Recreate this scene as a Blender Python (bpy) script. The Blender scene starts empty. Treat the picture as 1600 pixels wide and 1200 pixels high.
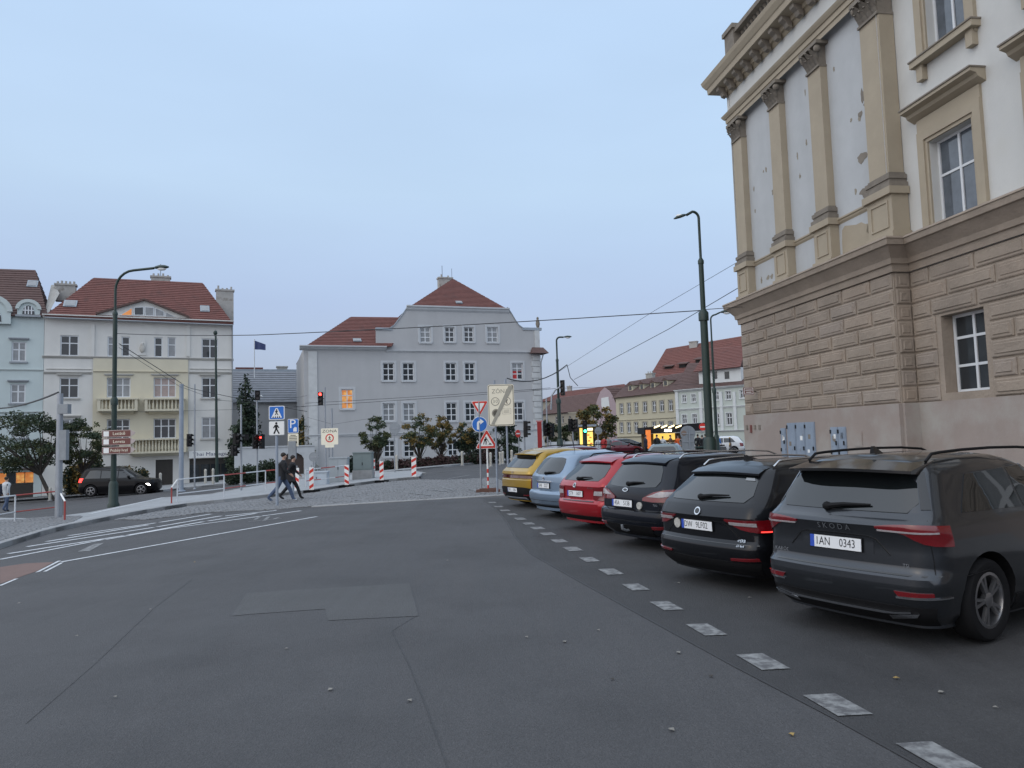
import bpy, bmesh, math, random
from mathutils import Vector, Matrix
R = math.radians
random.seed(7)
scn = bpy.context.scene
col = scn.collection

# ------------------------------------------------------------------ camera
FPX, CAMZ = 1150.0, 1.87            # focal length in photo pixels, eye height of the driver
PITCH, ROLL = R(4.22), 0.03
f_ = Vector((0, math.cos(PITCH), math.sin(PITCH)))
r0 = Vector((1, 0, 0)); u0_ = Vector((0, -math.sin(PITCH), math.cos(PITCH)))
r_ = r0*math.cos(ROLL) - u0_*math.sin(ROLL)
u_ = u0_*math.cos(ROLL) + r0*math.sin(ROLL)
cam = bpy.data.cameras.new('camera'); camo = bpy.data.objects.new('camera', cam); col.objects.link(camo)
M = Matrix((r_, u_, -f_)).transposed().to_4x4(); M.translation = Vector((0, 0, CAMZ))
camo.matrix_world = M
cam.sensor_width = 36; cam.lens = FPX/1600*36; cam.clip_start = 0.1; cam.clip_end = 4000
scn.camera = camo

# ------------------------------------------------------------------ sky, sun, exposure
SUN_EL, SUN_AZ = R(38), R(-130)      # soft light from the bright left of an overcast dusk sky
wd = bpy.data.worlds.new('World'); scn.world = wd; wd.use_nodes = True
nt = wd.node_tree; nt.nodes.clear()
out = nt.nodes.new('ShaderNodeOutputWorld'); add = nt.nodes.new('ShaderNodeAddShader')
b1 = nt.nodes.new('ShaderNodeBackground'); b2 = nt.nodes.new('ShaderNodeBackground')
sk = nt.nodes.new('ShaderNodeTexSky'); sk.sky_type = 'NISHITA'; sk.sun_disc = False
sk.sun_elevation = SUN_EL; sk.sun_rotation = SUN_AZ; sk.dust_density = 3.0; sk.air_density = 1.5
b1.inputs['Strength'].default_value = 0.05
nt.links.new(sk.outputs[0], b1.inputs['Color'])
tc = nt.nodes.new('ShaderNodeTexCoord'); sx = nt.nodes.new('ShaderNodeSeparateXYZ')
rp = nt.nodes.new('ShaderNodeValToRGB'); nz = nt.nodes.new('ShaderNodeTexNoise')
nz.inputs['Scale'].default_value = 1.6; nz.inputs['Detail'].default_value = 4
mp = nt.nodes.new('ShaderNodeMapping'); mp.inputs['Scale'].default_value = (1, 1, 3.5)
nt.links.new(tc.outputs['Generated'], sx.inputs[0]); nt.links.new(sx.outputs['Z'], rp.inputs[0])
nt.links.new(tc.outputs['Generated'], mp.inputs[0]); nt.links.new(mp.outputs[0], nz.inputs['Vector'])
el = rp.color_ramp.elements
el[0].position = 0.0; el[0].color = (0.255, 0.315, 0.475, 1)
el[1].position = 1.0; el[1].color = (0.60, 0.72, 0.88, 1)
e = el.new(0.18); e.color = (0.310, 0.384, 0.588, 1)
e = el.new(0.32); e.color = (0.418, 0.540, 0.705, 1)
e = el.new(0.5); e.color = (0.448, 0.592, 0.788, 1)
mr = nt.nodes.new('ShaderNodeMapRange'); mr.inputs[1].default_value = .3; mr.inputs[2].default_value = .7
mr.inputs[3].default_value = .95; mr.inputs[4].default_value = 1.05
nt.links.new(nz.outputs['Fac'], mr.inputs[0])
vm = nt.nodes.new('ShaderNodeVectorMath'); vm.operation = 'SCALE'
nt.links.new(rp.outputs[0], vm.inputs[0]); nt.links.new(mr.outputs[0], vm.inputs['Scale'])
nt.links.new(vm.outputs[0], b2.inputs['Color']); b2.inputs['Strength'].default_value = 1.0
nt.links.new(b1.outputs[0], add.inputs[0]); nt.links.new(b2.outputs[0], add.inputs[1])
nt.links.new(add.outputs[0], out.inputs['Surface'])
sl = bpy.data.lights.new('sun', 'SUN'); sl.energy = 1.4; sl.angle = R(170); sl.color = (1.0, 0.95, 0.89)
so = bpy.data.objects.new('sun', sl); col.objects.link(so)
sdir = Vector((math.cos(SUN_EL)*math.sin(SUN_AZ), math.cos(SUN_EL)*math.cos(SUN_AZ), math.sin(SUN_EL)))
so.rotation_euler = sdir.to_track_quat('Z', 'Y').to_euler(); so.location = (-20, -20, 60)
vs = scn.view_settings; vs.view_transform = 'Standard'; vs.look = 'None'; vs.exposure = 0.0; vs.gamma = 1; vs.use_curve_mapping = False

# ------------------------------------------------------------------ places from the photo's geometry
def ray(px, py): return f_ + r_*((px-800)/FPX) + u_*((600-py)/FPX)
def g(x):                                            # the square falls away to the left
    if x >= -3: return 0.0
    if x >= -5: return -(-3-x)*.025
    if x >= -45: return -.05-(-5-x)*.05
    return -2.05
def gp(px, py, dz=0.0):                              # ground point seen at a pixel
    d = ray(px, py); z = 0.0
    for _ in range(40):
        t = (z+dz-CAMZ)/d.z; z = .5*z+.5*g(d.x*t)
    p = Vector((0, 0, CAMZ))+d*t; p.z = g(p.x)+dz
    return p
def at(px, py, Y):                                   # point on the ray at forward distance Y
    d = ray(px, py); return Vector((0, 0, CAMZ))+d*(Y/d.y)

class Fac:                                           # a vertical plane: u to the right, z up, d out towards the viewer
    def __init__(s, A, B):
        s.o = Vector((A[0], A[1], 0)); b = Vector((B[0], B[1], 0))
        s.len = (b-s.o).length; s.u = (b-s.o).normalized(); s.n = Vector((s.u.y, -s.u.x, 0))
    def w(s, u, z, d=0.0): return s.o+s.u*u+s.n*d+Vector((0, 0, z))
    def px(s, px, py, d=0.0):
        r = ray(px, py); o = s.o+s.n*d
        t = (o-Vector((0, 0, CAMZ))).dot(s.n)/r.dot(s.n)
        p = Vector((0, 0, CAMZ))+r*t
        return (p-o).dot(s.u), p.z
    def rect(s, x0, x1, y0, y1, d=0.0):
        ym, xm = (y0+y1)/2, (x0+x1)/2
        return s.px(x0, ym, d)[0], s.px(x1, ym, d)[0], s.px(xm, y1, d)[1], s.px(xm, y0, d)[1]
def frame(p, heading=0):                             # a small board plane at p, facing the camera side, turned by heading degrees
    a = R(heading); u = Vector((math.cos(a), math.sin(a), 0))
    F = Fac((p.x, p.y), (p.x+u.x, p.y+u.y)); return F

# ------------------------------------------------------------------ mesh helpers
class MB:
    def __init__(s): s.v = []; s.f = []; s.m = []
    def add(s, vs_, fs, mi=0):
        o = len(s.v); s.v += [tuple(v) for v in vs_]
        for f in fs: s.f.append(tuple(i+o for i in f)); s.m.append(mi)
        return s
    def hexa(s, p, mi=0): return s.add(p, [(0, 3, 2, 1), (4, 5, 6, 7), (0, 1, 5, 4), (1, 2, 6, 5), (2, 3, 7, 6), (3, 0, 4, 7)], mi)
    def box(s, x0, x1, y0, y1, z0, z1, mi=0):
        return s.hexa([(x0, y0, z0), (x1, y0, z0), (x1, y1, z0), (x0, y1, z0), (x0, y0, z1), (x1, y0, z1), (x1, y1, z1), (x0, y1, z1)], mi)
    def fbox(s, F, u0, u1, z0, z1, d0, d1, mi=0):
        return s.hexa([F.w(u0, z0, d0), F.w(u1, z0, d0), F.w(u1, z0, d1), F.w(u0, z0, d1), F.w(u0, z1, d0), F.w(u1, z1, d0), F.w(u1, z1, d1), F.w(u0, z1, d1)], mi)
    def quad(s, a, b, c, d, mi=0): return s.add([a, b, c, d], [(0, 1, 2, 3)], mi)
    def prism(s, top, bot, mi=0):
        n = len(top); return s.add(list(top)+list(bot), [tuple(range(n)), tuple(range(2*n-1, n-1, -1))]+[(i, i+n, (i+1) % n+n, (i+1) % n) for i in range(n)], mi)
    def fpoly(s, F, pts, d0, d1, mi=0): return s.prism([F.w(u, z, d1) for u, z in pts], [F.w(u, z, d0) for u, z in pts], mi)
    def tube(s, pts, r, n=8, mi=0):
        pts = [Vector(p) for p in pts]; rs = r if isinstance(r, (list, tuple)) else [r]*len(pts); V = []; prev = None
        for i, p in enumerate(pts):
            t = (pts[min(i+1, len(pts)-1)]-pts[max(i-1, 0)]).normalized()
            a = prev if prev is not None else (Vector((1, 0, 0)) if abs(t.x) < .9 else Vector((0, 1, 0)))
            a = (a-t*a.dot(t)).normalized(); prev = a; b = t.cross(a)
            for k in range(n):
                th = 2*math.pi*k/n; V.append(p+(a*math.cos(th)+b*math.sin(th))*rs[i])
        Fs = [(i*n+k, i*n+(k+1) % n, (i+1)*n+(k+1) % n, (i+1)*n+k) for i in range(len(pts)-1) for k in range(n)]
        Fs += [tuple(range(n-1, -1, -1)), tuple((len(pts)-1)*n+k for k in range(n))]
        return s.add(V, Fs, mi)
    def lathe(s, prof, c=(0, 0, 0), n=16, mi=0, axis='z', cap=True):
        V = []
        for rr, z in prof:
            for k in range(n):
                th = 2*math.pi*k/n; a, b = rr*math.cos(th), rr*math.sin(th)
                V.append((c[0]+a, c[1]+b, c[2]+z) if axis == 'z' else (c[0]+a, c[1]+z, c[2]+b))
        Fs = [(i*n+k, i*n+(k+1) % n, (i+1)*n+(k+1) % n, (i+1)*n+k) for i in range(len(prof)-1) for k in range(n)]
        if cap: Fs += [tuple(range(n-1, -1, -1)), tuple((len(prof)-1)*n+k for k in range(n))]
        else: Fs += [((len(prof)-1)*n+k, (len(prof)-1)*n+(k+1) % n, (k+1) % n, k) for k in range(n)]
        return s.add(V, Fs, mi)
    def ball(s, c, rx, ry, rz, n=10, m=6, mi=0):
        V = [(c[0], c[1], c[2]-rz)]
        for i in range(1, m):
            ph = -math.pi/2+math.pi*i/m
            for k in range(n):
                th = 2*math.pi*k/n; V.append((c[0]+rx*math.cos(ph)*math.cos(th), c[1]+ry*math.cos(ph)*math.sin(th), c[2]+rz*math.sin(ph)))
        V.append((c[0], c[1], c[2]+rz)); Fs = [(0, 1+(k+1) % n, 1+k) for k in range(n)]
        for i in range(m-2): Fs += [(1+i*n+k, 1+i*n+(k+1) % n, 1+(i+1)*n+(k+1) % n, 1+(i+1)*n+k) for k in range(n)]
        Fs += [(len(V)-1, 1+(m-2)*n+k, 1+(m-2)*n+(k+1) % n) for k in range(n)]
        return s.add(V, Fs, mi)
    def build(s, name, mat, parent=None, smooth=None, fixn=True):
        me = bpy.data.meshes.new(name); me.from_pydata(s.v, [], s.f)
        mats = mat if isinstance(mat, (list, tuple)) else [mat]
        for m in mats: me.materials.append(m)
        if len(mats) > 1:
            for p, i in zip(me.polygons, s.m): p.material_index = i
        if fixn:
            bm = bmesh.new(); bm.from_mesh(me); bmesh.ops.recalc_face_normals(bm, faces=bm.faces); bm.to_mesh(me); bm.free()
        if smooth:
            me.shade_smooth(); me.set_sharp_from_angle(angle=R(smooth))
        return link(name, me, parent)
def link(name, me, parent=None):
    o = bpy.data.objects.new(name, me); col.objects.link(o)
    if parent: par(o, parent)
    return o
def par(o, p):
    o.parent = p; o.matrix_parent_inverse = basis_world(p).inverted()
def basis_world(p):
    m = p.matrix_basis.copy()
    if p.parent: m = basis_world(p.parent) @ p.matrix_parent_inverse @ m
    return m
def thing(name, label, cat, loc=(0, 0, 0), rz=0.0, group=None):
    o = bpy.data.objects.new(name, None); col.objects.link(o); o.empty_display_size = .2
    o.location = loc; o.rotation_euler = (0, 0, rz); return tag(o, label, cat, group)
def tag(o, label, cat, group=None):
    o['label'] = label; o['category'] = cat
    if group: o['group'] = group
    return o
def struct(o, kind='structure'): o['kind'] = kind; return o
def dup(o, parent=None):
    c = o.copy(); col.objects.link(c)
    if parent is not None: c.parent = parent
    for ch in [x for x in bpy.data.objects if x.parent == o]: dup(ch, c)
    return c
_tx = {}
def text_verts(s, size):
    key = (s, size)
    if key not in _tx:
        cu = bpy.data.curves.new('t', 'FONT'); cu.body = s; cu.size = size; cu.align_x = 'CENTER'; cu.align_y = 'CENTER'; cu.resolution_u = 2
        ob = bpy.data.objects.new('t', cu); col.objects.link(ob)
        dg = bpy.context.evaluated_depsgraph_get(); me = bpy.data.meshes.new_from_object(ob.evaluated_get(dg))
        _tx[key] = ([tuple(v.co) for v in me.vertices], [tuple(p.vertices) for p in me.polygons])
        bpy.data.objects.remove(ob); bpy.data.curves.remove(cu); bpy.data.meshes.remove(me)
    return _tx[key]
def text(F, u, z, size, s, mat, d, parent, name='lettering', sx_=1.0):
    V, Fs = text_verts(s, size)
    return MB().add([F.w(u+x*sx_, z+y, d) for x, y, _ in V], Fs).build(name, mat, parent, fixn=False)

# ------------------------------------------------------------------ materials
def mat(name, c, rough=.7, metal=0.0, var=.12, scale=3.0, bump=0.0, bscale=40.0, coat=0.0, spec=.5, emit=None, es=1.0, c2=None, c2t=(.55, .7), c2s=2.0, streak=0.0):
    m = bpy.data.materials.new(name); m.use_nodes = True; n = m.node_tree; bs = n.nodes['Principled BSDF']
    bs.inputs['Roughness'].default_value = rough; bs.inputs['Metallic'].default_value = metal
    bs.inputs['Specular IOR Level'].default_value = spec
    if coat: bs.inputs['Coat Weight'].default_value = coat; bs.inputs['Coat Roughness'].default_value = .06
    if emit: bs.inputs['Emission Color'].default_value = (*emit, 1); bs.inputs['Emission Strength'].default_value = es
    t = n.nodes.new('ShaderNodeTexCoord'); base = None
    if var or c2:
        no = n.nodes.new('ShaderNodeTexNoise'); no.inputs['Scale'].default_value = scale; no.inputs['Detail'].default_value = 8; no.inputs['Roughness'].default_value = .65
        n.links.new(t.outputs['Object'], no.inputs['Vector'])
        mx = n.nodes.new('ShaderNodeMix'); mx.data_type = 'RGBA'
        mx.inputs['A'].default_value = (*[x*(1-2*var) for x in c], 1); mx.inputs['B'].default_value = (*[min(1, x*(1+2*var)) for x in c], 1)
        n.links.new(no.outputs['Fac'], mx.inputs['Factor']); base = mx.outputs['Result']
        if streak:                                      # rain streaks: noise stretched down the wall
            mpn = n.nodes.new('ShaderNodeMapping'); mpn.inputs['Scale'].default_value = (.9, .9, .10)
            n2 = n.nodes.new('ShaderNodeTexNoise'); n2.inputs['Scale'].default_value = 1.3; n2.inputs['Detail'].default_value = 6
            n.links.new(t.outputs['Object'], mpn.inputs[0]); n.links.new(mpn.outputs[0], n2.inputs['Vector'])
            mrn = n.nodes.new('ShaderNodeMapRange'); mrn.inputs[1].default_value = .35; mrn.inputs[2].default_value = .75; mrn.inputs[3].default_value = 1.0; mrn.inputs[4].default_value = 1-streak*.6
            n.links.new(n2.outputs['Fac'], mrn.inputs[0]); vs2 = n.nodes.new('ShaderNodeVectorMath'); vs2.operation = 'SCALE'
            n.links.new(base, vs2.inputs[0]); n.links.new(mrn.outputs[0], vs2.inputs['Scale']); base = vs2.outputs[0]
        if c2:
            n3 = n.nodes.new('ShaderNodeTexNoise'); n3.inputs['Scale'].default_value = c2s; n3.inputs['Detail'].default_value = 9; n3.inputs['Roughness'].default_value = .6
            n.links.new(t.outputs['Object'], n3.inputs['Vector'])
            mr2 = n.nodes.new('ShaderNodeMapRange'); mr2.inputs[1].default_value = c2t[0]; mr2.inputs[2].default_value = c2t[1]
            n.links.new(n3.outputs['Fac'], mr2.inputs[0]); m2 = n.nodes.new('ShaderNodeMix'); m2.data_type = 'RGBA'
            n.links.new(mr2.outputs[0], m2.inputs['Factor']); n.links.new(base, m2.inputs['A']); m2.inputs['B'].default_value = (*c2, 1); base = m2.outputs['Result']
        n.links.new(base, bs.inputs['Base Color'])
    else: bs.inputs['Base Color'].default_value = (*c, 1)
    if bump:
        nb = n.nodes.new('ShaderNodeTexNoise'); nb.inputs['Scale'].default_value = bscale; nb.inputs['Detail'].default_value = 6
        n.links.new(t.outputs['Object'], nb.inputs['Vector']); bp = n.nodes.new('ShaderNodeBump'); bp.inputs['Strength'].default_value = bump; bp.inputs['Distance'].default_value = .02
        n.links.new(nb.outputs['Fac'], bp.inputs['Height']); n.links.new(bp.outputs[0], bs.inputs['Normal'])
    return m
def asphalt_mat(name, c, dark, streak=.16, rough=.8):
    """aggregate speckle, wheel-polished streaks along the road, blotchy stains"""
    m = mat(name, c, rough, var=.12, scale=.45, bump=.6, bscale=90, c2=dark, c2t=(.48, .72), c2s=.55); n = m.node_tree; bs = n.nodes['Principled BSDF']; src = bs.inputs['Base Color'].links[0].from_socket
    t = n.nodes.new('ShaderNodeTexCoord'); mp_ = n.nodes.new('ShaderNodeMapping'); mp_.inputs['Rotation'].default_value = (0, 0, R(-9)); mp_.inputs['Scale'].default_value = (2.4, .09, 1)
    s1 = n.nodes.new('ShaderNodeTexNoise'); s1.inputs['Scale'].default_value = 1.4; s1.inputs['Detail'].default_value = 7; s1.inputs['Roughness'].default_value = .7
    s2 = n.nodes.new('ShaderNodeTexNoise'); s2.inputs['Scale'].default_value = 55; s2.inputs['Detail'].default_value = 3; s3 = n.nodes.new('ShaderNodeTexVoronoi'); s3.inputs['Scale'].default_value = 38
    n.links.new(t.outputs['Object'], mp_.inputs[0]); n.links.new(mp_.outputs[0], s1.inputs['Vector']); n.links.new(t.outputs['Object'], s2.inputs['Vector']); n.links.new(t.outputs['Object'], s3.inputs['Vector'])
    def rng(sock, a, b, lo, hi):
        q = n.nodes.new('ShaderNodeMapRange'); q.inputs[1].default_value = a; q.inputs[2].default_value = b; q.inputs[3].default_value = lo; q.inputs[4].default_value = hi; n.links.new(sock, q.inputs[0]); return q.outputs[0]
    f1 = rng(s1.outputs['Fac'], .3, .7, 1-streak, 1+streak); f2 = rng(s2.outputs['Fac'], .3, .7, .84, 1.16); f3 = rng(s3.outputs['Distance'], .0, .5, 1.14, .95)
    for f in (f1, f2, f3):
        v_ = n.nodes.new('ShaderNodeVectorMath'); v_.operation = 'SCALE'; n.links.new(src, v_.inputs[0]); n.links.new(f, v_.inputs['Scale']); src = v_.outputs[0]
    n.links.new(src, bs.inputs['Base Color']); n.links.new(rng(s1.outputs['Fac'], .3, .7, rough-.12, rough+.1), bs.inputs['Roughness']); return m
MT = dict(
    asphalt=asphalt_mat('asphalt', (.068, .068, .0715), (.050, .050, .053)),
    asphalt_dark=asphalt_mat('asphalt_parking', (.046, .046, .048), (.031, .031, .033), .1, .78),  # dark tarmac, colour lowered further to stand for shade under the cars
    asphalt_pale=asphalt_mat('asphalt_patch', (.080, .081, .083), (.070, .071, .073), .08),
    asphalt_red=mat('asphalt_red', (.16, .10, .085), .8, var=.15, scale=2, bump=.4, bscale=60),
    seam=mat('tar_seam', (.042, .042, .044), .6, var=.2, scale=3),
    paving=mat('paving', (.30, .31, .32), .75, var=.14, scale=1.2, bump=.3, bscale=30, c2=(.2, .2, .2), c2t=(.55, .75)),
    setts=mat('granite_setts', (.165, .167, .172), .6, var=.42, scale=4.5, bump=.3, bscale=40),
    joint=mat('sand_joint', (.12, .115, .105), .95, var=.2, scale=4),
    kerb=mat('kerb_granite', (.27, .27, .27), .75, var=.18, scale=3, bump=.3, bscale=50),
    paint=mat('road_paint', (.55, .57, .59), .7, var=.1, scale=6, c2=(.16, .16, .165), c2t=(.52, .74), c2s=9),
    paint_worn=mat('road_paint_worn', (.245, .25, .25), .7, var=.2, scale=8, c2=(.10, .10, .104), c2t=(.40, .60), c2s=11),
    glass=mat('window_glass', (.025, .03, .035), .07, var=.0, spec=.6),
    glass_curtain=mat('window_glass_with_curtain', (.22, .23, .24), .15, var=.25, scale=3, spec=.6),
    white=mat('white_frame', (.62, .64, .66), .5, var=.05),
    steel=mat('galvanised_steel', (.32, .34, .37), .45, metal=.5, var=.12, scale=4),
    steel_blue=mat('pale_blue_grey_paint', (.27, .31, .37), .5, var=.1, scale=3),
    green=mat('dark_green_paint', (.012, .030, .024), .45, var=.2, scale=4),
    black=mat('black_plastic', (.010, .010, .011), .5, var=.1, spec=.25),
    rubber=mat('tyre_rubber', (.012, .012, .013), .9, var=.15, scale=8, spec=.12),
    rail_red=mat('railing_dull_red', (.34, .055, .045), .55, var=.1), rail_white=mat('railing_white', (.56, .58, .60), .5, var=.08),
    red=mat('sign_red', (.62, .035, .02), .5, var=.06), swhite=mat('sign_white', (.82, .82, .80), .5, var=.03),
    sblue=mat('sign_blue', (.015, .15, .55), .5, var=.05), cream=mat('sign_cream', (.86, .80, .64), .5, var=.04),
    sgrey=mat('sign_grey_print', (.30, .28, .22), .6, var=.08), sdark=mat('sign_dark_print', (.10, .09, .07), .6, var=.08),
    sback=mat('sign_back_aluminium', (.26, .28, .30), .5, metal=.4, var=.12, scale=5),
    brown=mat('sign_brown', (.16, .055, .045), .55, var=.08), wire=mat('wire', (.03, .032, .035), .6, var=0),
    tile_red=mat('roof_tile_red', (.150, .058, .048), .85, var=.22, scale=2.5, bump=.5, bscale=14, c2=(.085, .045, .04), c2t=(.55, .8), c2s=.8),
    tile_brown=mat('roof_tile_brown', (.105, .062, .055), .85, var=.2, scale=2.5, bump=.5, bscale=14),
    slate=mat('roof_grey', (.17, .18, .20), .7, var=.18, scale=1.5), zinc=mat('zinc', (.30, .34, .38), .5, metal=.3, var=.1),
    chim=mat('chimney_render', (.36, .35, .33), .9, var=.2, scale=2, c2=(.2, .18, .16)),
    red_on=mat('red_signal_on', (.5, .01, .01), .4, var=0, emit=(1, .04, .03), es=9), green_on=mat('green_signal_on', (.02, .5, .3), .4, var=0, emit=(.05, 1, .55), es=9),
    lamp_on=mat('warm_lamp', (.9, .8, .5), .4, var=0, emit=(1, .82, .42), es=3.2), head_on=mat('headlamp_on', (.9, .9, .9), .3, var=0, emit=(1, .95, .85), es=10),
    lens_off=mat('signal_lens_dark', (.03, .02, .02), .3, var=0),
)
# ------------------------------------------------------------------ ground, road, pavements
def sheet(name, poly, dz, m, parent=None, depth=0.0, cuts=True):
    """flat polygon laid on the terrain, optionally with a side skirt of the given depth"""
    bm = bmesh.new(); vs_ = [bm.verts.new((p[0], p[1], 0)) for p in poly]; bm.faces.new(vs_)
    bmesh.ops.triangulate(bm, faces=bm.faces[:])
    for X in (-3, -5, -45):
        bmesh.ops.bisect_plane(bm, geom=bm.verts[:]+bm.edges[:]+bm.faces[:], plane_co=(X, 0, 0), plane_no=(1, 0, 0))
    bmesh.ops.recalc_face_normals(bm, faces=bm.faces)
    for f in bm.faces:
        if f.normal.z < 0: f.normal_flip()
    for v in bm.verts: v.co.z = g(v.co.x)+dz
    if depth:
        ed = [e_ for e_ in bm.edges if e_.is_boundary]
        ex = bmesh.ops.extrude_edge_only(bm, edges=ed)
        for v in [x for x in ex['geom'] if isinstance(x, bmesh.types.BMVert)]: v.co.z -= depth
    me = bpy.data.meshes.new(name); bm.to_mesh(me); bm.free(); me.materials.append(m)
    return link(name, me, parent)
def P(*pp): return [gp(*p) for p in pp]
ground = struct(sheet('ground', [(-900, -40), (900, -40), (900, 1500), (-900, 1500)], -.012, MT['asphalt']))
# parking strip right of the long seam: darker tarmac, with under-car shade put into its colour
seam_px = [(752, 778), (775, 795), (792, 815), (806, 840), (828, 864), (900, 905), (1000, 960), (1150, 1042), (1300, 1120), (1430, 1192), (1500, 1232)]
seam = [gp(*p) for p in seam_px]
road = struct(sheet('road', [(p.x, p.y) for p in P((486, 792), (600, 785), (752, 776))]+[(p.x, p.y) for p in seam[1:]]+[(2.0, -6), (-18, -6), (-18, 8)]+[(p.x, p.y) for p in P((0, 858), (75, 833), (120, 827), (225, 813), (320, 802), (400, 797))], -.006, MT['asphalt']))
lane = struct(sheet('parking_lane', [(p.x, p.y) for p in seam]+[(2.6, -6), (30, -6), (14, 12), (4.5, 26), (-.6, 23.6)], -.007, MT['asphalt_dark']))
def strip(name, a, b, w, dz, m, parent=None, w2=None):
    a = Vector((a[0], a[1])); b = Vector((b[0], b[1])); t = (b-a).normalized(); n = Vector((-t.y, t.x)); w2 = w2 or w
    return sheet(name, [a-n*w/2, b-n*w2/2, b+n*w2/2, a+n*w/2], dz, m, parent)
for i in range(len(seam)-1): strip('tar_seam', seam[i], seam[i+1], .02, .0, MT['seam'], road)
for pl in ([(650, 962), (612, 985), (640, 1040), (668, 1110), (700, 1200)], [(300, 905), (240, 950), (150, 1035), (40, 1130)], [(380, 925), (250, 945)]):
    q = P(*pl)
    for i in range(len(q)-1): strip('tar_seam', q[i], q[i+1], .006, -.001, MT['seam'], road)
sheet('asphalt_patch', [(p.x, p.y) for p in P((362, 962), (385, 927), (520, 918), (640, 911), (654, 962), (512, 969), (508, 951))], -.002, MT['asphalt_pale'], road)
sheet('asphalt_patch', [(p.x, p.y) for p in P((0, 912), (0, 886), (40, 880), (84, 878), (58, 892))], -.002, MT['asphalt_red'], road)
# painted dashes of the parking bay edge
dash = [(1468, 1182), (1307, 1100), (1191, 1033), (1103, 983), (1041, 946), (993, 917), (954.5, 893), (921, 874), (895, 857.5), (874, 845), (856, 834), (840, 825), (826, 818), (813, 810.5), (800, 803.5), (789, 797.5), (779, 791.5), (769, 785)]
for p in dash:
    c = gp(*p); t = Vector((-.185, .98)).normalized()
    b = Vector((c.x, c.y)); ex = Vector((1, .06)); w_ = random.uniform(.105, .125); l_ = random.uniform(.2, .235)
    sheet('road_marking', [b-ex*w_-t*l_, b+ex*w_-t*l_, b+ex*w_+t*l_, b-ex*w_+t*l_], .0, MT['paint_worn'], lane)
def pstrip(p, q, w, w2=None, m='paint'): return strip('road_marking', gp(*p), gp(*q), w, .0, MT[m], road, w2)
pstrip((95, 878), (495, 807), .14); pstrip((0, 874), (161, 843), .15); pstrip((165, 843), (262, 826), .13); pstrip((262, 826), (470, 798), .13, .2)
for a, b in (((13, 865), (193, 837)), ((42, 854), (240, 824)), ((73, 846), (232, 820)), ((107, 837), (243, 817)), ((200, 836), (318, 815)), ((246, 823), (345, 806)), ((250, 816), (330, 803)), ((325, 814), (400, 802)), ((352, 806), (432, 797.5))): pstrip(a, b, .19)
pstrip((58, 894), (93, 876), .06); pstrip((70, 893), (97, 879), .06); pstrip((0, 915), (26, 904), .06)
sheet('road_marking', [(p.x, p.y) for p in P((121, 862), (147, 850), (163, 848), (140, 861))], 0, MT['paint_worn'], road)
for a, b in (((388, 815), (440, 810)), ((398, 812), (408, 806)), ((412, 814), (420, 807)), ((428, 811), (436, 808))): pstrip(a, b, .1, m='paint_worn')

def ribbon_pts(px, n):                                # even points along a ground polyline
    q = [gp(*p) for p in px]; L = [0]
    for a, b in zip(q, q[1:]): L.append(L[-1]+(b-a).length)
    out_ = []
    k = 0
    N = max(1, int(L[-1]/n))
    for i in range(N+1):
        s = L[-1]*i/N
        while k < len(L)-2 and s > L[k+1]: k += 1
        out_.append(q[k].lerp(q[k+1], (s-L[k])/(L[k+1]-L[k])))
    return out_
def kerb_line(px, parent, h=.12, w=.22, step=1.1):
    pts = ribbon_pts(px, step)
    for a, b in zip(pts, pts[1:]):
        t = (b-a); t.z = 0; t.normalize(); n = Vector((-t.y, t.x, 0)); a2 = a+t*.008; b2 = b-t*.008; c = .018
        hh = h+random.uniform(-.006, .006); U = Vector((0, 0, 1))
        mb = MB(); sec = [(0, -.1), (0, hh-c), (c, hh), (w, hh), (w, -.1)]
        mb.prism([a2+n*y+U*z for y, z in sec], [b2+n*y+U*z for y, z in sec]); mb.build('kerb_stone', MT['kerb'], parent)
kerb_px = [(-260, 905), (-120, 880), (0, 857), (75, 833), (120, 822.5), (175, 811), (250, 797), (300, 789.5), (350, 784.5), (415, 777), (490, 768.5), (550, 759), (605, 752), (655, 748)]
far_edge = [(660, 742), (640, 738), (600, 740), (520, 744), (430, 757), (330, 776), (255, 781), (140, 805), (60, 815), (-60, 812), (-260, 830)]
kq = [gp(*p) for p in kerb_px]; fq = [gp(*p) for p in far_edge]
pave = struct(sheet('pavement', [(p.x, p.y) for p in kq]+[(p.x, p.y) for p in fq], .118, MT['paving'], depth=.14))
kerb_line(kerb_px, pave)
kerb_line(list(reversed(far_edge[:7])), pave)
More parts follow.
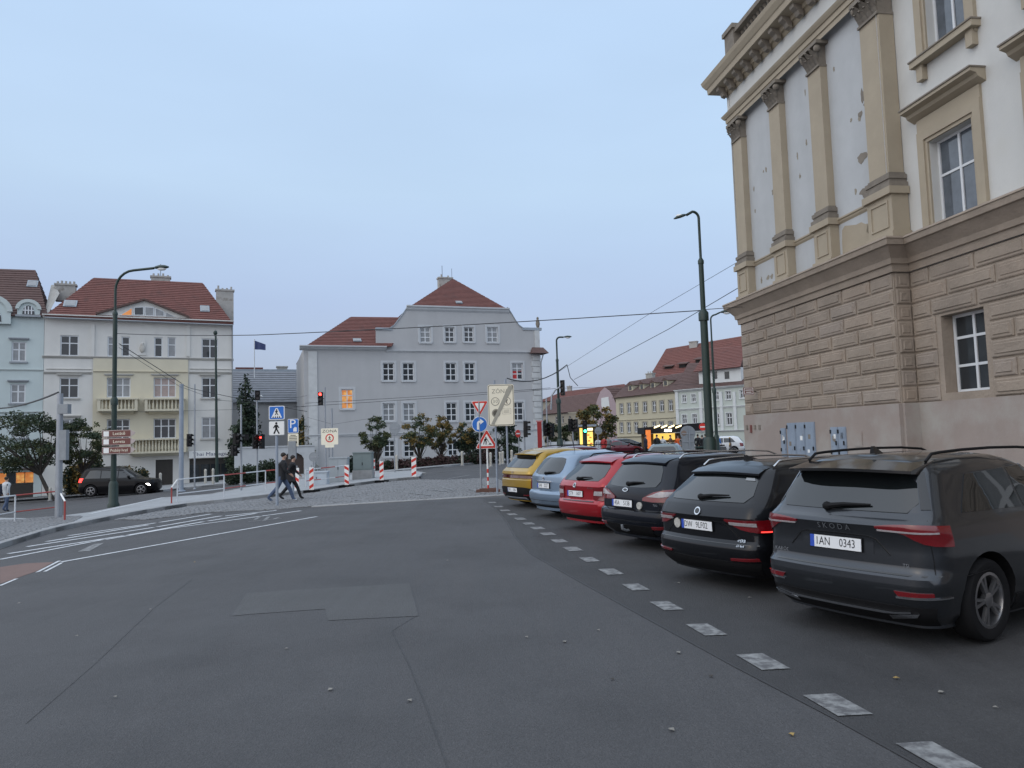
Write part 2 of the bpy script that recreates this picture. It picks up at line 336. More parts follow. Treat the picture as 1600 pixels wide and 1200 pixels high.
# paving of small granite setts (left), real stones
def setts(name, poly, size, dz, parent, ang=0.0, hgt=.03, lim=9000, fan=False):
    import mathutils.geometry as mg
    P2 = [Vector((p.x, p.y)) for p in poly]; x0 = min(p.x for p in P2); x1 = max(p.x for p in P2); y0 = min(p.y for p in P2); y1 = max(p.y for p in P2)
    cx, cy = (x0+x1)/2, (y0+y1)/2; Rr = math.hypot(x1-x0, y1-y0)/2; ca, sa = math.cos(ang), math.sin(ang)
    def inside(x, y):
        c = False; j = len(P2)-1
        for i in range(len(P2)):
            a, b = P2[i], P2[j]
            if (a.y > y) != (b.y > y) and x < (b.x-a.x)*(y-a.y)/(b.y-a.y)+a.x: c = not c
            j = i
        return c
    mb = MB(); n = int(2*Rr/size)+1; rows = 0
    for i in range(n):
        off = random.random()*size
        for j in range(n):
            a = -Rr+j*size+off; b = -Rr+i*size
            if fan: b += .5*abs(math.sin(a*1.1))
            x, y = cx+a*ca-b*sa, cy+a*sa+b*ca
            if not inside(x, y): continue
            h = size*.44; q = []
            jz = dz+random.uniform(-.008, .008); tl = random.uniform(-.05, .05)
            for lvl, sc_ in ((-.03, 1.0), (0, 1.0), (.012, .72)):
                for ux, uy in ((-1, -1), (1, -1), (1, 1), (-1, 1)):
                    xx = a+ux*h*sc_*.97; yy = b+uy*h*sc_*.95
                    q.append((cx+xx*ca-yy*sa, cy+xx*sa+yy*ca, g(x)+jz+lvl+tl*ux*h))
            o = len(mb.v); mb.v += q
            for l in (0, 4):
                for k in range(4): mb.f.append((o+l+k, o+l+(k+1) % 4, o+l+4+(k+1) % 4, o+l+4+k)); mb.m.append(0)
            mb.f.append((o+8, o+9, o+10, o+11)); mb.m.append(0)
    ob = mb.build(name, MT['setts'], parent, fixn=False); ob['kind'] = 'stuff'; return ob
cross_px = [(400, 797.5), (437, 796), (480, 792), (600, 785), (752, 776.5), (785, 774), (800, 769), (796, 757), (775, 747), (700, 750), (655, 749.5), (605, 753.5), (550, 760.5), (490, 770), (415, 778.5), (350, 786), (300, 791), (250, 799), (180, 812), (225, 812.5), (320, 801)]
crossing = struct(sheet('crossing_bed', [(p.x, p.y) for p in P(*cross_px)], -.002, MT['joint']))
setts('granite_setts', P(*cross_px), .15, .012, crossing, R(12), fan=True)
kerb_line([(486, 792.6), (600, 785.6), (752, 777), (790, 774.5)], crossing, h=.035, w=.28)
sp = [(-60, 866), (0, 853), (75, 829.5), (118, 820), (128, 812), (95, 811), (40, 816), (-60, 820)]
setts('granite_setts', P(*sp), .13, .128, pave, R(20))
for a, b in (((140, 808), (255, 781)),): strip('road_marking', gp(*a), gp(*b), .18, .123, MT['paint'], pave)
# asphalt of the crossroad behind, with faint lines
back = struct(sheet('side_road', [(p.x, p.y) for p in P((655, 748), (700, 749), (775, 746), (798, 757), (860, 740), (800, 723), (745, 726), (612, 739), (640, 738), (660, 742))], -.004, MT['asphalt']))
for a, b, w in (((650, 741), (760, 731), .14), ((700, 748), (735, 742), .12), ((715, 749.5), (770, 745), .1), ((745, 735), (790, 733), .14), ((738, 763), (716, 760), .2), ((755, 748), (795, 747), .12)):
    strip('road_marking', gp(*a), gp(*b), w, .001, MT['paint_worn'], back)
# kerb and footway in front of the grey house
isl = [(606, 739), (640, 735.5), (700, 729.5), (748, 724.5), (800, 721.5), (850, 719)]
foot = struct(sheet('footway', [(p.x, p.y) for p in P(*isl)]+[(9, 62), (2.4, 69), (-20, 62), (-14, 50)], .118, MT['paving'], depth=.14))
kerb_line(isl, foot)
# pavement by the left houses and bank behind the dark off-road car
lp = [(-60, 790), (40, 777), (70, 774), (110, 774), (160, 769), (255, 768), (300, 763), (362, 757), (470, 740), (540, 733)]
foot2 = struct(sheet('footway', [(p.x, p.y) for p in P(*lp)]+[(-15, 64), (-20, 72), (-45, 62), (-50, 54)], .118, MT['paving'], depth=.14))
kerb_line(lp, foot2)
# pavement along the palace on the right
pal = struct(sheet('footway', [(11.6, -6), (30, -6), (30, 40), (11, 40), (6.6, 33), (6.9, 29), (8.6, 18)], .118, MT['paving'], depth=.14))
# fallen leaves and bits on the tarmac
lm = [mat('leaf_yellow', (.35, .24, .08), .8, var=.2), mat('leaf_grey', (.22, .21, .19), .8, var=.2), mat('leaf_dark', (.05, .045, .04), .8, var=.2)]
for i, (px, py, k) in enumerate([(823, 996, 1), (882, 1003, 1), (1050, 1141, 1), (1237, 1148, 0), (957, 1062, 2), (1111, 1057, 2), (120, 1000, 1), (30, 957, 1), (235, 957, 1), (448, 1014, 1), (304, 885, 0), (1060, 911, 1), (1172, 934, 1), (1470, 1082, 1), (1555, 1106, 1), (700, 876, 1), (1060, 1020, 1), (640, 1095, 1), (516, 1078, 1), (1400, 1060, 0), (935, 985, 1), (180, 1090, 1)]):
    c = gp(px, py); mb = MB(); a0 = random.random()*6; s = random.uniform(.012, .020)
    ring = [(c.x+s*rr*math.cos(a0+t), c.y+s*rr*math.sin(a0+t), .004+.005*math.sin(3*t)**2) for t, rr in ((0, 1.5), (.7, .8), (1.5, 1.1), (2.4, .7), (3.14, 1.2), (4, .7), (4.8, 1.1), (5.6, .8))]
    mb.prism([(x, y, z+.003) for x, y, z in ring], ring)
    mb.build('fallen_leaf', lm[k], lane if px > 1000 else road)

for q, r_w in ((((668, 766), (706, 770)), .16), (((690, 762), (712, 768)), .14), (((640, 771), (672, 775)), .14), (((520, 786), (560, 783)), .12), (((735, 765), (757, 772)), .2)):
    strip('road_marking', gp(*q[0]), gp(*q[1]), r_w, .034, MT['paint_worn'], crossing)
# ------------------------------------------------------------------ building kit
def wall(F, knots, zb, holes, m, parent, name='wall', dep=.2, d=0.0):
    us = sorted(set([round(k[0], 4) for k in knots]+[round(x, 4) for h in holes for x in h[:2] if knots[0][0] < x < knots[-1][0]]))
    def top(a, b):
        mid = (a+b)/2
        for (ua, za), (ub, zb_) in zip(knots, knots[1:]):
            if ub > ua and ua <= mid <= ub:
                fn = lambda u: za+(zb_-za)*(u-ua)/(ub-ua); return fn(a), fn(b)
        return knots[-1][1], knots[-1][1]
    mb = MB()
    for a, b in zip(us, us[1:]):
        if b-a < 1e-5: continue
        ta, tb = top(a, b); mid = (a+b)/2; z = zb
        for h in sorted([h for h in holes if h[0] < mid < h[1]], key=lambda h: h[2]):
            mb.quad(F.w(a, z, d), F.w(b, z, d), F.w(b, h[2], d), F.w(a, h[2], d)); z = h[3]
        mb.quad(F.w(a, z, d), F.w(b, z, d), F.w(b, tb, d), F.w(a, ta, d))
    for u0, u1, z0, z1 in [h[:4] for h in holes]:
        c = [(u0, z0), (u1, z0), (u1, z1), (u0, z1)]
        for (a, za), (b, zb_) in zip(c, c[1:]+c[:1]): mb.quad(F.w(a, za, d), F.w(a, za, d-dep), F.w(b, zb_, d-dep), F.w(b, zb_, d))
    return mb.build(name, m, parent, fixn=False)
def window(F, r, parent, cols=2, rows=(.64,), d=-.12, fr=.06, fm='white', gm='glass', sill=None, surround=None, sm=None, split=False, hood=0):
    u0, u1, z0, z1 = r; w_, h_ = u1-u0, z1-z0; mb = MB(); t = .07
    for a, b, c, e_ in ((u0, u0+fr, z0, z1), (u1-fr, u1, z0, z1)): mb.fbox(F, a, b, c, e_, d-t, d)
    for c, e_ in ((z0, z0+fr), (z1-fr, z1)): mb.fbox(F, u0+fr, u1-fr, c, e_, d-t, d-.001)
    xs = [u0+w_*i/cols for i in range(1, cols)]; zs = [z0+h_*k for k in rows]
    for x in xs: mb.fbox(F, x-fr*.5, x+fr*.5, z0+fr, z1-fr, d-t, d-.004)
    for z in zs: mb.fbox(F, u0+fr, u1-fr, z-fr*.45, z+fr*.45, d-t, d-.008)
    wn = mb.build('window', MT[fm] if isinstance(fm, str) else fm, parent)
    G = gm if not isinstance(gm, str) else MT[gm]
    if split:
        ub = [u0]+xs+[u1]; zb = [z0]+zs+[z1]
        for a, b in zip(ub, ub[1:]):
            for c, e_ in zip(zb, zb[1:]): MB().fbox(F, a+.02, b-.02, c+.02, e_-.02, d-.05, d-.035).build('pane', G, wn)
    else: MB().fbox(F, u0+.02, u1-.02, z0+.02, z1-.02, d-.05, d-.035).build('pane', G, wn)
    if surround:
        s = surround; mb = MB(); m2 = sm
        for a, b, c, e_ in ((u0-s, u0, z0, z1), (u1, u1+s, z0, z1), (u0-s, u1+s, z1, z1+s)): mb.fbox(F, a, b, c, e_, .0, .035)
        mb.build('surround', m2, wn)
    if sill:
        MB().fbox(F, u0-.12, u1+.12, z0-.12, z0, -.1, sill).build('sill', sm or MT['white'], wn)
    if hood:
        mb = MB(); mb.fbox(F, u0-.2, u1+.2, z1+.22, z1+.30, 0, hood); mb.fbox(F, u0-.12, u1+.12, z1+.14, z1+.22, 0, hood*.6); mb.build('hood', sm, wn)
    return wn
def roof_plane(parent, A, B, C, D, m, step=.33, name='roof', th=.06):
    """A,B eave left/right; C,D ridge right/left; laid as overlapping courses"""
    A, B, C, D = map(Vector, (A, B, C, D)); nrm = (B-A).cross(D-A if (D-A).length > .01 else C-A).normalized()
    if nrm.z < 0: nrm = -nrm
    n = max(2, int(((D-A).length+(C-B).length)/2/step)); mb = MB()
    for i in range(n):
        t0, t1 = i/n, min(1, (i+1.15)/n)
        a, b, c, d_ = A.lerp(D, t0), B.lerp(C, t0), B.lerp(C, t1), A.lerp(D, t1)
        mb.hexa([a-nrm*.05, b-nrm*.05, c-nrm*.05, d_-nrm*.05, a+nrm*th, b+nrm*th, c+nrm*.01, d_+nrm*.01])
    return mb.build(name, m, parent)
def chimney(F, r, d, parent, m=None, pots=3):
    u0, u1, z0, z1 = r; mb = MB(); mb.fbox(F, u0, u1, z0, z1-.15, d-.7, d); mb.fbox(F, u0-.08, u1+.08, z1-.15, z1, d-.78, d+.08)
    ch = mb.build('chimney', m or MT['chim'], parent)
    for i in range(pots):
        c = F.w(u0+(u1-u0)*(i+.5)/pots, z1, d-.35); MB().tube([c, c+Vector((0, 0, random.uniform(.15, .38)))], .09, 8).build('chimney_pot', MT['chim'], ch)
    return ch
def band(F, u0, u1, z0, z1, d, m, parent, name='string_course', prof=None):
    mb = MB(); h = z1-z0
    pr = prof or [(0, .0), (.35, d*.5), (.6, d*.6), (.75, d), (1, d)]
    mb.prism([F.w(u0, z0+h*a, b) for a, b in pr]+[F.w(u0, z1, -.02), F.w(u0, z0, -.02)], [F.w(u1, z0+h*a, b) for a, b in pr]+[F.w(u1, z1, -.02), F.w(u1, z0, -.02)])
    return mb.build(name, m, parent)

# ------------------------------------------------------------------ palace on the right
HD = math.atan2(626-800, FPX); dv = Vector((math.sin(HD), math.cos(HD), 0)); CW = 13.5
def pal_plane(c): A = Vector((c, 0, 0)); return A
k_ = dv.x/dv.y
Yf, Yc = 28.9, 19.85                                   # far corner and near corner of the projecting bay
FA = Fac((CW+k_*Yf, Yf), (CW+k_*Yc, Yc)); LA = FA.len # projecting bay
e0 = Vector((CW+k_*Yc, Yc, 0))-FA.n*.5
FB = Fac((e0.x, e0.y), (e0.x-dv.x*26, e0.y-dv.y*26)); LB = 26.0
FE = Fac((e0.x+FA.n.x*.5, e0.y+FA.n.y*.5), (e0.x, e0.y))   # the short return towards us
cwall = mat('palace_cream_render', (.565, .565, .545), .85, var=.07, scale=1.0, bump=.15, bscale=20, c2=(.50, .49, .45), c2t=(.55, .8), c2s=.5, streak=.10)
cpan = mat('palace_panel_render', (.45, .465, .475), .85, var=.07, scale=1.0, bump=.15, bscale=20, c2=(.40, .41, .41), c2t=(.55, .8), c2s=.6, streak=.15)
ctan = mat('palace_tan_paint', (.37, .315, .235), .8, var=.08, scale=1.5, bump=.15, bscale=25, streak=.12)
crust = mat('palace_rustication', (.305, .25, .20), .85, var=.16, scale=1.3, bump=1.0, bscale=11, streak=.2)
crusts = [crust, crust]+[mat('palace_rustication', q, .85, var=.16, scale=1.3, bump=1.0, bscale=11, streak=.2) for q in ((.285, .235, .19), (.32, .258, .205), (.30, .25, .208))]
cpl = mat('palace_plinth', (.30, .25, .222), .85, var=.07, scale=1.2, bump=.2, bscale=20, c2=(.35, .325, .295), c2t=(.5, .62), c2s=.35)
cdark = mat('palace_weathered_stone', (.20, .175, .145), .9, var=.25, scale=3, bump=.5, bscale=14)
cpeel = mat('palace_bare_plaster', (.27, .24, .19), .9, var=.2, scale=3, bump=.3, bscale=20)
pb = thing('palace_building', 'large cream palace with tan pilasters above brown rusticated ground floor, at right', 'building', FA.w(LA, 0))
ZP, ZR, ZS = 2.5, 6.08, 6.97                           # plinth top, rustication top, sill of the order
ZPED, ZCB, ZCT, ZAR, ZFR, ZCO, ZTOP = 8.42, 13.4, 14.2, 14.75, 15.45, 16.2, 18.0
# plinth, walls and returns
def deep(x0, x1, y0, y1, d):                          # far jamb seen on the recessed plane, near jamb on the wall face
    ym = (y0+y1)/2; return (FB.px(x0, ym, d)[0], FB.px(x1, ym)[0], FB.px((x0+x1)/2, y1, d)[1], FB.px((x0+x1)/2, y0, d)[1])
wg = deep(1491, 1541, 487, 612, -.3); wu = deep(1467, 1527, 203, 357, -.2); wt = deep(1455, 1506, -95, 72, -.2)
dU = 3.35
gw = [(wg[0]+i*dU*1.02, wg[1]+i*dU*1.02, wg[2], wg[3]) for i in range(5)]
uw = [(wu[0]+i*dU, wu[1]+i*dU, wu[2], wu[3]) for i in range(5)]
tw = [(wt[0]+i*dU, wt[1]+i*dU, wt[2], wt[3]) for i in range(5)]
wall(FA, [(0, ZP), (LA, ZP)], 0, [], cpl, pb, 'plinth', d=.10); MB().fbox(FA, 0, LA, 0, ZP, -.3, .095).build('plinth', cpl, pb)
MB().fbox(FE, 0, .5, 0, ZP, -.3, .10).build('plinth', cpl, pb)
gh = [(a-.02, b+.02, c, d_) for a, b, c, d_ in gw]
wall(FB, [(0, ZR+.1), (LB, ZR+.1)], 0, gh, crust, pb, 'wall', dep=.45)
wall(FB, [(0, ZP), (LB, ZP)], 0, [], cpl, pb, 'plinth', d=.06)
wall(FA, [(0, ZR+.1), (LA, ZR+.1)], ZP, [], crust, pb, 'wall'); wall(FE, [(0, ZR+.1), (.5, ZR+.1)], ZP, [], crust, pb, 'wall')
FU = Fac((FA.w(0, 0, -.27).x, FA.w(0, 0, -.27).y), (FA.w(LA, 0, -.27).x, FA.w(LA, 0, -.27).y))   # upper storey wall, set back so that the pilasters stand over the basement face
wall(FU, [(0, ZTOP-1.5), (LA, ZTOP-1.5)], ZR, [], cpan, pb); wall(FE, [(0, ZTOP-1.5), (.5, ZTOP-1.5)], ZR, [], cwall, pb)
wall(FB, [(0, ZTOP-1.5), (LB, ZTOP-1.5)], ZR, uw+tw, cwall, pb, dep=.3)
FN = Fac((FA.w(0, 0, -14).x, FA.w(0, 0, -14).y), (FA.w(0, 0).x, FA.w(0, 0).y))       # far end wall
wall(FN, [(0, ZTOP-1.5), (14, ZTOP-1.5)], 0, [], cwall, pb)
FK = Fac((FB.w(LB, 0).x, FB.w(LB, 0).y), (FB.w(LB, 0, -13).x, FB.w(LB, 0, -13).y)); wall(FK, [(0, ZTOP-1.5), (13, ZTOP-1.5)], 0, [], cwall, pb)
# rusticated blocks, one by one
def block(F, u0, u1, z0, z1, parent, d=0.0, m=None):
    if u1-u0 < .1: return
    g_ = .024; b = .055; h = .055; u0 += g_*1.6; u1 -= g_*1.6; z0 += g_; z1 -= g_; bz = min(b, (z1-z0)*.3); bu = min(b, (u1-u0)*.3); mb = MB()
    o = [(u0, z0), (u1, z0), (u1, z1), (u0, z1)]; s1 = [(u0+.03, z0+.03), (u1-.03, z0+.03), (u1-.03, z1-.03), (u0+.03, z1-.03)]
    s2 = [(u0+.09, z0+.08), (u1-.09, z0+.08), (u1-.09, z1-.08), (u0+.09, z1-.08)]; V = []
    hh = h+random.uniform(-.012, .012)
    for ring, dd in ((o, d-.01), (o, d+.02), (s1, d+hh*.75), (s2, d+hh*.7)): V += [F.w(u, z, dd) for u, z in ring]
    if u1-u0 > .3: V += [F.w(u, z, d+hh*1.15+random.uniform(-.01, .01)) for u, z in [(u0+.11, z0+.1), (u1-.11, z0+.1), (u1-.11, z1-.1), (u0+.11, z1-.1)]]; L = 5
    else: L = 4
    Fs = [(l*4+k, l*4+(k+1) % 4, l*4+4+(k+1) % 4, l*4+4+k) for l in range(L-1) for k in range(4)]+[tuple((L-1)*4+k for k in range(4))]
    mb.add(V, Fs).build('stone_block', m or random.choice(crusts), parent, fixn=False)
NR = 8; rh = (ZR-ZP)/NR; BL = 1.36
for i in range(NR):
    z0 = ZP+i*rh; z1 = z0+rh; off = 0 if i % 2 else BL/2
    u = -off
    while u < LA:
        a, b = max(0, u), min(LA, u+BL)
        if LA-b < .45: b = LA
        block(FA, a, b, z0, z1, pb); u = b if b == LA else u+BL
    block(FE, 0, .5, z0, z1, pb)
    u = .0-off*.7; ends = sorted([(h[0]-.16, h[1]+.16) for h in gw if h[2]-.05 < (z0+z1)/2 < h[3]+.12])
    cuts = [(0, LB)]
    if ends:
        cuts = []; p0 = 0
        for a, b in ends: cuts.append((p0, a)); p0 = b
        cuts.append((p0, LB))
    for a, b in cuts:
        q = a; first = True
        while q < b-.05:
            ln = BL*1.15 if not first else (BL*.55 if i % 2 else BL*1.0); e_ = min(b, q+ln)
            if b-e_ < .35: e_ = b
            block(FB, q, e_, z0, z1, pb); q = e_; first = False
for i, r in enumerate(gw): window(FB, r, pb, 2, (.34, .70), d=-.32, fr=.075, split=True, gm='glass_curtain' if i else 'glass')
glc = mat('window_glass_with_pale_curtain', (.09, .105, .125), .06, var=.35, scale=2.5, spec=.7)
def framed(F, r, hood):
    w_ = window(F, r, pb, 2, (.62,), d=-.22, fr=.07, split=True, gm=glc); u0, u1, z0, z1 = r; mb = MB(); s = .34
    for a, b, c, e_ in ((u0-s, u0-.1, z0-.3, z1+.1), (u1+.1, u1+s, z0-.3, z1+.1), (u0-s, u1+s, z1+.1, z1+s)): mb.fbox(F, a, b, c, e_, 0, .10)
    for a, b, c, e_ in ((u0-.1, u0-.01, z0, z1), (u1+.01, u1+.1, z0, z1), (u0-.1, u1+.1, z1+.005, z1+.1)): mb.fbox(F, a, b, c, e_, 0, .055)
    mb.build('surround', ctan, w_)
    if hood:
        mb = MB(); mb.fbox(F, u0-s, u1+s, z1+s, z1+s+.34, 0, .07); mb.build('frieze_panel', ctan, w_)
        band(F, u0-s-.16, u1+s+.16, z1+s+.34, z1+s+.66, .42, ctan, w_, 'hood')
        MB().fbox(F, u0-s-.18, u1+s+.18, z1+s+.66, z1+s+.70, -.02, .45).build('hood_flashing', cdark, w_)
    else:
        mb = MB(); mb.fbox(F, u0-s-.1, u1+s+.1, z0-.22, z0-.06, -.1, .26)
        for x in (u0-s+.02, u1+s-.24): mb.fbox(F, x, x+.22, z0-.62, z0-.22, 0, .16)
        mb.build('sill', ctan, w_); MB().fbox(F, u0-s-.12, u1+s+.12, z0-.06, z0-.02, -.1, .29).build('sill_flashing', cdark, w_)
for r in uw: framed(FB, r, True)
for r in tw: framed(FB, r, False)
# main string cornice over the ground floor, wrapped round the bay
def wrapped(z0, z1, prof, m, name, FU=FU, o=.27):
    h = z1-z0; path = []
    def ring(d):   # plan corner points at offset d
        return [FU.w(-d, 0, -2.0), FU.w(-d, 0, d), FU.w(LA+d, 0, d), FU.w(LA+d, 0, -.5+o+d), FB.w(LB, 0, d)]
    secs = [[Vector((p.x, p.y, z0+h*a)) for p in ring(d)] for a, d in prof]; mb = MB()
    for s0, s1 in zip(secs, secs[1:]):
        for i in range(4): mb.quad(s0[i], s0[i+1], s1[i+1], s1[i])
    return mb.build(name, m, pb, fixn=False)
wrapped(ZR+.0, ZS, [(0, .08), (.22, .10), (.24, .16), (.40, .18), (.55, .28), (.72, .40), (.74, .47), (.9, .49), (.92, .52), (.98, .50), (1.0, -.3)], crust, 'string_cornice', FA, 0.0)
wrapped(ZPED-.20, ZPED, [(0, .0), (.3, .05), (.5, .11), (.9, .11), (1, .0)], ctan, 'dado_rail') if False else None
def bandA(u0, u1, z0, z1, d, m, name): return band(FU, u0, u1, z0, z1, d, m, pb, name)
pw = .62; pil = [.35, 2.95, 5.55, LA-pw*.5-.12]
pil = [FU.px(1177, 330)[0], FU.px(1226, 300)[0], FU.px(1291, 260)[0], LA-.42]
pil[0] = .42
for i in range(3): bandA(pil[i]+.5, pil[i+1]-.5, ZPED-.22, ZPED-.04, .09, ctan, 'dado_rail')
# pilasters: pedestal, base, shaft, capital with leaves
for k, u in enumerate(pil):
    hw = .36; x1 = u+hw; dd = .30; d00 = -.02 if k < 3 else -.21
    if k == 3: x1 = LA+.08
    sh = MB(); sh.fbox(FU, u-hw, x1, ZPED+.42, ZCB, d00, dd-.06); p = sh.build('pilaster', ctan, pb)
    mb = MB(); mb.fbox(FU, u-hw-.1, x1+.1, ZS, ZPED-.15, d00, dd); mb.fbox(FU, u-hw-.16, x1+.16, ZS, ZS+.22, d00, dd+.07); mb.fbox(FU, u-hw-.18, x1+.18, ZPED-.2, ZPED, d00, dd+.1); mb.build('pedestal', ctan, p)
    mb = MB()   # sunk panel frame on the pedestal
    a, b, c, e_ = u-hw+.05, x1-.05, ZS+.36, ZPED-.34
    for q in ((a, b, c, c+.05), (a, b, e_-.05, e_), (a, a+.05, c+.05, e_-.05), (b-.05, b, c+.05, e_-.05)): mb.fbox(FU, *q, dd-.01, dd+.03)
    mb.build('panel_frame', ctan, p)
    mb = MB(); mb.fbox(FU, u-hw-.13, x1+.13, ZPED, ZPED+.14, d00, dd+.06); mb.fbox(FU, u-hw-.07, x1+.07, ZPED+.14, ZPED+.24, d00, dd); mb.fbox(FU, u-hw-.10, x1+.10, ZPED+.24, ZPED+.36, d00, dd+.03); mb.fbox(FU, u-hw-.04, x1+.04, ZPED+.36, ZPED+.43, d00, dd-.03); mb.build('base', cdark, p)
    cp = MB(); cp.fbox(FU, u-hw-.02, x1+.02, ZCB, ZCB+.07, d00, dd); cp.fbox(FU, u-hw+.02, x1-.02, ZCB+.07, ZCT-.1, d00, dd-.06); cp.fbox(FU, u-hw-.16, x1+.16, ZCT-.11, ZCT, d00, dd+.12)
    c_ = cp.build('capital', cdark, p)
    W = x1-u+hw
    for row, (zz, n, hgt, o) in enumerate(((ZCB+.07, 4, .3, .04), (ZCB+.24, 3, .34, .09))):       # acanthus leaves curling outwards
        for j in range(n):
            cx_ = u-hw+W*(j+.5)/n; lw = W/n*.46; mb = MB(); prof = [(0, dd-.07, 1), (.5, dd-.01+o*.4, 1), (.8, dd+.04+o, .8), (1, dd+.10+o, .5), (.9, dd+.13+o, .3)]
            V = []
            for a, q, s_ in prof: V += [FU.w(cx_-lw*s_, zz+hgt*a, q), FU.w(cx_, zz+hgt*a+.02, q+.025), FU.w(cx_+lw*s_, zz+hgt*a, q)]
            Fs = [(i*3+t, i*3+t+1, i*3+t+4, i*3+t+3) for i in range(4) for t in (0, 1)]
            mb.add(V, Fs).build('acanthus_leaf', cdark, p if False else c_, fixn=False)
    for sgn in (-1, 1):                                                                             # corner volutes
        cc = FU.w(u-hw-.04 if sgn < 0 else x1+.04, ZCT-.24, dd+.03); mb = MB(); mb.ball(cc, .12, .1, .12, 8, 5); mb.build('volute', cdark, c_, smooth=40)
# entablature with modillions, then balustrade
wrapped(ZCT, ZAR, [(0, .26), (.3, .27), (.32, .31), (.62, .32), (.64, .36), (.8, .42), (.92, .45), (1, .3)], ctan, 'architrave')
wrapped(ZAR, ZFR, [(0, .24), (1, .24)], cwall, 'frieze')
wrapped(ZFR, ZFR+.3, [(0, .25), (.5, .32), (.55, .4), (1, .42)], ctan, 'bed_moulding')
wrapped(ZFR+.3, ZCO+.25, [(0, .42), (.08, .74), (.1, .80), (.4, .82), (.45, .86), (.7, .96), (.9, 1.0), (1, .94), (1.0, -.2)], ctan, 'cornice')
u = -.2
while u < LA+.4:
    mb = MB(); mb.prism([FU.w(u, ZFR+.34, .36), FU.w(u, ZFR+.34, .72), FU.w(u, ZFR+.22, .70), FU.w(u, ZFR+.12, .56), FU.w(u, ZFR-.02, .5), FU.w(u, ZFR-.06, .36)], [FU.w(u+.24, ZFR+.34, .36), FU.w(u+.24, ZFR+.34, .72), FU.w(u+.24, ZFR+.22, .70), FU.w(u+.24, ZFR+.12, .56), FU.w(u+.24, ZFR-.02, .5), FU.w(u+.24, ZFR-.06, .36)])
    mb.build('modillion', cdark, pb); u += .72
ZB0 = ZCO+.25
for u in (-.1, LA*.5, LA-.5): 
    mb = MB(); mb.fbox(FU, u, u+.8, ZB0, ZTOP-.1, -.5, .28); mb.fbox(FU, u-.07, u+.87, ZTOP-.1, ZTOP+.08, -.57, .36); mb.build('balustrade_pier', cdark, pb)
MB().fbox(FU, -.1, LA, ZB0, ZB0+.24, -.35, .24).build('balustrade_plinth', cdark, pb); MB().fbox(FU, -.1, LA, ZTOP-.28, ZTOP-.1, -.35, .24).build('balustrade_rail', cdark, pb)
bal = MB().lathe([(.09, 0), (.09, .08), (.05, .12), (.1, .34), (.06, .7), (.05, .9), (.09, .96), (.09, ZTOP-.28-ZB0-.24)], n=10); u = .85; proto = None
while u < LA-.6:
    if not (LA*.5-.1 < u < LA*.5+.9):
        if proto is None: proto = bal.build('baluster', cdark, pb, smooth=40); proto.location = FU.w(u, ZB0+.24, -.05); 
        else: o = proto.copy(); col.objects.link(o); o.location = FU.w(u, ZB0+.24, -.05)
    u += .26
# parapet of the recessed wing and flat roof
MB().fbox(FB, .0, LB, ZCO+.25, ZTOP-.4, -.6, .1).build('parapet', ctan, pb)
MB().prism([FU.w(0, ZCO, -14), FU.w(0, ZCO, 0), FU.w(LA, ZCO, 0), FB.w(0, ZCO, 0), FB.w(LB, ZCO, 0), FB.w(LB, ZCO, -13)], [FU.w(0, ZCO-.3, -14), FU.w(0, ZCO-.3, 0), FU.w(LA, ZCO-.3, 0), FB.w(0, ZCO-.3, 0), FB.w(LB, ZCO-.3, 0), FB.w(LB, ZCO-.3, -13)]).build('roof', MT['zinc'], pb)
# flaked plaster: shallow ragged scars, 3 mm proud patches of bare coat
def scar(F, px, py, w, h, m=None, n=14, seed=0):
    rnd = random.Random(seed); u, z = F.px(px, py)
    pts = []
    for i in range(n):
        a = 2*math.pi*i/n; rr = rnd.uniform(.55, 1.15); pts.append((u+w/2*rr*math.cos(a), z+h/2*rr*math.sin(a)))
    MB().fpoly(F, pts, 0, .006).build('plaster_scar', m or cpeel, pb)
big = [(1316, 360), (1320, 353), (1338, 351), (1346, 347), (1352, 350), (1364, 348), (1366, 358), (1362, 368), (1364, 378), (1352, 384), (1347, 393), (1335, 396), (1324, 402), (1317, 396), (1316, 380)]
MB().fpoly(FU, [FU.px(*q) for q in big], 0, .006).build('plaster_scar', ctan, pb)
MB().fpoly(FU, [FU.px(*q) for q in ((1356, 350), (1365, 345), (1368, 360), (1367, 372), (1360, 367), (1354, 362))], 0, .006).build('plaster_scar', ctan, pb)
for i, (x, y, w, h) in enumerate([(1347, 246, .5, .35), (1350, 300, .45, .3), (1348, 150, .2, .5), (1352, 162, .18, .3), (1345, 178, .25, .25), (1330, 188, .12, .12), (1343, 185, .15, .2), (1260, 223, .12, .3), (1275, 228, .16, .2), (1208, 300, .2, .3), (1197, 265, .14, .22), (1193, 268, .1, .12), (1178, 295, .1, .25), (1200, 434, .3, .2), (1206, 432, .25, .2), (1190, 438, .12, .3), (1246, 244, .1, .35), (1258, 145, .08, .25), (1303, 108, .1, .2), (1337, 300, .12, .25), (1375, 370, .2, .3), (1180, 330, .1, .2), (1250, 275, .12, .2), (1378, 350, .2, .2)]):
    scar(FU, x, y, w, h, cdark if i in (0, 1, 2, 3, 4) else cpeel, seed=i)
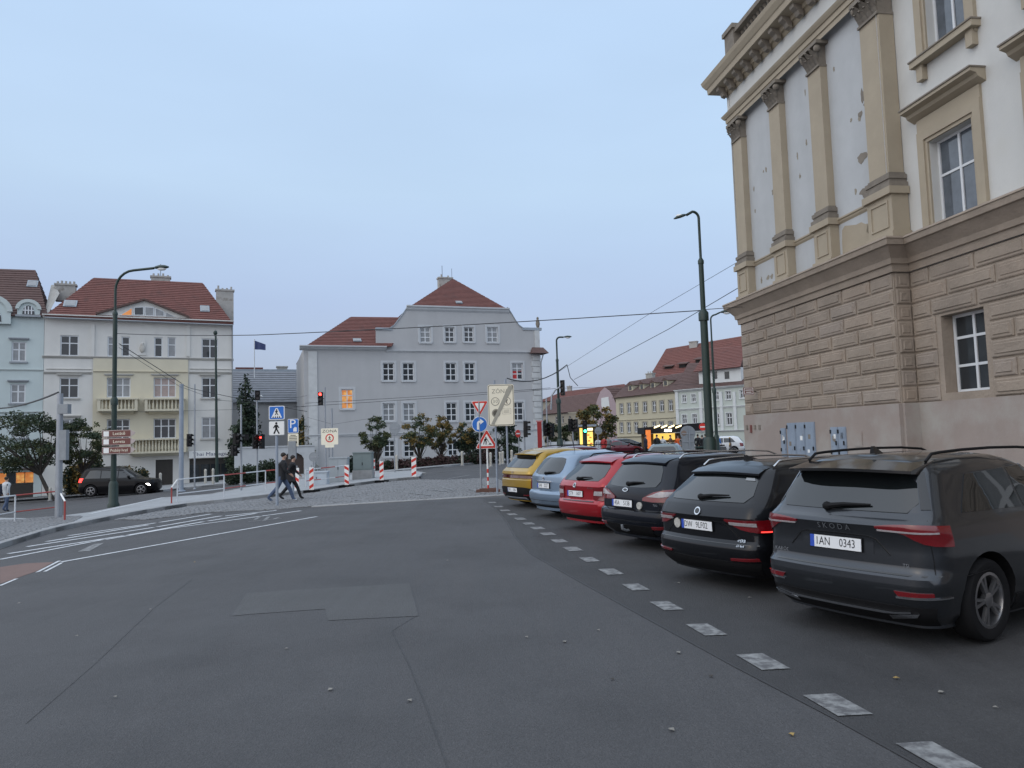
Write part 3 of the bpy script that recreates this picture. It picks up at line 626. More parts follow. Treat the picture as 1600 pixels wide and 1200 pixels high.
# service doors, meter hatch, vents and the street name plaque
cab = mat('cabinet_blue_grey', (.24, .29, .36), .6, var=.15, scale=3, c2=(.16, .15, .14), c2t=(.6, .75), c2s=6)
def cabinet(x0, x1, y0, z0, leaves, nm='service_door'):
    u0, u1, _, z1 = FA.rect(x0, x1, y0, y0+20, .1); root = None
    for i in range(leaves):
        a = u0+(u1-u0)*i/leaves; b = u0+(u1-u0)*(i+1)/leaves
        mb = MB(); mb.fbox(FA, a+.012, b-.012, z0, z1, .08, .14); mb.fbox(FA, a+.05, b-.05, z0+.06, z1-.06, .14, .15); dr = mb.build(nm, cab, pb)
        mb = MB()
        for zz in (z0+.18, z1-.2): mb.fbox(FA, a+.02, a+.07, zz, zz+.12, .14, .175)
        mb.fbox(FA, b-.1, b-.06, (z0+z1)/2-.05, (z0+z1)/2+.08, .15, .18); mb.build('hinge', MT['black'], dr)
        for q in range(3):
            uu = random.uniform(a+.12, b-.2); zz = random.uniform(z0+.5, z1-.3); MB().fbox(FA, uu, uu+random.uniform(.08, .16), zz, zz+random.uniform(.1, .22), .15, .156).build('torn_notice', random.choice([MT['swhite'], cdark, cab]), dr)
cabinet(1231, 1274, 660, .35, 3); cabinet(1299, 1323, 667, .9, 2); cabinet(1221, 1229, 669, .95, 1)
u0, u1, z0, z1 = FA.rect(1336, 1348, 674, 698, .1); mb = MB()
mb.fbox(FA, u0, u1, z0, z1, .09, .12); mb.fbox(FA, u0+.03, u1-.03, z0+.03, z1-.03, .12, .125); mb.build('meter_hatch', cpl, pb)
for i, x in enumerate((1167.5, 1174, 1180, 1187)):
    u0, u1, z0, z1 = FA.rect(x-1.3, x+1.3, 664, 671 if i != 1 else 676, .1); MB().fbox(FA, u0, u1, z0, z1, .09, .13).build('vent', MT['brown'] if i == 1 else cdark, pb)
u0, u1, z0, z1 = FA.rect(1163, 1178, 605, 617, .3); mb = MB(); Fq = frame(FA.w(u0, 0, .3), 25)
pq = thing('street_sign', 'small red street name plate on bracket at palace corner', 'sign', FA.w(.3, z0, .1))
pc = at(1169.5, 611, 27.6); Fq = frame(pc, 0); mb = MB(); mb.fbox(Fq, -.19, .19, pc.z-.14, pc.z+.14, -.02, .02); mb.build('plate', MT['brown'], pq)
mb = MB(); [mb.fbox(Fq, *q, .02, .026) for q in ((-.17, .17, pc.z+.1, pc.z+.12), (-.17, .17, pc.z-.12, pc.z-.1), (-.17, -.15, pc.z-.1, pc.z+.1), (.15, .17, pc.z-.1, pc.z+.1))]
mb.build('border', MT['swhite'], pq)
for q in ((-.12, .12, pc.z+.02, pc.z+.05), (-.1, .1, pc.z-.06, pc.z-.03)): MB().fbox(Fq, *q, .02, .026).build('lettering', MT['swhite'], pq)
MB().tube([pc+Vector((.1, .02, -.02)), FA.w(1.05, pc.z-.02, .05)], .02, 6).build('bracket', MT['black'], pq)
# ------------------------------------------------------------------ cream and white house on the left
def side_walls(F, u0, u1, zt, dep, m, parent, zb=-3):
    mb = MB()
    mb.quad(F.w(u0, zb, 0), F.w(u0, zb, -dep), F.w(u0, zt, -dep), F.w(u0, zt, 0)); mb.quad(F.w(u1, zb, 0), F.w(u1, zb, -dep), F.w(u1, zt, -dep), F.w(u1, zt, 0)); mb.quad(F.w(u0, zb, -dep), F.w(u1, zb, -dep), F.w(u1, zt, -dep), F.w(u0, zt, -dep))
    return mb.build('wall', m, parent)
def pxpt(F, x, y, d): u, z = F.px(x, y, d); return F.w(u, z, d)
H1 = Fac((at(68, 600, 58).x, 58), (at(363, 600, 63.8).x, 63.8))
hw_white = mat('house_pale_render', (.62, .61, .58), .85, var=.06, scale=.6, streak=.12); hw_yel = mat('house_yellow_render', (.58, .535, .415), .85, var=.06, scale=.6, streak=.1)
hw_trim = mat('house_grey_moulding', (.43, .42, .39), .85, var=.1, scale=1)
h1 = thing('town_house', 'cream yellow and white four storey house with red tiled roof and balconies', 'house', H1.w(7, g(-30)))
E = H1.px(215, 502)[1]; W1 = H1.len; zb1 = -3
ones = [(94, 123, 524, 556), (168, 182, 526, 557), (190, 203, 526, 557), (241, 254, 527, 558), (262, 275, 527, 558), (315, 341, 529, 560), (93, 123, 590, 622), (167, 204, 590, 621), (240, 275, 590, 621), (315, 341, 590, 622), (95, 122, 655, 686), (167, 203, 655, 686), (240, 275, 654, 685), (315, 341, 652, 685)]
rs = [H1.rect(*o) for o in ones]; dr_ = H1.rect(243, 270, 718, 762); shop = H1.rect(296, 361, 716, 764)
ub0, ub1 = H1.px(145, 640)[0], H1.px(294, 640)[0]; zc = H1.px(220, 561)[1]; zbal = H1.px(220, 708)[1]
wall(H1, [(0, E), (W1, E)], zb1, rs+[dr_, shop], hw_white, h1, dep=.2); side_walls(H1, 0, W1, E, 11, hw_white, h1)
wall(H1, [(ub0, zc), (ub1, zc)], zbal, [r for r in rs if r[0] > ub0 and r[1] < ub1 and r[3] < zc], hw_yel, h1, 'bay', dep=.1, d=.1)
cp_pale = MT['glass_curtain']; gpink = mat('window_with_pink_curtain', (.33, .26, .24), .2, var=.3, scale=2)
for i, r in enumerate(rs):
    two = i in (1, 2, 3, 4); three = i in (7, 8, 11, 12)
    window(H1, r, h1, 1 if two else 3 if three else 2, (.62,), d=-.08, fr=.085, gm=gpink if i == 8 else ['glass', cp_pale][(i*7 % 3) == 1], sill=.12 if i in (0, 5, 6, 9, 10, 13) else None, sm=hw_trim, hood=.2 if i in (6, 9, 10) else .25 if i in (7, 8) else 0)
dm = mat('door_dark_wood', (.03, .026, .022), .6, var=.15); MB().fbox(H1, dr_[0], dr_[1], dr_[2]-.3, dr_[3], -.2, -.12).build('door', dm, h1)
sh = MB(); sh.fbox(H1, shop[0], shop[1], shop[2]-.3, shop[3], -.2, -.15); shp = sh.build('shop_front', dm, h1)
for k in range(4):
    a = shop[0]+(shop[1]-shop[0])*(k+.06)/4; b = shop[0]+(shop[1]-shop[0])*(k+.94)/4; MB().fbox(H1, a, b, shop[2]+.4, shop[3]-.5, -.15, -.12).build('pane', MT['glass'], shp)
sg = H1.rect(295, 360, 704, 715, .25); sb = MB(); sb.fbox(H1, sg[0], sg[1], sg[2], sg[3], .05, .25); sgn = sb.build('shop_sign', MT['swhite'], h1)
text(H1, (sg[0]+sg[1])/2, (sg[2]+sg[3])/2, .42, 'Thai Massage', mat('sign_navy', (.03, .04, .12), .6, var=0), .256, sgn, sx_=1.2)
for z0p, z1p, d in ((503, 497, .55), (562, 558, .16)):
    a = H1.px(215, z0p)[1]; b = H1.px(215, z1p)[1]; band(H1, -.1, W1+.1, a, b, d, hw_trim if d < .5 else hw_white, h1, 'cornice')
for x0, x1 in ((68, 143), (296, 363)):
    r = H1.rect(x0, x1, 581, 585); band(H1, max(0, r[0]), min(W1, r[1]), r[2], r[3], .15, hw_trim, h1)
for x0, x1 in ((72, 143), (297, 361)):
    r = H1.rect(x0, x1, 576, 578); band(H1, max(0, r[0]), min(W1, r[1]), r[2], r[3], .1, hw_white, h1)
band(H1, ub0, ub1, H1.px(220, 584)[1], H1.px(220, 580)[1]-.0, .22, hw_yel, h1)
for x in (145, 294): r = H1.rect(x-3, x+3, 506, 557); MB().fbox(H1, r[0], r[1], r[2], r[3], 0, .1).build('pilaster_strip', hw_white, h1)
def balcony(x0, x1, y0, y1, n):
    u0, u1, z0, z1 = H1.rect(x0, x1, y0, y1, .9); D = 1.0
    sl_ = MB(); sl_.fbox(H1, u0, u1, z0, z0+.16, 0, D); sl_.prism([H1.w(u0+.3, z0, .1), H1.w(u0+.3, z0, .85), H1.w(u0+.3, z0-.25, .1)], [H1.w(u1-.3, z0, .1), H1.w(u1-.3, z0, .85), H1.w(u1-.3, z0-.25, .1)]); b = sl_.build('balcony', hw_yel, h1)
    MB().fbox(H1, u0-.08, u1+.08, z1-.12, z1, .02, D+.06).build('rail', hw_yel, b)
    for a in (u0, u1-.22): MB().fbox(H1, a, a+.22, z0+.16, z1-.12, D-.22, D).build('balcony_pier', hw_yel, b)
    for k in range(n):
        uu = u0+.35+(u1-u0-.7)*k/(n-1); c = H1.w(uu, z0+.16, D-.12); h = z1-z0-.28
        MB().lathe([(.06, 0), (.06, .06), (.09, h*.3), (.045, h*.75), (.06, h)], c, 8).build('baluster', hw_yel, b, smooth=40)
    return b
balcony(152, 215, 622, 642, 9); balcony(226, 288, 622, 642, 9); balcony(200, 291, 685, 708, 16)
r = H1.rect(215, 229, 530, 555); mb = MB(); um = (r[0]+r[1])/2
mb.fpoly(H1, [(r[0], r[2]), (r[1], r[2]), (r[1]-.1, r[2]+.25), (r[1]-.06, r[3]-.35), (um+.2, r[3]-.03), (um, r[3]), (um-.2, r[3]-.03), (r[0]+.06, r[3]-.35), (r[0]+.1, r[2]+.25)], 0, .09); rel = mb.build('relief_niche', hw_white, h1)
mb = MB(); mb.ball(H1.w(um, r[3]-.5, .1), .17, .1, .2, 10, 6); mb.ball(H1.w(um, r[2]+.55, .1), .26, .12, .36, 10, 6); mb.build('relief_figure', hw_trim, rel, smooth=50)
# roof with hipped ends, triangular dormer, skylights, chimneys
RD = -5.5
eL, eR = pxpt(H1, 70, 494, .5), pxpt(H1, 364, 506, .5); rL, rR = pxpt(H1, 147, 434, RD), pxpt(H1, 316, 442, RD)
roof_plane(h1, eL, eR, rR, rL, MT['tile_red'], .36)
bl, br = H1.w(0, E, -11), H1.w(W1, E, -11)
roof_plane(h1, bl, eL, rL, rL, MT['tile_red'], .5); roof_plane(h1, eR, br, rR, rR, MT['tile_red'], .5); roof_plane(h1, br, bl, rL, rR, MT['tile_red'], .6)
d0, d1, da = H1.px(150, 494, .1), H1.px(296, 499, .1), H1.px(226, 470, .1); zd = d0[1]+.1
mb = MB(); mb.prism([H1.w(d0[0], zd, .15), H1.w(d1[0], zd, .15), H1.w(da[0], da[1], .15)], [H1.w(d0[0]+1, zd, -4), H1.w(d1[0]-1, zd, -4), H1.w(da[0], da[1]+.1, -4)]); dor = mb.build('dormer', hw_white, h1)
mb = MB(); n_ = Vector((0, 0, .16))
for a, b in ((d0, da), (d1, da)):
    A_, B_ = H1.w(a[0], zd, .45), H1.w(b[0], da[1], .45); A2, B2 = H1.w(a[0], zd, -4), H1.w(b[0], da[1]+.1, -4); mb.hexa([A_, B_, B2, A2, A_+n_, B_+n_, B2+n_, A2+n_])
mb.build('dormer_roof', MT['tile_brown'], dor)
orange = mat('lit_window_orange', (.5, .25, .08), .4, var=.4, scale=2, emit=(1, .36, .05), es=.5)
_n = orange.node_tree; _b = _n.nodes['Principled BSDF']; _v = _n.nodes.new('ShaderNodeTexVoronoi'); _v.inputs['Scale'].default_value = 2.6; _r = _n.nodes.new('ShaderNodeValToRGB'); _t = _n.nodes.new('ShaderNodeTexCoord')
_r.color_ramp.elements[0].color = (1, .62, .16, 1); _r.color_ramp.elements[1].color = (.62, .14, .01, 1); _r.color_ramp.elements[1].position = .55
_n.links.new(_t.outputs['Object'], _v.inputs['Vector']); _n.links.new(_v.outputs['Distance'], _r.inputs[0]); _n.links.new(_r.outputs[0], _b.inputs['Emission Color'])
def dwin(xs_, ytop, gm):
    pts = [H1.px(x, y, .15) for x, y in xs_]; mb = MB(); mb.fpoly(H1, pts, .14, .2); w_ = mb.build('window', MT['white'], dor); c = (sum(p[0] for p in pts)/len(pts), sum(p[1] for p in pts)/len(pts))
    MB().fpoly(H1, [(c[0]+(p[0]-c[0])*.8, c[1]+(p[1]-c[1])*.82) for p in pts], .2, .215).build('pane', gm, w_)
dwin([(187, 493), (207, 493), (207, 481)], 0, orange); dwin([(209, 493), (225, 493), (225, 479), (209, 480)], 0, MT['glass'])
dwin([(226, 494), (241, 494), (241, 480), (226, 479)], 0, cp_pale); dwin([(242, 494), (257, 494), (257, 487), (242, 481)], 0, cp_pale); dwin([(258, 495), (274, 495), (259, 488)], 0, cp_pale)
def skyl(F, e0, e1, q1, q0, x, y, w_, h_, parent):           # roof light lying in the roof plane
    n = (e1-e0).cross(q0-e0).normalized(); n = n if n.z > 0 else -n; d = ray(x, y); o = Vector((0, 0, CAMZ)); p = o+d*((e0-o).dot(n)/d.dot(n)); s = (q0-e0).normalized(); s = (s-F.u*s.dot(F.u)).normalized(); mb = MB()
    for k, (ww, hh, m_) in enumerate(((w_, h_, MT['zinc']), (w_*.78, h_*.78, MT['glass_curtain']))):
        c = [p+n*.08-F.u*ww/2-s*hh/2, p+n*.08+F.u*ww/2-s*hh/2, p+n*.08+F.u*ww/2+s*hh/2, p+n*.08-F.u*ww/2+s*hh/2]; mb = MB(); mb.prism([q+n*(.06+.03*k) for q in c], c)
        if k == 0: par_ = mb.build('roof_light', m_, parent)
        else: mb.build('pane', m_, par_)
skyl(H1, eL, eR, rR, rL, 110, 476, .95, 1.1, h1); skyl(H1, eL, eR, rR, rL, 320, 484, .75, 1.1, h1)
chimney(H1, H1.rect(236, 266, 431, 452, -6), -6, h1, pots=4); chimney(H1, H1.rect(338, 365, 452, 500, -2.5), -2.5, h1, pots=4); chimney(H1, H1.rect(86, 118, 443, 470, -4), -4, h1, pots=5)
c = pxpt(H1, 251, 431, -6.3); MB().tube([c, c+Vector((0, 0, 1.1))], .025, 5).build('aerial', MT['wire'], h1)
MB().tube([pxpt(H1, 363, 508, .12), pxpt(H1, 363, 700, .12)], .06, 6).build('downpipe', MT['sback'], h1)
MB().tube([pxpt(H1, 70, 496, .62), pxpt(H1, 364, 508, .62)], .07, 6).build('gutter', MT['sback'], h1)

# ------------------------------------------------------------------ pale blue green house at the frame's left edge
H2 = Fac((at(-150, 600, 54.2).x, 54.2), (at(67.5, 600, 58).x, 58)); W2 = H2.len
hb = mat('house_blue_green_render', (.50, .565, .56), .85, var=.06, scale=.6, streak=.12); hb2 = mat('house_pale_green_trim', (.48, .53, .52), .85, var=.05)
h2 = thing('town_house', 'pale blue green ornate house with arched gable windows at left edge', 'house', H2.w(W2*.7, g(-38)))
r2 = [H2.rect(18, 41, 534, 565), H2.rect(16, 40, 600, 630), H2.rect(-60, -34, 530, 562), H2.rect(-62, -36, 596, 628), H2.rect(-110, -84, 528, 560), H2.rect(-112, -86, 594, 626), H2.rect(18, 41, 655, 684), H2.rect(-62, -36, 655, 684)]
E2 = H2.px(40, 494)[1]; garage = H2.rect(-20, 52, 738, 785)
wall(H2, [(0, E2), (W2, E2)], -3, r2+[garage], hb, h2); side_walls(H2, 0, W2, E2, 11, hb, h2)
for r in r2: window(H2, r, h2, 2, (.60,), d=-.08, fr=.1, gm=cp_pale, sill=.12, sm=MT['sback'], hood=.22)
gl = MB(); gl.fbox(H2, garage[0], garage[1], garage[2]-.3, garage[3]-.9, -.25, -.15); gd = gl.build('garage_door', dm, h2)
for k in range(5):
    a = garage[0]+(garage[1]-garage[0])*(k+.05)/5; b = garage[0]+(garage[1]-garage[0])*(k+.95)/5; MB().fbox(H2, a, b, garage[3]-.85, garage[3]-.05, -.22, -.16).build('pane', orange if k != 2 else MT['glass'], gd)
band(H2, 0, W2, garage[3]+.1, garage[3]+.35, .5, MT['sback'], h2, 'canopy'); band(H2, 0, W2, H2.px(30, 646)[1], H2.px(30, 643)[1], .12, hb2, h2); band(H2, 0, W2, H2.px(30, 580)[1], H2.px(30, 577)[1], .1, hb2, h2)
def arch(x0, x1, y0, y1, d=.25, rad=None):
    u0, u1, z0, z1 = H2.rect(x0, x1, y0, y1, d); um = (u0+u1)/2; rr = (u1-u0)/2; pts = [(u0, z0), (u1, z0)]+[(um+rr*math.cos(t), z1-rr*.9+rr*.9*math.sin(t)) for t in [math.pi*i/12 for i in range(13)]]
    mb = MB(); mb.fpoly(H2, pts, -2.5, d); a = mb.build('gable', hb, h2); mb = MB()
    outer = [(um+(rr+.12)*math.cos(t), z1-rr*.9+(rr*.9+.12)*math.sin(t)) for t in [math.pi*i/12 for i in range(13)]]; inner = [(um+rr*.82*math.cos(t), z1-rr*.9+rr*.72*math.sin(t)) for t in [math.pi*i/12 for i in range(13)]]
    for i in range(12): mb.hexa([H2.w(*outer[i], d-.1), H2.w(*outer[i+1], d-.1), H2.w(*inner[i+1], d-.1), H2.w(*inner[i], d-.1), H2.w(*outer[i], d+.14), H2.w(*outer[i+1], d+.14), H2.w(*inner[i+1], d+.14), H2.w(*inner[i], d+.14)])
    mb.build('arch_moulding', hb2, a); wi = [(um+rr*.55*math.cos(t), z0+.15+rr*.95*max(0, math.sin(t))) for t in [math.pi*i/10 for i in range(11)]]
    MB().fpoly(H2, wi, d-.02, d+.03).build('pane', MT['glass'], a); mb = MB()
    for o in (-.28, .28, 0): mb.fbox(H2, um+rr*o-.04, um+rr*o+.04, z0+.15, z0+.1+rr*.9, d+.03, d+.07)
    mb.fbox(H2, um-rr*.5, um+rr*.5, z0+.12+rr*.4, z0+.2+rr*.4, d+.03, d+.06); mb.build('glazing_bars', MT['white'], a)
arch(27, 62, 470, 494); arch(-48, 17, 462, 505, .35); MB().fbox(H2, *H2.rect(24, 64, 492, 495, .3), 0, .4).build('ledge', MT['sback'], h2)
eL2, eR2 = pxpt(H2, -155, 490, .3), pxpt(H2, 74, 494, .3); q0, q1 = pxpt(H2, -150, 415, -5), pxpt(H2, 55, 422, -5)
roof_plane(h2, eL2, eR2, q1, q0, MT['tile_brown'], .36); roof_plane(h2, eR2, H2.w(W2, E2, -11), q1, q1, MT['tile_brown'], .5)
skyl(H2, eL2, eR2, q1, q0, 51, 445, .75, 1.0, h2)
mb = MB(); mb.prism([pxpt(H2, 68, 495, .3), pxpt(H2, 88, 458, -3), pxpt(H2, 80, 445, -5)], [pxpt(H2, 73, 495, .3), pxpt(H2, 93, 458, -3), pxpt(H2, 85, 445, -5)]); mb.build('party_wall', MT['chim'], h2)

# ------------------------------------------------------------------ grey gabled house in the middle
H3 = Fac((at(475, 600, 62.7).x, 62.7), (at(845, 600, 69.7).x, 69.7)); W3 = H3.len
gr = mat('house_grey_render', (.41, .412, .418), .88, var=.05, scale=.5, c2=(.40, .405, .415), c2t=(.6, .7), c2s=.35, streak=.1); grl = mat('house_pale_grey_trim', (.46, .475, .49), .85, var=.08, scale=1.5)
gq = mat('house_pale_quoins', (.50, .51, .51), .85, var=.12, scale=2)
h3 = thing('town_house', 'grey rendered house with curved gable and red pyramid roof, centre', 'house', H3.w(W3/2, 0))
kn = [H3.px(*q) for q in ((475, 543), (587, 543), (587.01, 515), (608, 514), (616, 509), (622, 501), (630, 490), (637, 479.5), (793, 481.5), (799, 490), (806, 502), (811, 509), (818, 514), (845, 515))]
kn[0] = (0, kn[0][1]); kn[-1] = (W3, kn[-1][1])
w3 = [H3.rect(*q) for q in ((656, 673, 511, 535), (695, 710, 511, 534.5), (725, 740, 511, 534.5), (761, 778, 511, 535), (598, 616, 567, 595), (629, 647, 567, 595), (696, 713, 567, 595), (726, 742, 567, 595), (800, 817, 567, 593), (598, 617, 630, 658), (630, 648, 630, 658), (697, 714, 629, 658), (727, 743, 629, 658), (800, 818, 628, 657), (533, 552, 608, 639), (600, 618, 688, 714), (631, 648, 688, 714), (700, 715, 685, 712), (729, 746, 685, 712))]
wall(H3, kn, -1, w3, gr, h3, dep=.25); side_walls(H3, 0, W3, kn[0][1], 14, gr, h3)
redb = mat('window_red_blind', (.45, .02, .02), .4, var=.2)
for i, r in enumerate(w3):
    gm = {8: redb, 14: orange, 9: cp_pale, 10: cp_pale, 3: cp_pale, 0: cp_pale}.get(i, MT['glass'])
    window(H3, r, h3, 2, (.34, .68), d=-.1, fr=.085, gm=gm, surround=.2, sm=grl, sill=.1)
    if i == 8: u0, u1, z0, z1 = r; MB().fbox(H3, u0+.1, u1-.1, z1-.75, z1-.08, -.13, -.115).build('blind', cp_pale, h3); MB().fbox(H3, (u0+u1)/2+.05, u1-.1, z0+.08, z1-.8, -.13, -.118).build('pane', MT['glass'], h3)
zc0, zc1 = H3.px(720, 551.5)[1], H3.px(720, 548.5)[1]; us = H3.px(603, 550)[0]; band(H3, us, W3-.3, zc0, zc1, .16, grl, h3)
band(H3, 0, W3, H3.px(660, 680)[1], H3.px(660, 674.5)[1], .18, grl, h3); ur = H3.px(603, 545)[0]; band(H3, -.35, ur, H3.px(540, 548)[1], H3.px(540, 541)[1], .55, grl, h3, 'cornice')
band(H3, H3.px(635, 481)[0], H3.px(795, 481)[0], H3.px(715, 488)[1], H3.px(715, 479.5)[1], .3, grl, h3, 'cornice')
for x0, x1 in ((587, 612), (816, 846)): r = H3.rect(x0, x1, 513, 516); MB().fbox(H3, r[0], r[1], r[2], r[3]+.06, -.3, .08).build('coping', MT['zinc'], h3)
a = [H3.px(*q) for q in ((608, 514), (616, 509), (622, 501), (630, 490), (637, 479.5))]; b = [H3.px(*q) for q in ((793, 481.5), (799, 490), (806, 502), (811, 509), (818, 514))]
for L_ in (a, b):
    mb = MB()
    for p, q in zip(L_, L_[1:]): mb.hexa([H3.w(p[0], p[1], -.3), H3.w(q[0], q[1], -.3), H3.w(q[0], q[1], .08), H3.w(p[0], p[1], .08), H3.w(p[0], p[1]+.1, -.3), H3.w(q[0], q[1]+.1, -.3), H3.w(q[0], q[1]+.1, .08), H3.w(p[0], p[1]+.1, .08)])
    mb.build('coping', MT['zinc'], h3)
r = H3.rect(482, 496, 549, 700); MB().fbox(H3, r[0], r[1], -1, r[3], 0, .09).build('pilaster_strip', gq, h3)
zq = H3.px(842, 555)[1]; k = 0
while zq > .6:
    o = .15 if k % 2 else 0; MB().fbox(H3, W3-.75-o, W3+.04, zq-.52, zq-.03, -.4, .07).build('quoin', gq, h3); zq -= .55; k += 1
r = H3.rect(835, 846, 515, 543); MB().fbox(H3, r[0], W3+.02, r[2], r[3], -.4, .06).build('pilaster_strip', gq, h3)
r = H3.rect(827, 853, 543, 553); u0, u1, z0, z1 = r; mb = MB(); mb.hexa([H3.w(u0, z0, -1), H3.w(u1, z0, -1), H3.w(u1, z0, .8), H3.w(u0, z0, .8), H3.w(u0+.3, z1, -.7), H3.w(u1-.3, z1, -.7), H3.w(u1-.3, z1, .1), H3.w(u0+.3, z1, .1)]); mb.build('roof', MT['tile_brown'], h3)
mb = MB(); c = pxpt(H3, 849, 553, .5); mb.tube([c, c-Vector((.25, 0, .8)), c-Vector((.3, 0, 7.3))], .06, 6); mb.build('downpipe', MT['sback'], h3)
# statue on the corner pier
c = pxpt(H3, 840.5, 514.5, -.15); mb = MB(); mb.lathe([(.24, 0), (.24, .1), (.13, .18), (.16, .3), (.21, .52), (.17, .72), (.2, .86), (.08, .94), (.11, 1.02), (.11, 1.12), (.03, 1.2)], c, 10); mb.build('statue', cdark, h3, smooth=50)
# roofs
eA, eB = pxpt(H3, 480, 540, .5), pxpt(H3, 612, 541, .5); qA, qB = pxpt(H3, 549, 495, -5), pxpt(H3, 640, 496, -5)
roof_plane(h3, eA, eB, qB, qA, MT['tile_red'], .36); roof_plane(h3, H3.w(0, kn[0][1], -14), eA, qA, qA, MT['tile_red'], .5)
eC, eD = pxpt(H3, 640, 480, .1), pxpt(H3, 790, 482, .1); ap = pxpt(H3, 708, 436, -6)
roof_plane(h3, eC, eD, ap, ap, MT['tile_red'], .36); ub_, uc_ = H3.px(640, 480)[0], H3.px(790, 482)[0]; ap2 = ap-H3.n*8
roof_plane(h3, H3.w(ub_, eC.z, -14), eC, ap, ap2, MT['tile_red'], .5); roof_plane(h3, eD, H3.w(uc_, eD.z, -14), ap2, ap, MT['tile_red'], .5)
MB().fbox(H3, ub_, uc_, kn[0][1], eC.z-.05, -14, -.5).build('wall', gr, h3)
chimney(H3, H3.rect(686, 707, 433, 462, -8), -8, h3, pots=2); c = pxpt(H3, 691, 433, -8.3); mb = MB(); mb.tube([c, c+Vector((0, 0, 1.2))], .025, 5); c2_ = pxpt(H3, 706, 433, -8.3); mb.tube([c2_, c2_+Vector((0, 0, .9))], .02, 5); mb.build('aerial', MT['wire'], h3)
for x, y, w_ in ((558, 533, .7),): skyl(H3, eA, eB, qB, qA, x, y, w_, .6, h3)
skyl(H3, eC, eD, ap, ap, 717, 474, .6, .5, h3)
rr_ = H3.rect(822, 842, 682, 716); um = (rr_[0]+rr_[1])/2; pts = [(um+1.25*math.cos(t), 1.2+1.25*math.sin(t)) for t in [math.pi*i/10 for i in range(11)]]+[(um-1.25, 0), (um+1.25, 0)]
MB().fpoly(H3, pts, 0, .05).build('arched_doorway', grl, h3)

# ------------------------------------------------------------------ low house with a grey roof, garden wall and arched gate between
H4 = Fac((at(368, 640, 74).x, 74), (at(500, 640, 77).x, 77)); W4 = H4.len; h4 = thing('low_house', 'low house under a long grey roof between the cream and grey houses', 'house', H4.w(W4/2, -1))
hz = H4.px(430, 629)[1]; wall(H4, [(-2, hz), (W4, hz)], -3, [], gr, h4); roof_plane(h4, H4.w(-2, hz, .4), H4.w(W4, hz, .4), pxpt(H4, 500, 581, -6), pxpt(H4, 350, 580, -6), MT['slate'], .5)
MB().fbox(H4, *H4.rect(360, 480, 577, 584, -6.2), -7, -6.2).build('ridge', MT['zinc'], h4); chimney(H4, H4.rect(433, 449, 572, 584, -6.5), -6.5, h4, pots=0); MB().fbox(H4, *H4.rect(368, 411, 574, 579, -8), -12, -8).build('rear_roof', MT['tile_red'], h4)
gwl = Fac((at(366, 700, 60).x, 60), (at(482, 700, 62).x, 62)); gw_ = thing('garden_wall', 'grey garden wall with dark arched gate beside the grey house', 'wall', gwl.w(3, -1))
zt = gwl.px(420, 699)[1]; gate = gwl.rect(441, 475, 708, 748); wall(gwl, [(0, zt), (gwl.len+.5, zt)], -2.5, [gate], grl, gw_, dep=.4); MB().fbox(gwl, 0, gwl.len+.5, zt, zt+.1, -.45, .08).build('coping', grl, gw_)
um = (gate[0]+gate[1])/2; hw_ = (gate[1]-gate[0])/2; MB().fbox(gwl, gate[0], gate[1], gate[2]-.6, gate[3], -.4, -.3).build('gate', mat('gate_brown', (.045, .03, .025), .6, var=.2), gw_)
for sg_ in (-1, 1): MB().fpoly(gwl, [(um+sg_*hw_, gate[3]), (um+sg_*hw_, gate[3]-.5), (um+sg_*hw_*.8, gate[3]-.18), (um+sg_*hw_*.4, gate[3])], -.29, -.02).build('arch_spandrel', grl, gw_)
fp = at(397.5, 576, 78); fl = thing('flag', 'dark blue flag on thin pole above the low grey roof', 'flag', fp); MB().tube([fp-Vector((0, 0, 1)), at(397.5, 530, 78)], .05, 6).build('pole', MT['white'], fl)
t0 = at(397.8, 532, 78); V = []; NX = 8
for i in range(NX+1):
    for j in range(4): V.append(t0+Vector((1.15*i/NX, .12*math.sin(i*1.1), -.45*(i/NX)-.95*j/3*(1-.35*i/NX))))
MB().add(V, [(i*4+j, i*4+j+1, i*4+j+5, i*4+j+4) for i in range(NX) for j in range(3)]).build('cloth', mat('flag_blue', (.05, .07, .17), .8, var=.15), fl, smooth=60, fixn=False)

# ------------------------------------------------------------------ houses at the far side of the square
def simple_house(name, label, A, B, ew, m, wins, roof, rm, cols=2, trim=None, dep=10, bands=(), fr=.1, rows=(.62,), gm='glass', sur=.12):
    F = Fac(A, B); h = thing(name, label, 'house', F.w(F.len/2, 0)); z = F.px(*ew)[1]
    rs_ = [F.rect(*w_) for w_ in wins]; wall(F, [(0, z), (F.len, z)], -1, rs_, m, h); side_walls(F, 0, F.len, z, dep, m, h, -1)
    for r in rs_: window(F, r, h, cols, rows, d=-.1, fr=fr, gm=gm, surround=sur, sm=trim or m, sill=.1)
    for y0, y1, d in bands: a = F.px(ew[0], y0)[1]; b = F.px(ew[0], y1)[1]; band(F, 0, F.len, a, b, d, trim or m, h)
    if roof:
        (l0, r0_, r1, l1), dd = roof; eL, eR = pxpt(F, *l0, .4), pxpt(F, *r0_, .4); tL, tR = pxpt(F, *l1, -dd), pxpt(F, *r1, -dd)
        roof_plane(h, eL, eR, tR, tL, rm, .5); roof_plane(h, F.w(0, z, -2*dd), eL, tL, tL, rm, .6); roof_plane(h, eR, F.w(F.len, z, -2*dd), tR, tR, rm, .6)
        h['eave'] = 1; del h['eave']; return F, h, (eL, eR, tR, tL)
    return F, h, None
crm = mat('far_house_cream', (.47, .435, .325), .85, var=.05, scale=.5); pgr = mat('far_house_pale_green', (.46, .50, .46), .85, var=.05, scale=.5); pwh = mat('far_house_white_trim', (.60, .62, .62), .8, var=.05)
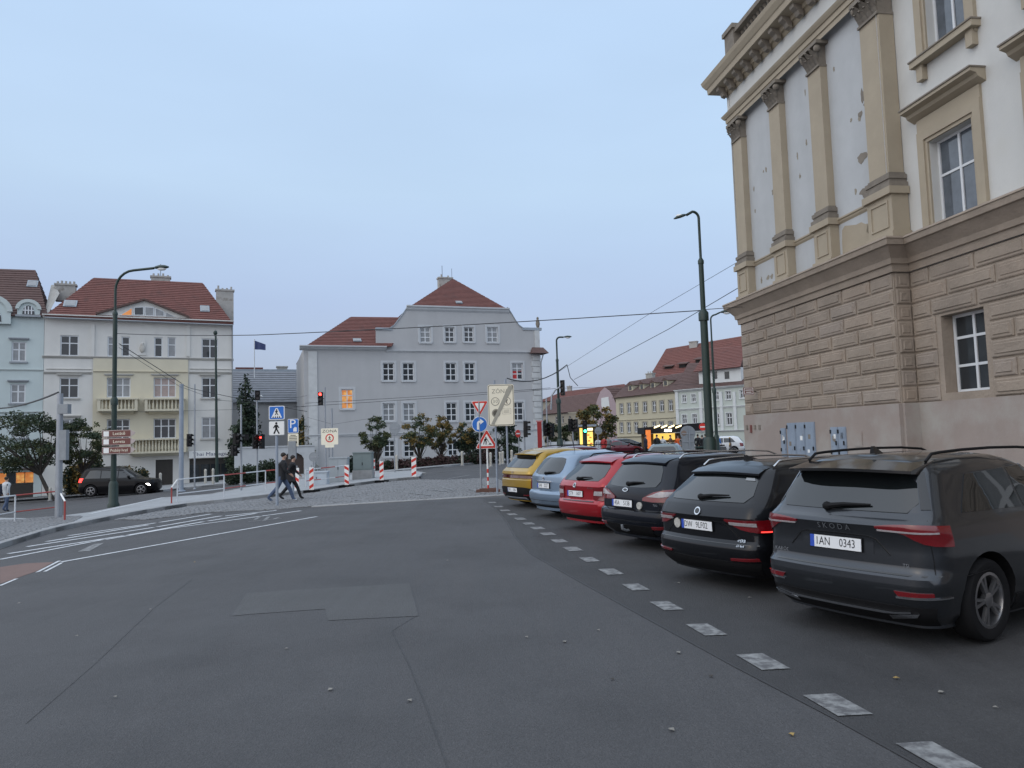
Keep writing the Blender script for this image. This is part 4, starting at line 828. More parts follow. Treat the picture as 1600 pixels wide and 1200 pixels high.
pnk = mat('far_house_pink', (.36, .28, .30), .85, var=.08, scale=.5); bei = mat('far_house_beige', (.30, .275, .225), .85, var=.08, scale=.5)
xs = ((968.5, 974), (980, 985.5), (991, 997), (1004.5, 1011), (1019, 1025), (1030.5, 1037.5), (1044.5, 1051.3))
FC, hc, rc = simple_house('far_house', 'cream house with seven tall windows and brown dormered roof across the square', (at(963, 650, 115).x, 115), (at(1056, 650, 104.5).x, 104.5), (1010, 616), crm,
    [(a, b, 630.5-i*.95, 646.5-i*.75) for i, (a, b) in enumerate(xs)]+[(a, b, 660-i*.3, 676-i*.3) for i, (a, b) in enumerate(xs)], (((957, 622), (1056, 611), (1093, 578), (984, 596)), 6), MT['tile_brown'], trim=mat('far_house_trim', (.36, .33, .25), .8, var=.05), bands=((683, 681, .2), (619, 616, .3), (656, 654.5, .1)))
hs_ = []
for x, y in ((985.5, 606), (1003.5, 604), (1020.5, 602), (1040.5, 598.5)):
    u, z = FC.px(x, y, -1.8); mb = MB(); mb.fbox(FC, u-.45, u+.45, z-.6, z+.45, -3.6, -1.7); dm_ = mb.build('dormer', crm, hc); mb = MB()
    mb.prism([FC.w(u-.65, z+.42, -1.5), FC.w(u+.65, z+.42, -1.5), FC.w(u, z+.85, -1.5)], [FC.w(u-.65, z+.42, -4.4), FC.w(u+.65, z+.42, -4.4), FC.w(u, z+.85, -4.4)]); mb.build('dormer_roof', MT['tile_brown'], dm_)
    MB().fbox(FC, u-.28, u+.28, z-.35, z+.3, -1.7, -1.66).build('pane', MT['glass'], dm_)
chimney(FC, FC.rect(1009, 1019, 583, 596, -7), -7, hc, pots=3)
FG, hg, rg = simple_house('far_house', 'pale green house with white pilasters and attic storey beside cream house', (at(1056.5, 650, 104).x, 104), (at(1200, 650, 93).x, 93), (1100, 607), pgr,
    [(1066, 1072, 617, 628.5), (1080.5, 1087, 616, 628), (1066, 1073, 648, 662), (1082, 1089, 647, 662), (1134, 1142, 611, 624), (1135, 1144, 645, 664), (1116, 1123, 612, 625), (1117, 1124, 646, 664), (1156, 1164, 609, 622)],
    (((1056, 609), (1200, 598), (1200, 560), (1075, 568)), 7), MT['tile_brown'], trim=pwh, bands=((640, 636.5, .2), (610, 606, .4), (676, 673, .25)))
for x in (1059, 1096, 1128, 1149): r = FG.rect(x-2.2, x+2.2, 612, 672); MB().fbox(FG, r[0], r[1], r[2], r[3], 0, .16).build('pilaster', pwh, hg)
r = FG.rect(1092, 1158, 577, 604, -.6); mb = MB(); mb.fbox(FG, r[0], r[1], r[2], r[3], -6, -.6); att = mb.build('attic_storey', pwh, hg)
for x in (1117, 1136): q = FG.rect(x-3.5, x+3.5, 580.5, 592, -.6); MB().fbox(FG, *q, -.62, -.55).build('pane', MT['glass'], att)
a0, a1 = FG.w(r[0]-.4, r[3], .0), FG.w(r[1]+.4, r[3], .0); roof_plane(hg, a0, a1, pxpt(FG, 1165, 540, -6), pxpt(FG, 1106, 545, -6), MT['tile_red'], .5)
# the tall red roof behind
FR = Fac((at(1015, 600, 128).x, 128), (at(1190, 600, 117).x, 117)); hr = thing('far_house', 'tall house behind with steep red roof rising over cream house', 'house', FR.w(8, 0))
zr = FR.px(1030, 590)[1]; wall(FR, [(0, zr), (FR.len, zr)], -1, [], bei, hr); side_walls(FR, 0, FR.len, zr, 12, bei, hr, -1)
eL, eR = pxpt(FR, 1013, 592, .5), pxpt(FR, 1195, 585, .5); tL, tR = pxpt(FR, 1041, 545, -7), pxpt(FR, 1190, 520, -7); roof_plane(hr, eL, eR, tR, tL, MT['tile_red'], .5); roof_plane(hr, FR.w(0, zr, -14), eL, tL, tL, MT['tile_red'], .6)
for x, y in ((1044, 575), (1066, 571), (1092, 564)):
    u, z = FR.px(x, y, -1.6); mb = MB(); mb.fbox(FR, u-.6, u+.6, z-.5, z+.25, -4, -1.6); d_ = mb.build('dormer', MT['black'], hr); mb = MB()
    mb.hexa([FR.w(u-.9, z+.2, -1.3), FR.w(u+.9, z+.2, -1.3), FR.w(u+.9, z+.9, -4.6), FR.w(u-.9, z+.9, -4.6), FR.w(u-.9, z+.35, -1.3), FR.w(u+.9, z+.35, -1.3), FR.w(u+.9, z+1.05, -4.6), FR.w(u-.9, z+1.05, -4.6)]); mb.build('dormer_roof', MT['tile_brown'], d_)
chimney(FR, FR.rect(1077, 1089, 533, 556, -6), -6, hr, pots=0)
# pink gabled house and brown roofed houses further left
FP = Fac((at(928, 650, 122).x, 122), (at(965, 650, 116).x, 116)); hp = thing('far_house', 'pink gabled house left of the cream house', 'house', FP.w(2, 0))
kp = [FP.px(*q) for q in ((926, 640), (931, 632), (934, 622), (938, 612), (945, 605), (953, 611), (958, 620), (962, 630), (966, 636))]; kp[0] = (0, kp[0][1]); kp[-1] = (FP.len, kp[-1][1])
wp = [FP.rect(931, 936, 643, 656), FP.rect(946, 952, 642, 655), FP.rect(931, 936, 664, 676), FP.rect(946, 952, 664, 676)]; wall(FP, kp, -1, wp, pnk, hp)
for r in wp: window(FP, r, hp, 2, (.6,), fr=.1, surround=.15, sm=pwh)
MB().fpoly(FP, [FP.px(*q) for q in ((940, 622), (951, 620), (953, 636), (946, 644), (940, 634))], 0, .08).build('gable_panel', pwh, hp)
gA, gB, gC = FP.w(0, kp[0][1], 0), FP.w(FP.len, kp[-1][1], 0), FP.w(kp[4][0], kp[4][1], -.2); roof_plane(hp, gA-FP.n*.2, gA-FP.n*12, gC-FP.n*12, gC, MT['tile_red'], .5); roof_plane(hp, gB-FP.n*12, gB-FP.n*.2, gC, gC-FP.n*12, MT['tile_brown'], .5)
FD = Fac((at(846, 650, 132).x, 132), (at(932, 650, 127).x, 127))
_, hd, _r = simple_house('far_house', 'beige house with long brown roof beyond the traffic lights', (at(846, 650, 132).x, 132), (at(928, 650, 127).x, 127), (890, 646), bei, [(868, 871, 651, 662), (878, 881, 650, 661), (889, 892, 650, 661), (899, 902, 650, 661), (909, 912, 649, 660)], (((843, 648), (930, 640), (948, 611), (868, 622)), 6), MT['tile_brown'], cols=1, fr=.06, sur=.08)
FD2 = Fac((at(850, 640, 160).x, 160), (at(1000, 640, 150).x, 150)); _, hd2, _r = simple_house('far_house', 'distant house whose red roof shows above beige house', (at(840, 640, 160).x, 160), (at(985, 640, 150).x, 150), (900, 625), bei, [], (((838, 628), (990, 618), (975, 600), (880, 612)), 6), MT['tile_red'])
chimney(FD2, FD2.rect(886, 892, 603, 614, -6), -6, hd2, pots=1)
# closing row of plain houses so the square has a far side between the buildings
FZ = Fac((at(845, 640, 190).x, 190), (at(1200, 640, 150).x, 150))
# ------------------------------------------------------------------ cars: lofted shells with fitted parts
def itp(T, z):
    if z <= T[0][0]: return T[0][1]
    for (a, x), (b, y) in zip(T, T[1:]):
        if z <= b:
            t = (z-a)/(b-a); return x+(y-x)*t
    return T[-1][1]
class Shell:
    """slices by height; s runs round the plan from the middle of the tail (s>0 left side)"""
    def __init__(c, L, W, H, xr, xf, w, r, bow=.06, crown=.04):
        c.L, c.H, c.hw, c.xr, c.xf, c.wt, c.rt, c.bow, c.crown = L, H, W/2, xr, xf, w, r, bow, crown
    def sec(c, z):
        w = itp(c.wt, z)*c.hw; r = itp(c.rt, z); return itp(c.xr, z), itp(c.xf, z), w, w*.955, r
    def pt(c, s, z):
        xr, xf, w, we, r = c.sec(z); sg = 1 if s >= 0 else -1; s = abs(s); a = we-r; rx = r*1.25; lc = 1.7*r; xb = xr+c.bow*(a/w)**2
        x1 = xb+rx; x2 = xf-.10-.3
        if s <= a: x, y = xr+c.bow*(s/w)**2, s
        elif s <= a+lc: th = (s-a)/lc*math.pi/2; x, y = xb+rx*(1-math.cos(th)), a+r*math.sin(th)
        else:
            sl_ = max(.1, x2-x1); t = (s-a-lc)/sl_
            if t <= 1: x, y = x1+t*sl_, we+(w-we)*min(1, 4*t*(1-t)*1.2)
            else:
                q = (s-a-lc-sl_); lf = .3*1.57
                if q <= lf: th = q/lf*math.pi/2; x, y = x2+.3*math.sin(th), we-.3*(1-math.cos(th))
                else: y = max(0, we-.3-(q-lf)); x = xf-.10*(y/max(.1, we-.3))**2
        return Vector((x, sg*y, z))
    def total(c, z): xr, xf, w, we, r = c.sec(z); return (we-r)+1.7*r+max(.1, xf-.4-(xr+c.bow*((we-r)/w)**2+r*1.25))+.3*1.57+(we-.3)
    def s_at_x(c, x, z): xr, xf, w, we, r = c.sec(z); x1 = xr+c.bow*((we-r)/w)**2+r*1.25; return (we-r)+1.7*r+(x-x1)
    def nrm(c, s, z):
        e_ = .004; n = (c.pt(s+e_, z)-c.pt(s-e_, z)).cross(c.pt(s, z+e_)-c.pt(s, z-e_)); n.normalize()
        return -n
    def off(c, s, z, d): return c.pt(s, z)+c.nrm(s, z)*d
    def body_mesh(c):
        zs = sorted(set([round(z, 3) for T in (c.xr, c.xf, c.wt) for z, _ in T])); full = []
        for a, b in zip(zs, zs[1:]):
            k = max(1, int((b-a)/.05)); full += [a+(b-a)*i/k for i in range(k)]
        full.append(zs[-1]); rings = []; N1, N2, N3, N4, N5 = 8, 7, 26, 5, 5
        for z in full:
            xr, xf, w, we, r = c.sec(z); a = we-r; lc = 1.7*r; x1 = xr+c.bow*(a/w)**2+r*1.25; sl_ = max(.1, xf-.4-x1); lf = .3*1.57; tot = a+lc+sl_+lf+(we-.3)
            S = [a*i/N1 for i in range(N1)]+[a+lc*i/N2 for i in range(N2)]+[a+lc+sl_*i/N3 for i in range(N3)]+[a+lc+sl_+lf*i/N4 for i in range(N4)]+[a+lc+sl_+lf+(we-.3)*i/N5 for i in range(N5+1)]
            h = [c.pt(s, z) for s in S]; rings.append(h+[Vector((p.x, -p.y, p.z)) for p in h[-2:0:-1]])
        top = rings[-1]; xm = sum(p.x for p in top)/len(top)
        for f in (.8, .5, .2): rings.append([Vector((xm+(p.x-xm)*(1-(1-f)*.12), p.y*f, p.z+c.crown*(1-f*f))) for p in top])
        mb = MB(); n = len(rings[0])
        for rg_ in rings: mb.v += [tuple(p) for p in rg_]
        for i in range(len(rings)-1):
            for k in range(n): mb.f.append((i*n+k, i*n+(k+1) % n, (i+1)*n+(k+1) % n, (i+1)*n+k)); mb.m.append(0)
        b0 = (len(rings)-1)*n; half = n//2                                   # roof centre strip
        for k in range(half): 
            a, b, c2, d2 = b0+k, b0+k+1, b0+(n-k-1) % n, b0+(n-k) % n
            if len({a, b, c2, d2}) >= 3: mb.f.append(tuple(dict.fromkeys((a, b, c2, d2)))); mb.m.append(0)
        mb.f.append(tuple(range(n-1, -1, -1))); mb.m.append(0)
        return mb
    def patch(c, name, quad, mat_, parent, d=.008, nu=10, nv=6, back=-.012, side=False, rnd=0.0):
        """quad: four (s,z) corners or, with side, (x,z): lower a, lower b, upper b, upper a; may be lists of edge points"""
        lo, hi = quad; fr, bk = [], []
        def line(T, t):
            n = len(T)-1; q = t*n; i = min(n-1, int(q)); return tuple(T[i][k]+(T[i+1][k]-T[i][k])*(q-i) for k in (0, 1))
        sgn = 1
        for j in range(nv+1):
            v = j/nv
            for i in range(nu+1):
                u = i/nu; a, b = line(lo, u), line(hi, u)
                if rnd:                                # soften the four corners
                    m = max(0, abs(2*u-1)-(1-rnd))/rnd; vv = .5+(v-.5)*(1-.5*m*m*m); s, z = a[0]+(b[0]-a[0])*vv, a[1]+(b[1]-a[1])*vv
                else: s, z = a[0]+(b[0]-a[0])*v, a[1]+(b[1]-a[1])*v
                if side: sg = 1 if side > 0 else -1; s = sg*c.s_at_x(s, z)
                fr.append(c.off(s, z, d)); bk.append(c.off(s, z, back))
        n1 = nu+1; N = len(fr); mb = MB(); F1 = [(j*n1+i, j*n1+i+1, (j+1)*n1+i+1, (j+1)*n1+i) for j in range(nv) for i in range(nu)]
        F2 = [tuple(x+N for x in reversed(f)) for f in F1]; bd = [i for i in range(n1)]+[j*n1+nu for j in range(1, nv+1)]+[nv*n1+i for i in range(nu-1, -1, -1)]+[j*n1 for j in range(nv-1, 0, -1)]
        F3 = [(a, b, b+N, a+N) for a, b in zip(bd, bd[1:]+bd[:1])]
        return mb.add(fr+bk, F1+F2+F3).build(name, mat_, parent, smooth=35)
def carpaint(name, c, metal=.3, rough=.36, coat=1.0): return mat(name, c, rough, metal=metal, var=.03, coat=coat, scale=2, spec=.1)
cglass = mat('car_glass', (.008, .010, .011), .02, var=0, spec=.9); cblack = mat('car_black_plastic', (.010, .010, .011), .6, var=.1, spec=.15); cgloss = mat('car_gloss_black', (.008, .008, .009), .12, var=0, coat=.5)
chrome = mat('chrome', (.62, .63, .65), .18, metal=1, var=0); tl_red = mat('tail_lamp_red', (.15, .004, .008), .12, var=.1, scale=20, coat=1); tl_wht = mat('tail_lamp_clear', (.36, .33, .34), .15, var=.25, scale=30, coat=1); tl_dk = mat('tail_lamp_dark', (.07, .006, .01), .1, var=.1, coat=1)
plate_w = mat('plate_white', (.74, .75, .76), .45, var=.02); plate_b = mat('plate_blue', (.02, .07, .42), .45, var=0); ink = mat('plate_ink', (.015, .015, .02), .6, var=0)
rimm = mat('alloy', (.30, .30, .31), .3, metal=.9, var=.05); rimd = mat('alloy_dark', (.05, .05, .055), .3, metal=.7, var=.05); lens_lit = mat('tail_lamp_glow', (.5, .02, .02), .3, var=0, emit=(1, .05, .04), es=2.5)
class LF:                                               # local plane facing the tail (u runs to the viewer's right = -y)
    def __init__(s, p, tilt=0.0, yaw=0.0): s.p = Vector(p); s.t = tilt; s.yw = yaw
    def w(s, u, z, d=0.0):
        q = Vector((-d*math.cos(s.t)+z*math.sin(s.t), -u, z*math.cos(s.t)+d*math.sin(s.t)))
        q = Matrix.Rotation(s.yw, 3, 'Z') @ q; return s.p+q
WHEEL = {}
def wheel_mesh(R_, wd):
    key = (R_, wd)
    if key not in WHEEL:
        rr = R_*.66; t = MB().lathe([(rr, -wd/2+.02), (rr+.03, -wd/2), (R_-.03, -wd/2+.005), (R_-.005, -wd/2+.03), (R_, -wd*.2), (R_, wd*.2), (R_-.005, wd/2-.03), (R_-.03, wd/2-.005), (rr+.03, wd/2), (rr, wd/2-.02)], n=28, axis='y', cap=False)
        o = t.build('w', MT['rubber'], smooth=40); tm = o.data; bpy.data.objects.remove(o)
        m = MB(); m.lathe([(rr+.005, -wd/2+.03), (rr+.005, wd/2-.015), (rr-.02, wd/2-.012), (rr-.03, wd/2-.05), (rr-.03, -wd/2+.03)], n=28, axis='y', cap=False); m.lathe([(.065, wd/2-.06), (.065, wd/2-.02), (.03, wd/2-.012)], n=12, axis='y'); 
        m.lathe([(rr-.03, wd*.05), (rr-.03, wd*.1)], n=24, axis='y', mi=1)
        for k in range(5):
            for o_ in (-.16, .16):
                a = 2*math.pi*k/5; ca, sa = math.cos(a+o_*.3), math.sin(a+o_*.3); cb, sb_ = math.cos(a+o_), math.sin(a+o_); tx, tz = -math.sin(a), math.cos(a); h = .017
                P0 = Vector((ca*.05, 0, sa*.05)); P1 = Vector((cb*(rr-.01), 0, sb_*(rr-.01))); T = Vector((tx, 0, tz))*h; y0, y1 = wd/2-.05, wd/2-.022; Y0, Y1 = Vector((0, y0, 0)), Vector((0, y1, 0))
                m.hexa([P0-T+Y0, P0+T+Y0, P1+T+Y0, P1-T+Y0, P0-T*.8+Y1, P0+T*.8+Y1, P1+T*.8+Y1, P1-T*.8+Y1])
        o = m.build('r', [rimm, cblack], smooth=30); rm_ = o.data; bpy.data.objects.remove(o); WHEEL[key] = (tm, rm_)
    return WHEEL[key]
def add_wheels(root, pos, R_, wd, rim=None):
    tm, rm_ = wheel_mesh(R_, wd)
    for x, y in pos:
        w = link('wheel', tm, root); w.location = (x, y, R_); w.rotation_euler = (0, R(random.uniform(0, 70)), 0 if y > 0 else math.pi)
        r = link('rim', rm_); r.parent = w
def arches(body, pos, R_, hw):
    bm = bmesh.new()
    for x, y in pos:
        sg = 1 if y > 0 else -1; M_ = Matrix.Translation((x, sg*(hw+.02), R_+.01)) @ Matrix.Rotation(math.pi/2, 4, 'X')
        bmesh.ops.create_cone(bm, cap_ends=True, cap_tris=False, segments=32, radius1=R_+.055, radius2=R_+.055, depth=.62, matrix=M_)
    me = bpy.data.meshes.new('cut'); bm.to_mesh(me); bm.free(); me.materials.append(cblack); co = bpy.data.objects.new('cut', me); col.objects.link(co)
    body.data.materials.append(cblack)
    md = body.modifiers.new('b', 'BOOLEAN'); md.object = co; md.operation = 'DIFFERENCE'; md.solver = 'EXACT'; md.material_mode = 'TRANSFER'
    dg = bpy.context.evaluated_depsgraph_get(); nm = bpy.data.meshes.new_from_object(body.evaluated_get(dg)); body.modifiers.clear(); old = body.data; body.data = nm; bpy.data.objects.remove(co)
    nm.shade_smooth(); nm.set_sharp_from_angle(angle=R(32))
def car(label, cat, pos, heading, kind, paint, group='cars parked at an angle beside the palace', wheel=None, detail=True, name='parked_car', rim=None):
    """kind: dict of dimensions; pos: ground point under the middle of the tail; heading in degrees right of straight ahead"""
    K = kind; L, W, H, bz = K['L'], K['W'], K['H'], K['belt']; root = thing(name, label, cat, (0, 0, 0), 0, group)
    xr = K['xr']; xf = K.get('xf') or [(.17, L-.15), (.3, L-.03), (.55, L), (.7, L-.05), (.8, L-.22), (bz-.02, L-1.0), (bz+.06, L-1.25), (H-.16, L-2.0), (H-.06, L-2.25), (H-.02, L-2.4), (H, L-2.55)]
    w = K.get('w') or [(.17, .86), (.26, .95), (.5, 1.0), (.75, .995), (bz, .95), (bz+.15, .89), (H-.14, .76), (H-.07, .71), (H-.025, .64), (H, .55)]
    r = K.get('r') or [(.17, .2), (.5, .24), (.8, .22), (bz, .2), (H-.1, .2), (H, .24)]
    S = Shell(L, W, H, xr, xf, w, r, K.get('bow', .08), K.get('crown', .02)); body = S.body_mesh().build('body', paint, root)
    R_ = K.get('R', .33); wb0 = K.get('oh', .92); wb1 = L-.9; tr = W/2-.14; wp = [(wb0, tr), (wb0, -tr), (wb1, tr), (wb1, -tr)]
    arches(body, [(x, y) for x, y in wp], R_, W/2); add_wheels(root, wp, R_, K.get('tw', .22))
    MB().box(.35, L-.4, -W/2+.2, W/2-.2, .2, .3).build('underbody', cblack, root)
    for sg in (1, -1):                                   # side glass and pillars
        for nm_, q in K['side']: S.patch(nm_, q, cglass, root, .006, 12, 4, side=sg)
        if K.get('chrome_line'):
            a, b, zz = K['chrome_line']; S.patch('window_trim', ([(a, zz-.02), (b, zz-.02)], [(a, zz), (b, zz)]), chrome, root, .012, 12, 1, side=sg)
        if K.get('cladding'): S.patch('sill_cladding', ([(wb0+R_+.08, .19), (wb1-R_-.08, .19)], [(wb0+R_+.08, .36), (wb1-R_-.08, .36)]), cblack, root, .012, 8, 2, side=sg)
        for a in K.get('doors', (1.75, 2.75)): S.patch('door_seam', ([(a, .3), (a+.006, .3)], [(a+.05, bz-.02), (a+.056, bz-.02)]), cblack, root, .002, 1, 5, side=sg)
        hx = K.get('handle', 1.95); p = S.off(sg*S.s_at_x(hx, bz-.13), bz-.13, .02); MB().box(p.x, p.x+.2, p.y-.018, p.y+.018, p.z-.015, p.z+.015).build('door_handle', paint, root)
        mx = L-1.65; p = S.off(sg*S.s_at_x(mx, bz+.06), bz+.06, 0); mb = MB(); mb.ball((p.x, p.y+sg*.13, p.z+.04), .09, .12, .08, 10, 6); mb.tube([p, p+Vector((0, sg*.08, .02))], .025, 6); mb.build('mirror', paint, root, smooth=50)
        if K.get('rails'):
            m_ = K['rails'][0]; x0, x1 = K['rails'][1:3]; yy = sg*itp(w, H-.05)*W/2*.93; pts = [(x0, yy, H-.045), (x0+.1, yy, H+.02), (x0+.25, yy, H+.03), (x0+.6, yy, H+.042), ((x0+x1)/2, yy, H+.046), (x1-.6, yy, H+.036), (x1-.2, yy, H+.01), (x1, yy, H-.05)]
            MB().tube(pts, .014, 7).build('roof_rail', m_, root, smooth=60)
        # front lamp (seen on far cars only)
        S.patch('headlamp', ([(L-.42, .62), (L-.30, .62)], [(L-.62, .76), (L-.42, .76)]), K.get('headlamp', tl_wht), root, .012, 4, 3, side=sg)
    S.patch('windscreen', ([(-(S.total(bz+.12)), bz+.12), (-(S.total(bz+.12)-.6), bz+.12)], [(-(S.total(H-.13)), H-.13), (-(S.total(H-.13)-.45), H-.13)]), cglass, root, .006, 6, 4)
    S.patch('windscreen', ([(S.total(bz+.12), bz+.12), ((S.total(bz+.12)-.6), bz+.12)], [(S.total(H-.13), H-.13), ((S.total(H-.13)-.45), H-.13)]), cglass, root, .006, 6, 4)
    for p in K['patches']:                               # tail panels: (name, quad, material, offset[, mirrored])
        nm_, q, m_, d = p[:4]; m_ = paint if m_ == 'paint' else m_; opt = p[4] if len(p) > 4 else ''
        S.patch(nm_, q, m_, root, d, 14 if 'w' in opt else 8, 5, rnd=.18 if 'r' in opt else 0)
        if 'm' in opt: S.patch(nm_, tuple([(-a, b) for a, b in T] for T in q), m_, root, d, 8, 5)
    for sg in (1, -1):                                   # fuel flap and quarter shut line
        S.patch('shut_line', ([(wb0-.34, .60), (wb0+.0, .62)], [(wb0-.34, .606), (wb0+.0, .626)]), cgloss, root, .003, 4, 1, side=sg)
        S.patch('shut_line', ([(2.05, bz-.012), (L-1.3, bz-.03)], [(2.05, bz-.004), (L-1.3, bz-.022)]), cgloss, root, .003, 6, 1, side=sg)
    if K.get('spoiler'):
        z0, hw0, ln, m_ = K['spoiler']; x0 = itp(xr, z0); V = []; n = 12
        for i in range(n+1):
            y = -hw0+2*hw0*i/n; q = 1-(abs(y)/hw0)**4*.35; bw = S.bow*(y/S.hw)**2
            V += [(x0+bw+.26, y*.97, z0+.118-.03*(y/hw0)**2), (x0+bw+.08, y*.985, z0+.085-.03*(y/hw0)**2), (x0+bw-ln*q, y, z0+.03-.02*(y/hw0)**2), (x0+bw-ln*q, y, z0+.005-.02*(y/hw0)**2), (x0+bw+.06, y*.97, z0-.03)]
        MB().add(V, [(i*5+j, i*5+(j+1) % 5, i*5+5+(j+1) % 5, i*5+5+j) for i in range(n) for j in range(5)]+[(0, 1, 2, 3, 4), (n*5+4, n*5+3, n*5+2, n*5+1, n*5)]).build('spoiler', paint if m_ == 'paint' else m_, root, smooth=35)
    if K.get('wiper'):
        yy, zz, ln = K['wiper']; a, b = S.off(yy, zz, .02), S.off(yy-ln, zz+.03, .025); mb = MB(); mb.tube([a, a.lerp(b, .4)+Vector((-.012, 0, .012)), b], [.03, .02, .009], 6); mb.ball(tuple(a), .035, .05, .04, 8, 5); mb.build('wiper', cblack, root, smooth=50)
    if K.get('plate'):
        yy, zz, txt, eu = K['plate'][:4]; n = S.nrm(yy, zz); p = S.off(yy, zz, .012); Fp = LF(p, math.asin(max(-.9, min(.9, n.z)))); mb = MB(); mb.fbox(Fp, -.265, .265, -.062, .062, -.02, .004); mb.build('plate_holder', cblack, root)
        pl = MB(); pl.fbox(Fp, -.215 if eu else -.26, .26, -.055, .055, .004, .009); plo = pl.build('number_plate', plate_w, root); MB().fbox(Fp, -.26, -.215, -.055, .055, .004, .009).build('country_band', plate_b, plo)
        g1, g2 = txt.split(' ')
        for s_, u_ in ((g1, -.125 if len(g1) == 3 else -.14), (g2, .125 if len(g1) == 3 else .09)): text(Fp, u_, .0, .105, s_, ink, .0105, plo, sx_=.78)
    for nm_, yy, zz, rx, rz, m_ in K.get('badges', ()):
        n = S.nrm(yy, zz); p = S.off(yy, zz, .004); Fp = LF(p, math.asin(max(-.9, min(.9, n.z)))); ring = [(rx*math.cos(2*math.pi*i/20), rz*math.sin(2*math.pi*i/20)) for i in range(20)]; MB().fpoly(Fp, ring, -.01, .012).build(nm_, m_, root)
        if nm_ == 'badge': MB().fpoly(Fp, [(a*.72, b*.68) for a, b in ring], .012, .014).build('emblem', cgloss if m_ is chrome else chrome, root)
    for txt, yy, zz, sz, m_ in K.get('letters', ()):
        n = S.nrm(yy, zz); Fp = LF(S.off(yy, zz, .004), math.asin(max(-.9, min(.9, n.z)))); text(Fp, 0, 0, sz, txt, m_, .004, root)
    if K.get('aerial'):
        x, y = K['aerial']; mb = MB(); mb.hexa([(x-.05, y-.03, H-.0), (x+.12, y-.03, H-.0), (x+.12, y+.03, H), (x-.05, y+.03, H), (x-.05, y-.01, H+.09), (x-.02, y-.01, H+.09), (x-.02, y+.01, H+.09), (x-.05, y+.01, H+.09)]) if K['aerial'] and K.get('fin', True) else mb.tube([(x, y, H), (x-.1, y, H+.4)], .008, 5)
        mb.build('aerial', cgloss, root)
    if K.get('hook'): MB().tube([(.25, 0, .33), (.02, 0, .30), (-.06, 0, .33), (-.07, 0, .40)], .022, 7).build('tow_hook', MT['steel'], root, smooth=50)
    root.location = pos; root.rotation_euler = (0, 0, math.pi/2-R(heading)); return root
def halfq(lo, hi): return (lo, hi)
def tailgate(S_hw, z0, z1, w0, w1): return ([(-w0, z0), (w0, z0)], [(-w1, z1), (w1, z1)])
grey1 = carpaint('paint_graphite', (.042, .046, .053), .8, .3, .9); grey2 = carpaint('paint_black_grey', (.010, .011, .014), .5, .35, .6); navy = carpaint('paint_blue_black', (.006, .008, .014), .4, .35, .6); redp = carpaint('paint_red', (.33, .010, .018), .35, .3); bluep = carpaint('paint_ice_blue', (.20, .27, .36), .6); yelp = carpaint('paint_mustard', (.38, .235, .028), .5); marp = carpaint('paint_maroon', (.12, .012, .022), .5)
sgl = lambda H, bz, x0, x1: [('side_window', ([(x0, bz+.04), (x0+.95, bz+.03)], [(x0+.28, H-.17), (x0+.95, H-.14)])), ('side_window', ([(x0+1.0, bz+.03), (x1-1.05, bz+.02)], [(x0+1.0, H-.14), (x1-1.05, H-.13)])), ('side_window', ([(x1-1.0, bz+.02), (x1, bz+.03)], [(x1-1.0, H-.13), (x1-.55, H-.15)]))]
stk = mat('sticker_print', (.42, .41, .38), .5, var=.35, scale=25)
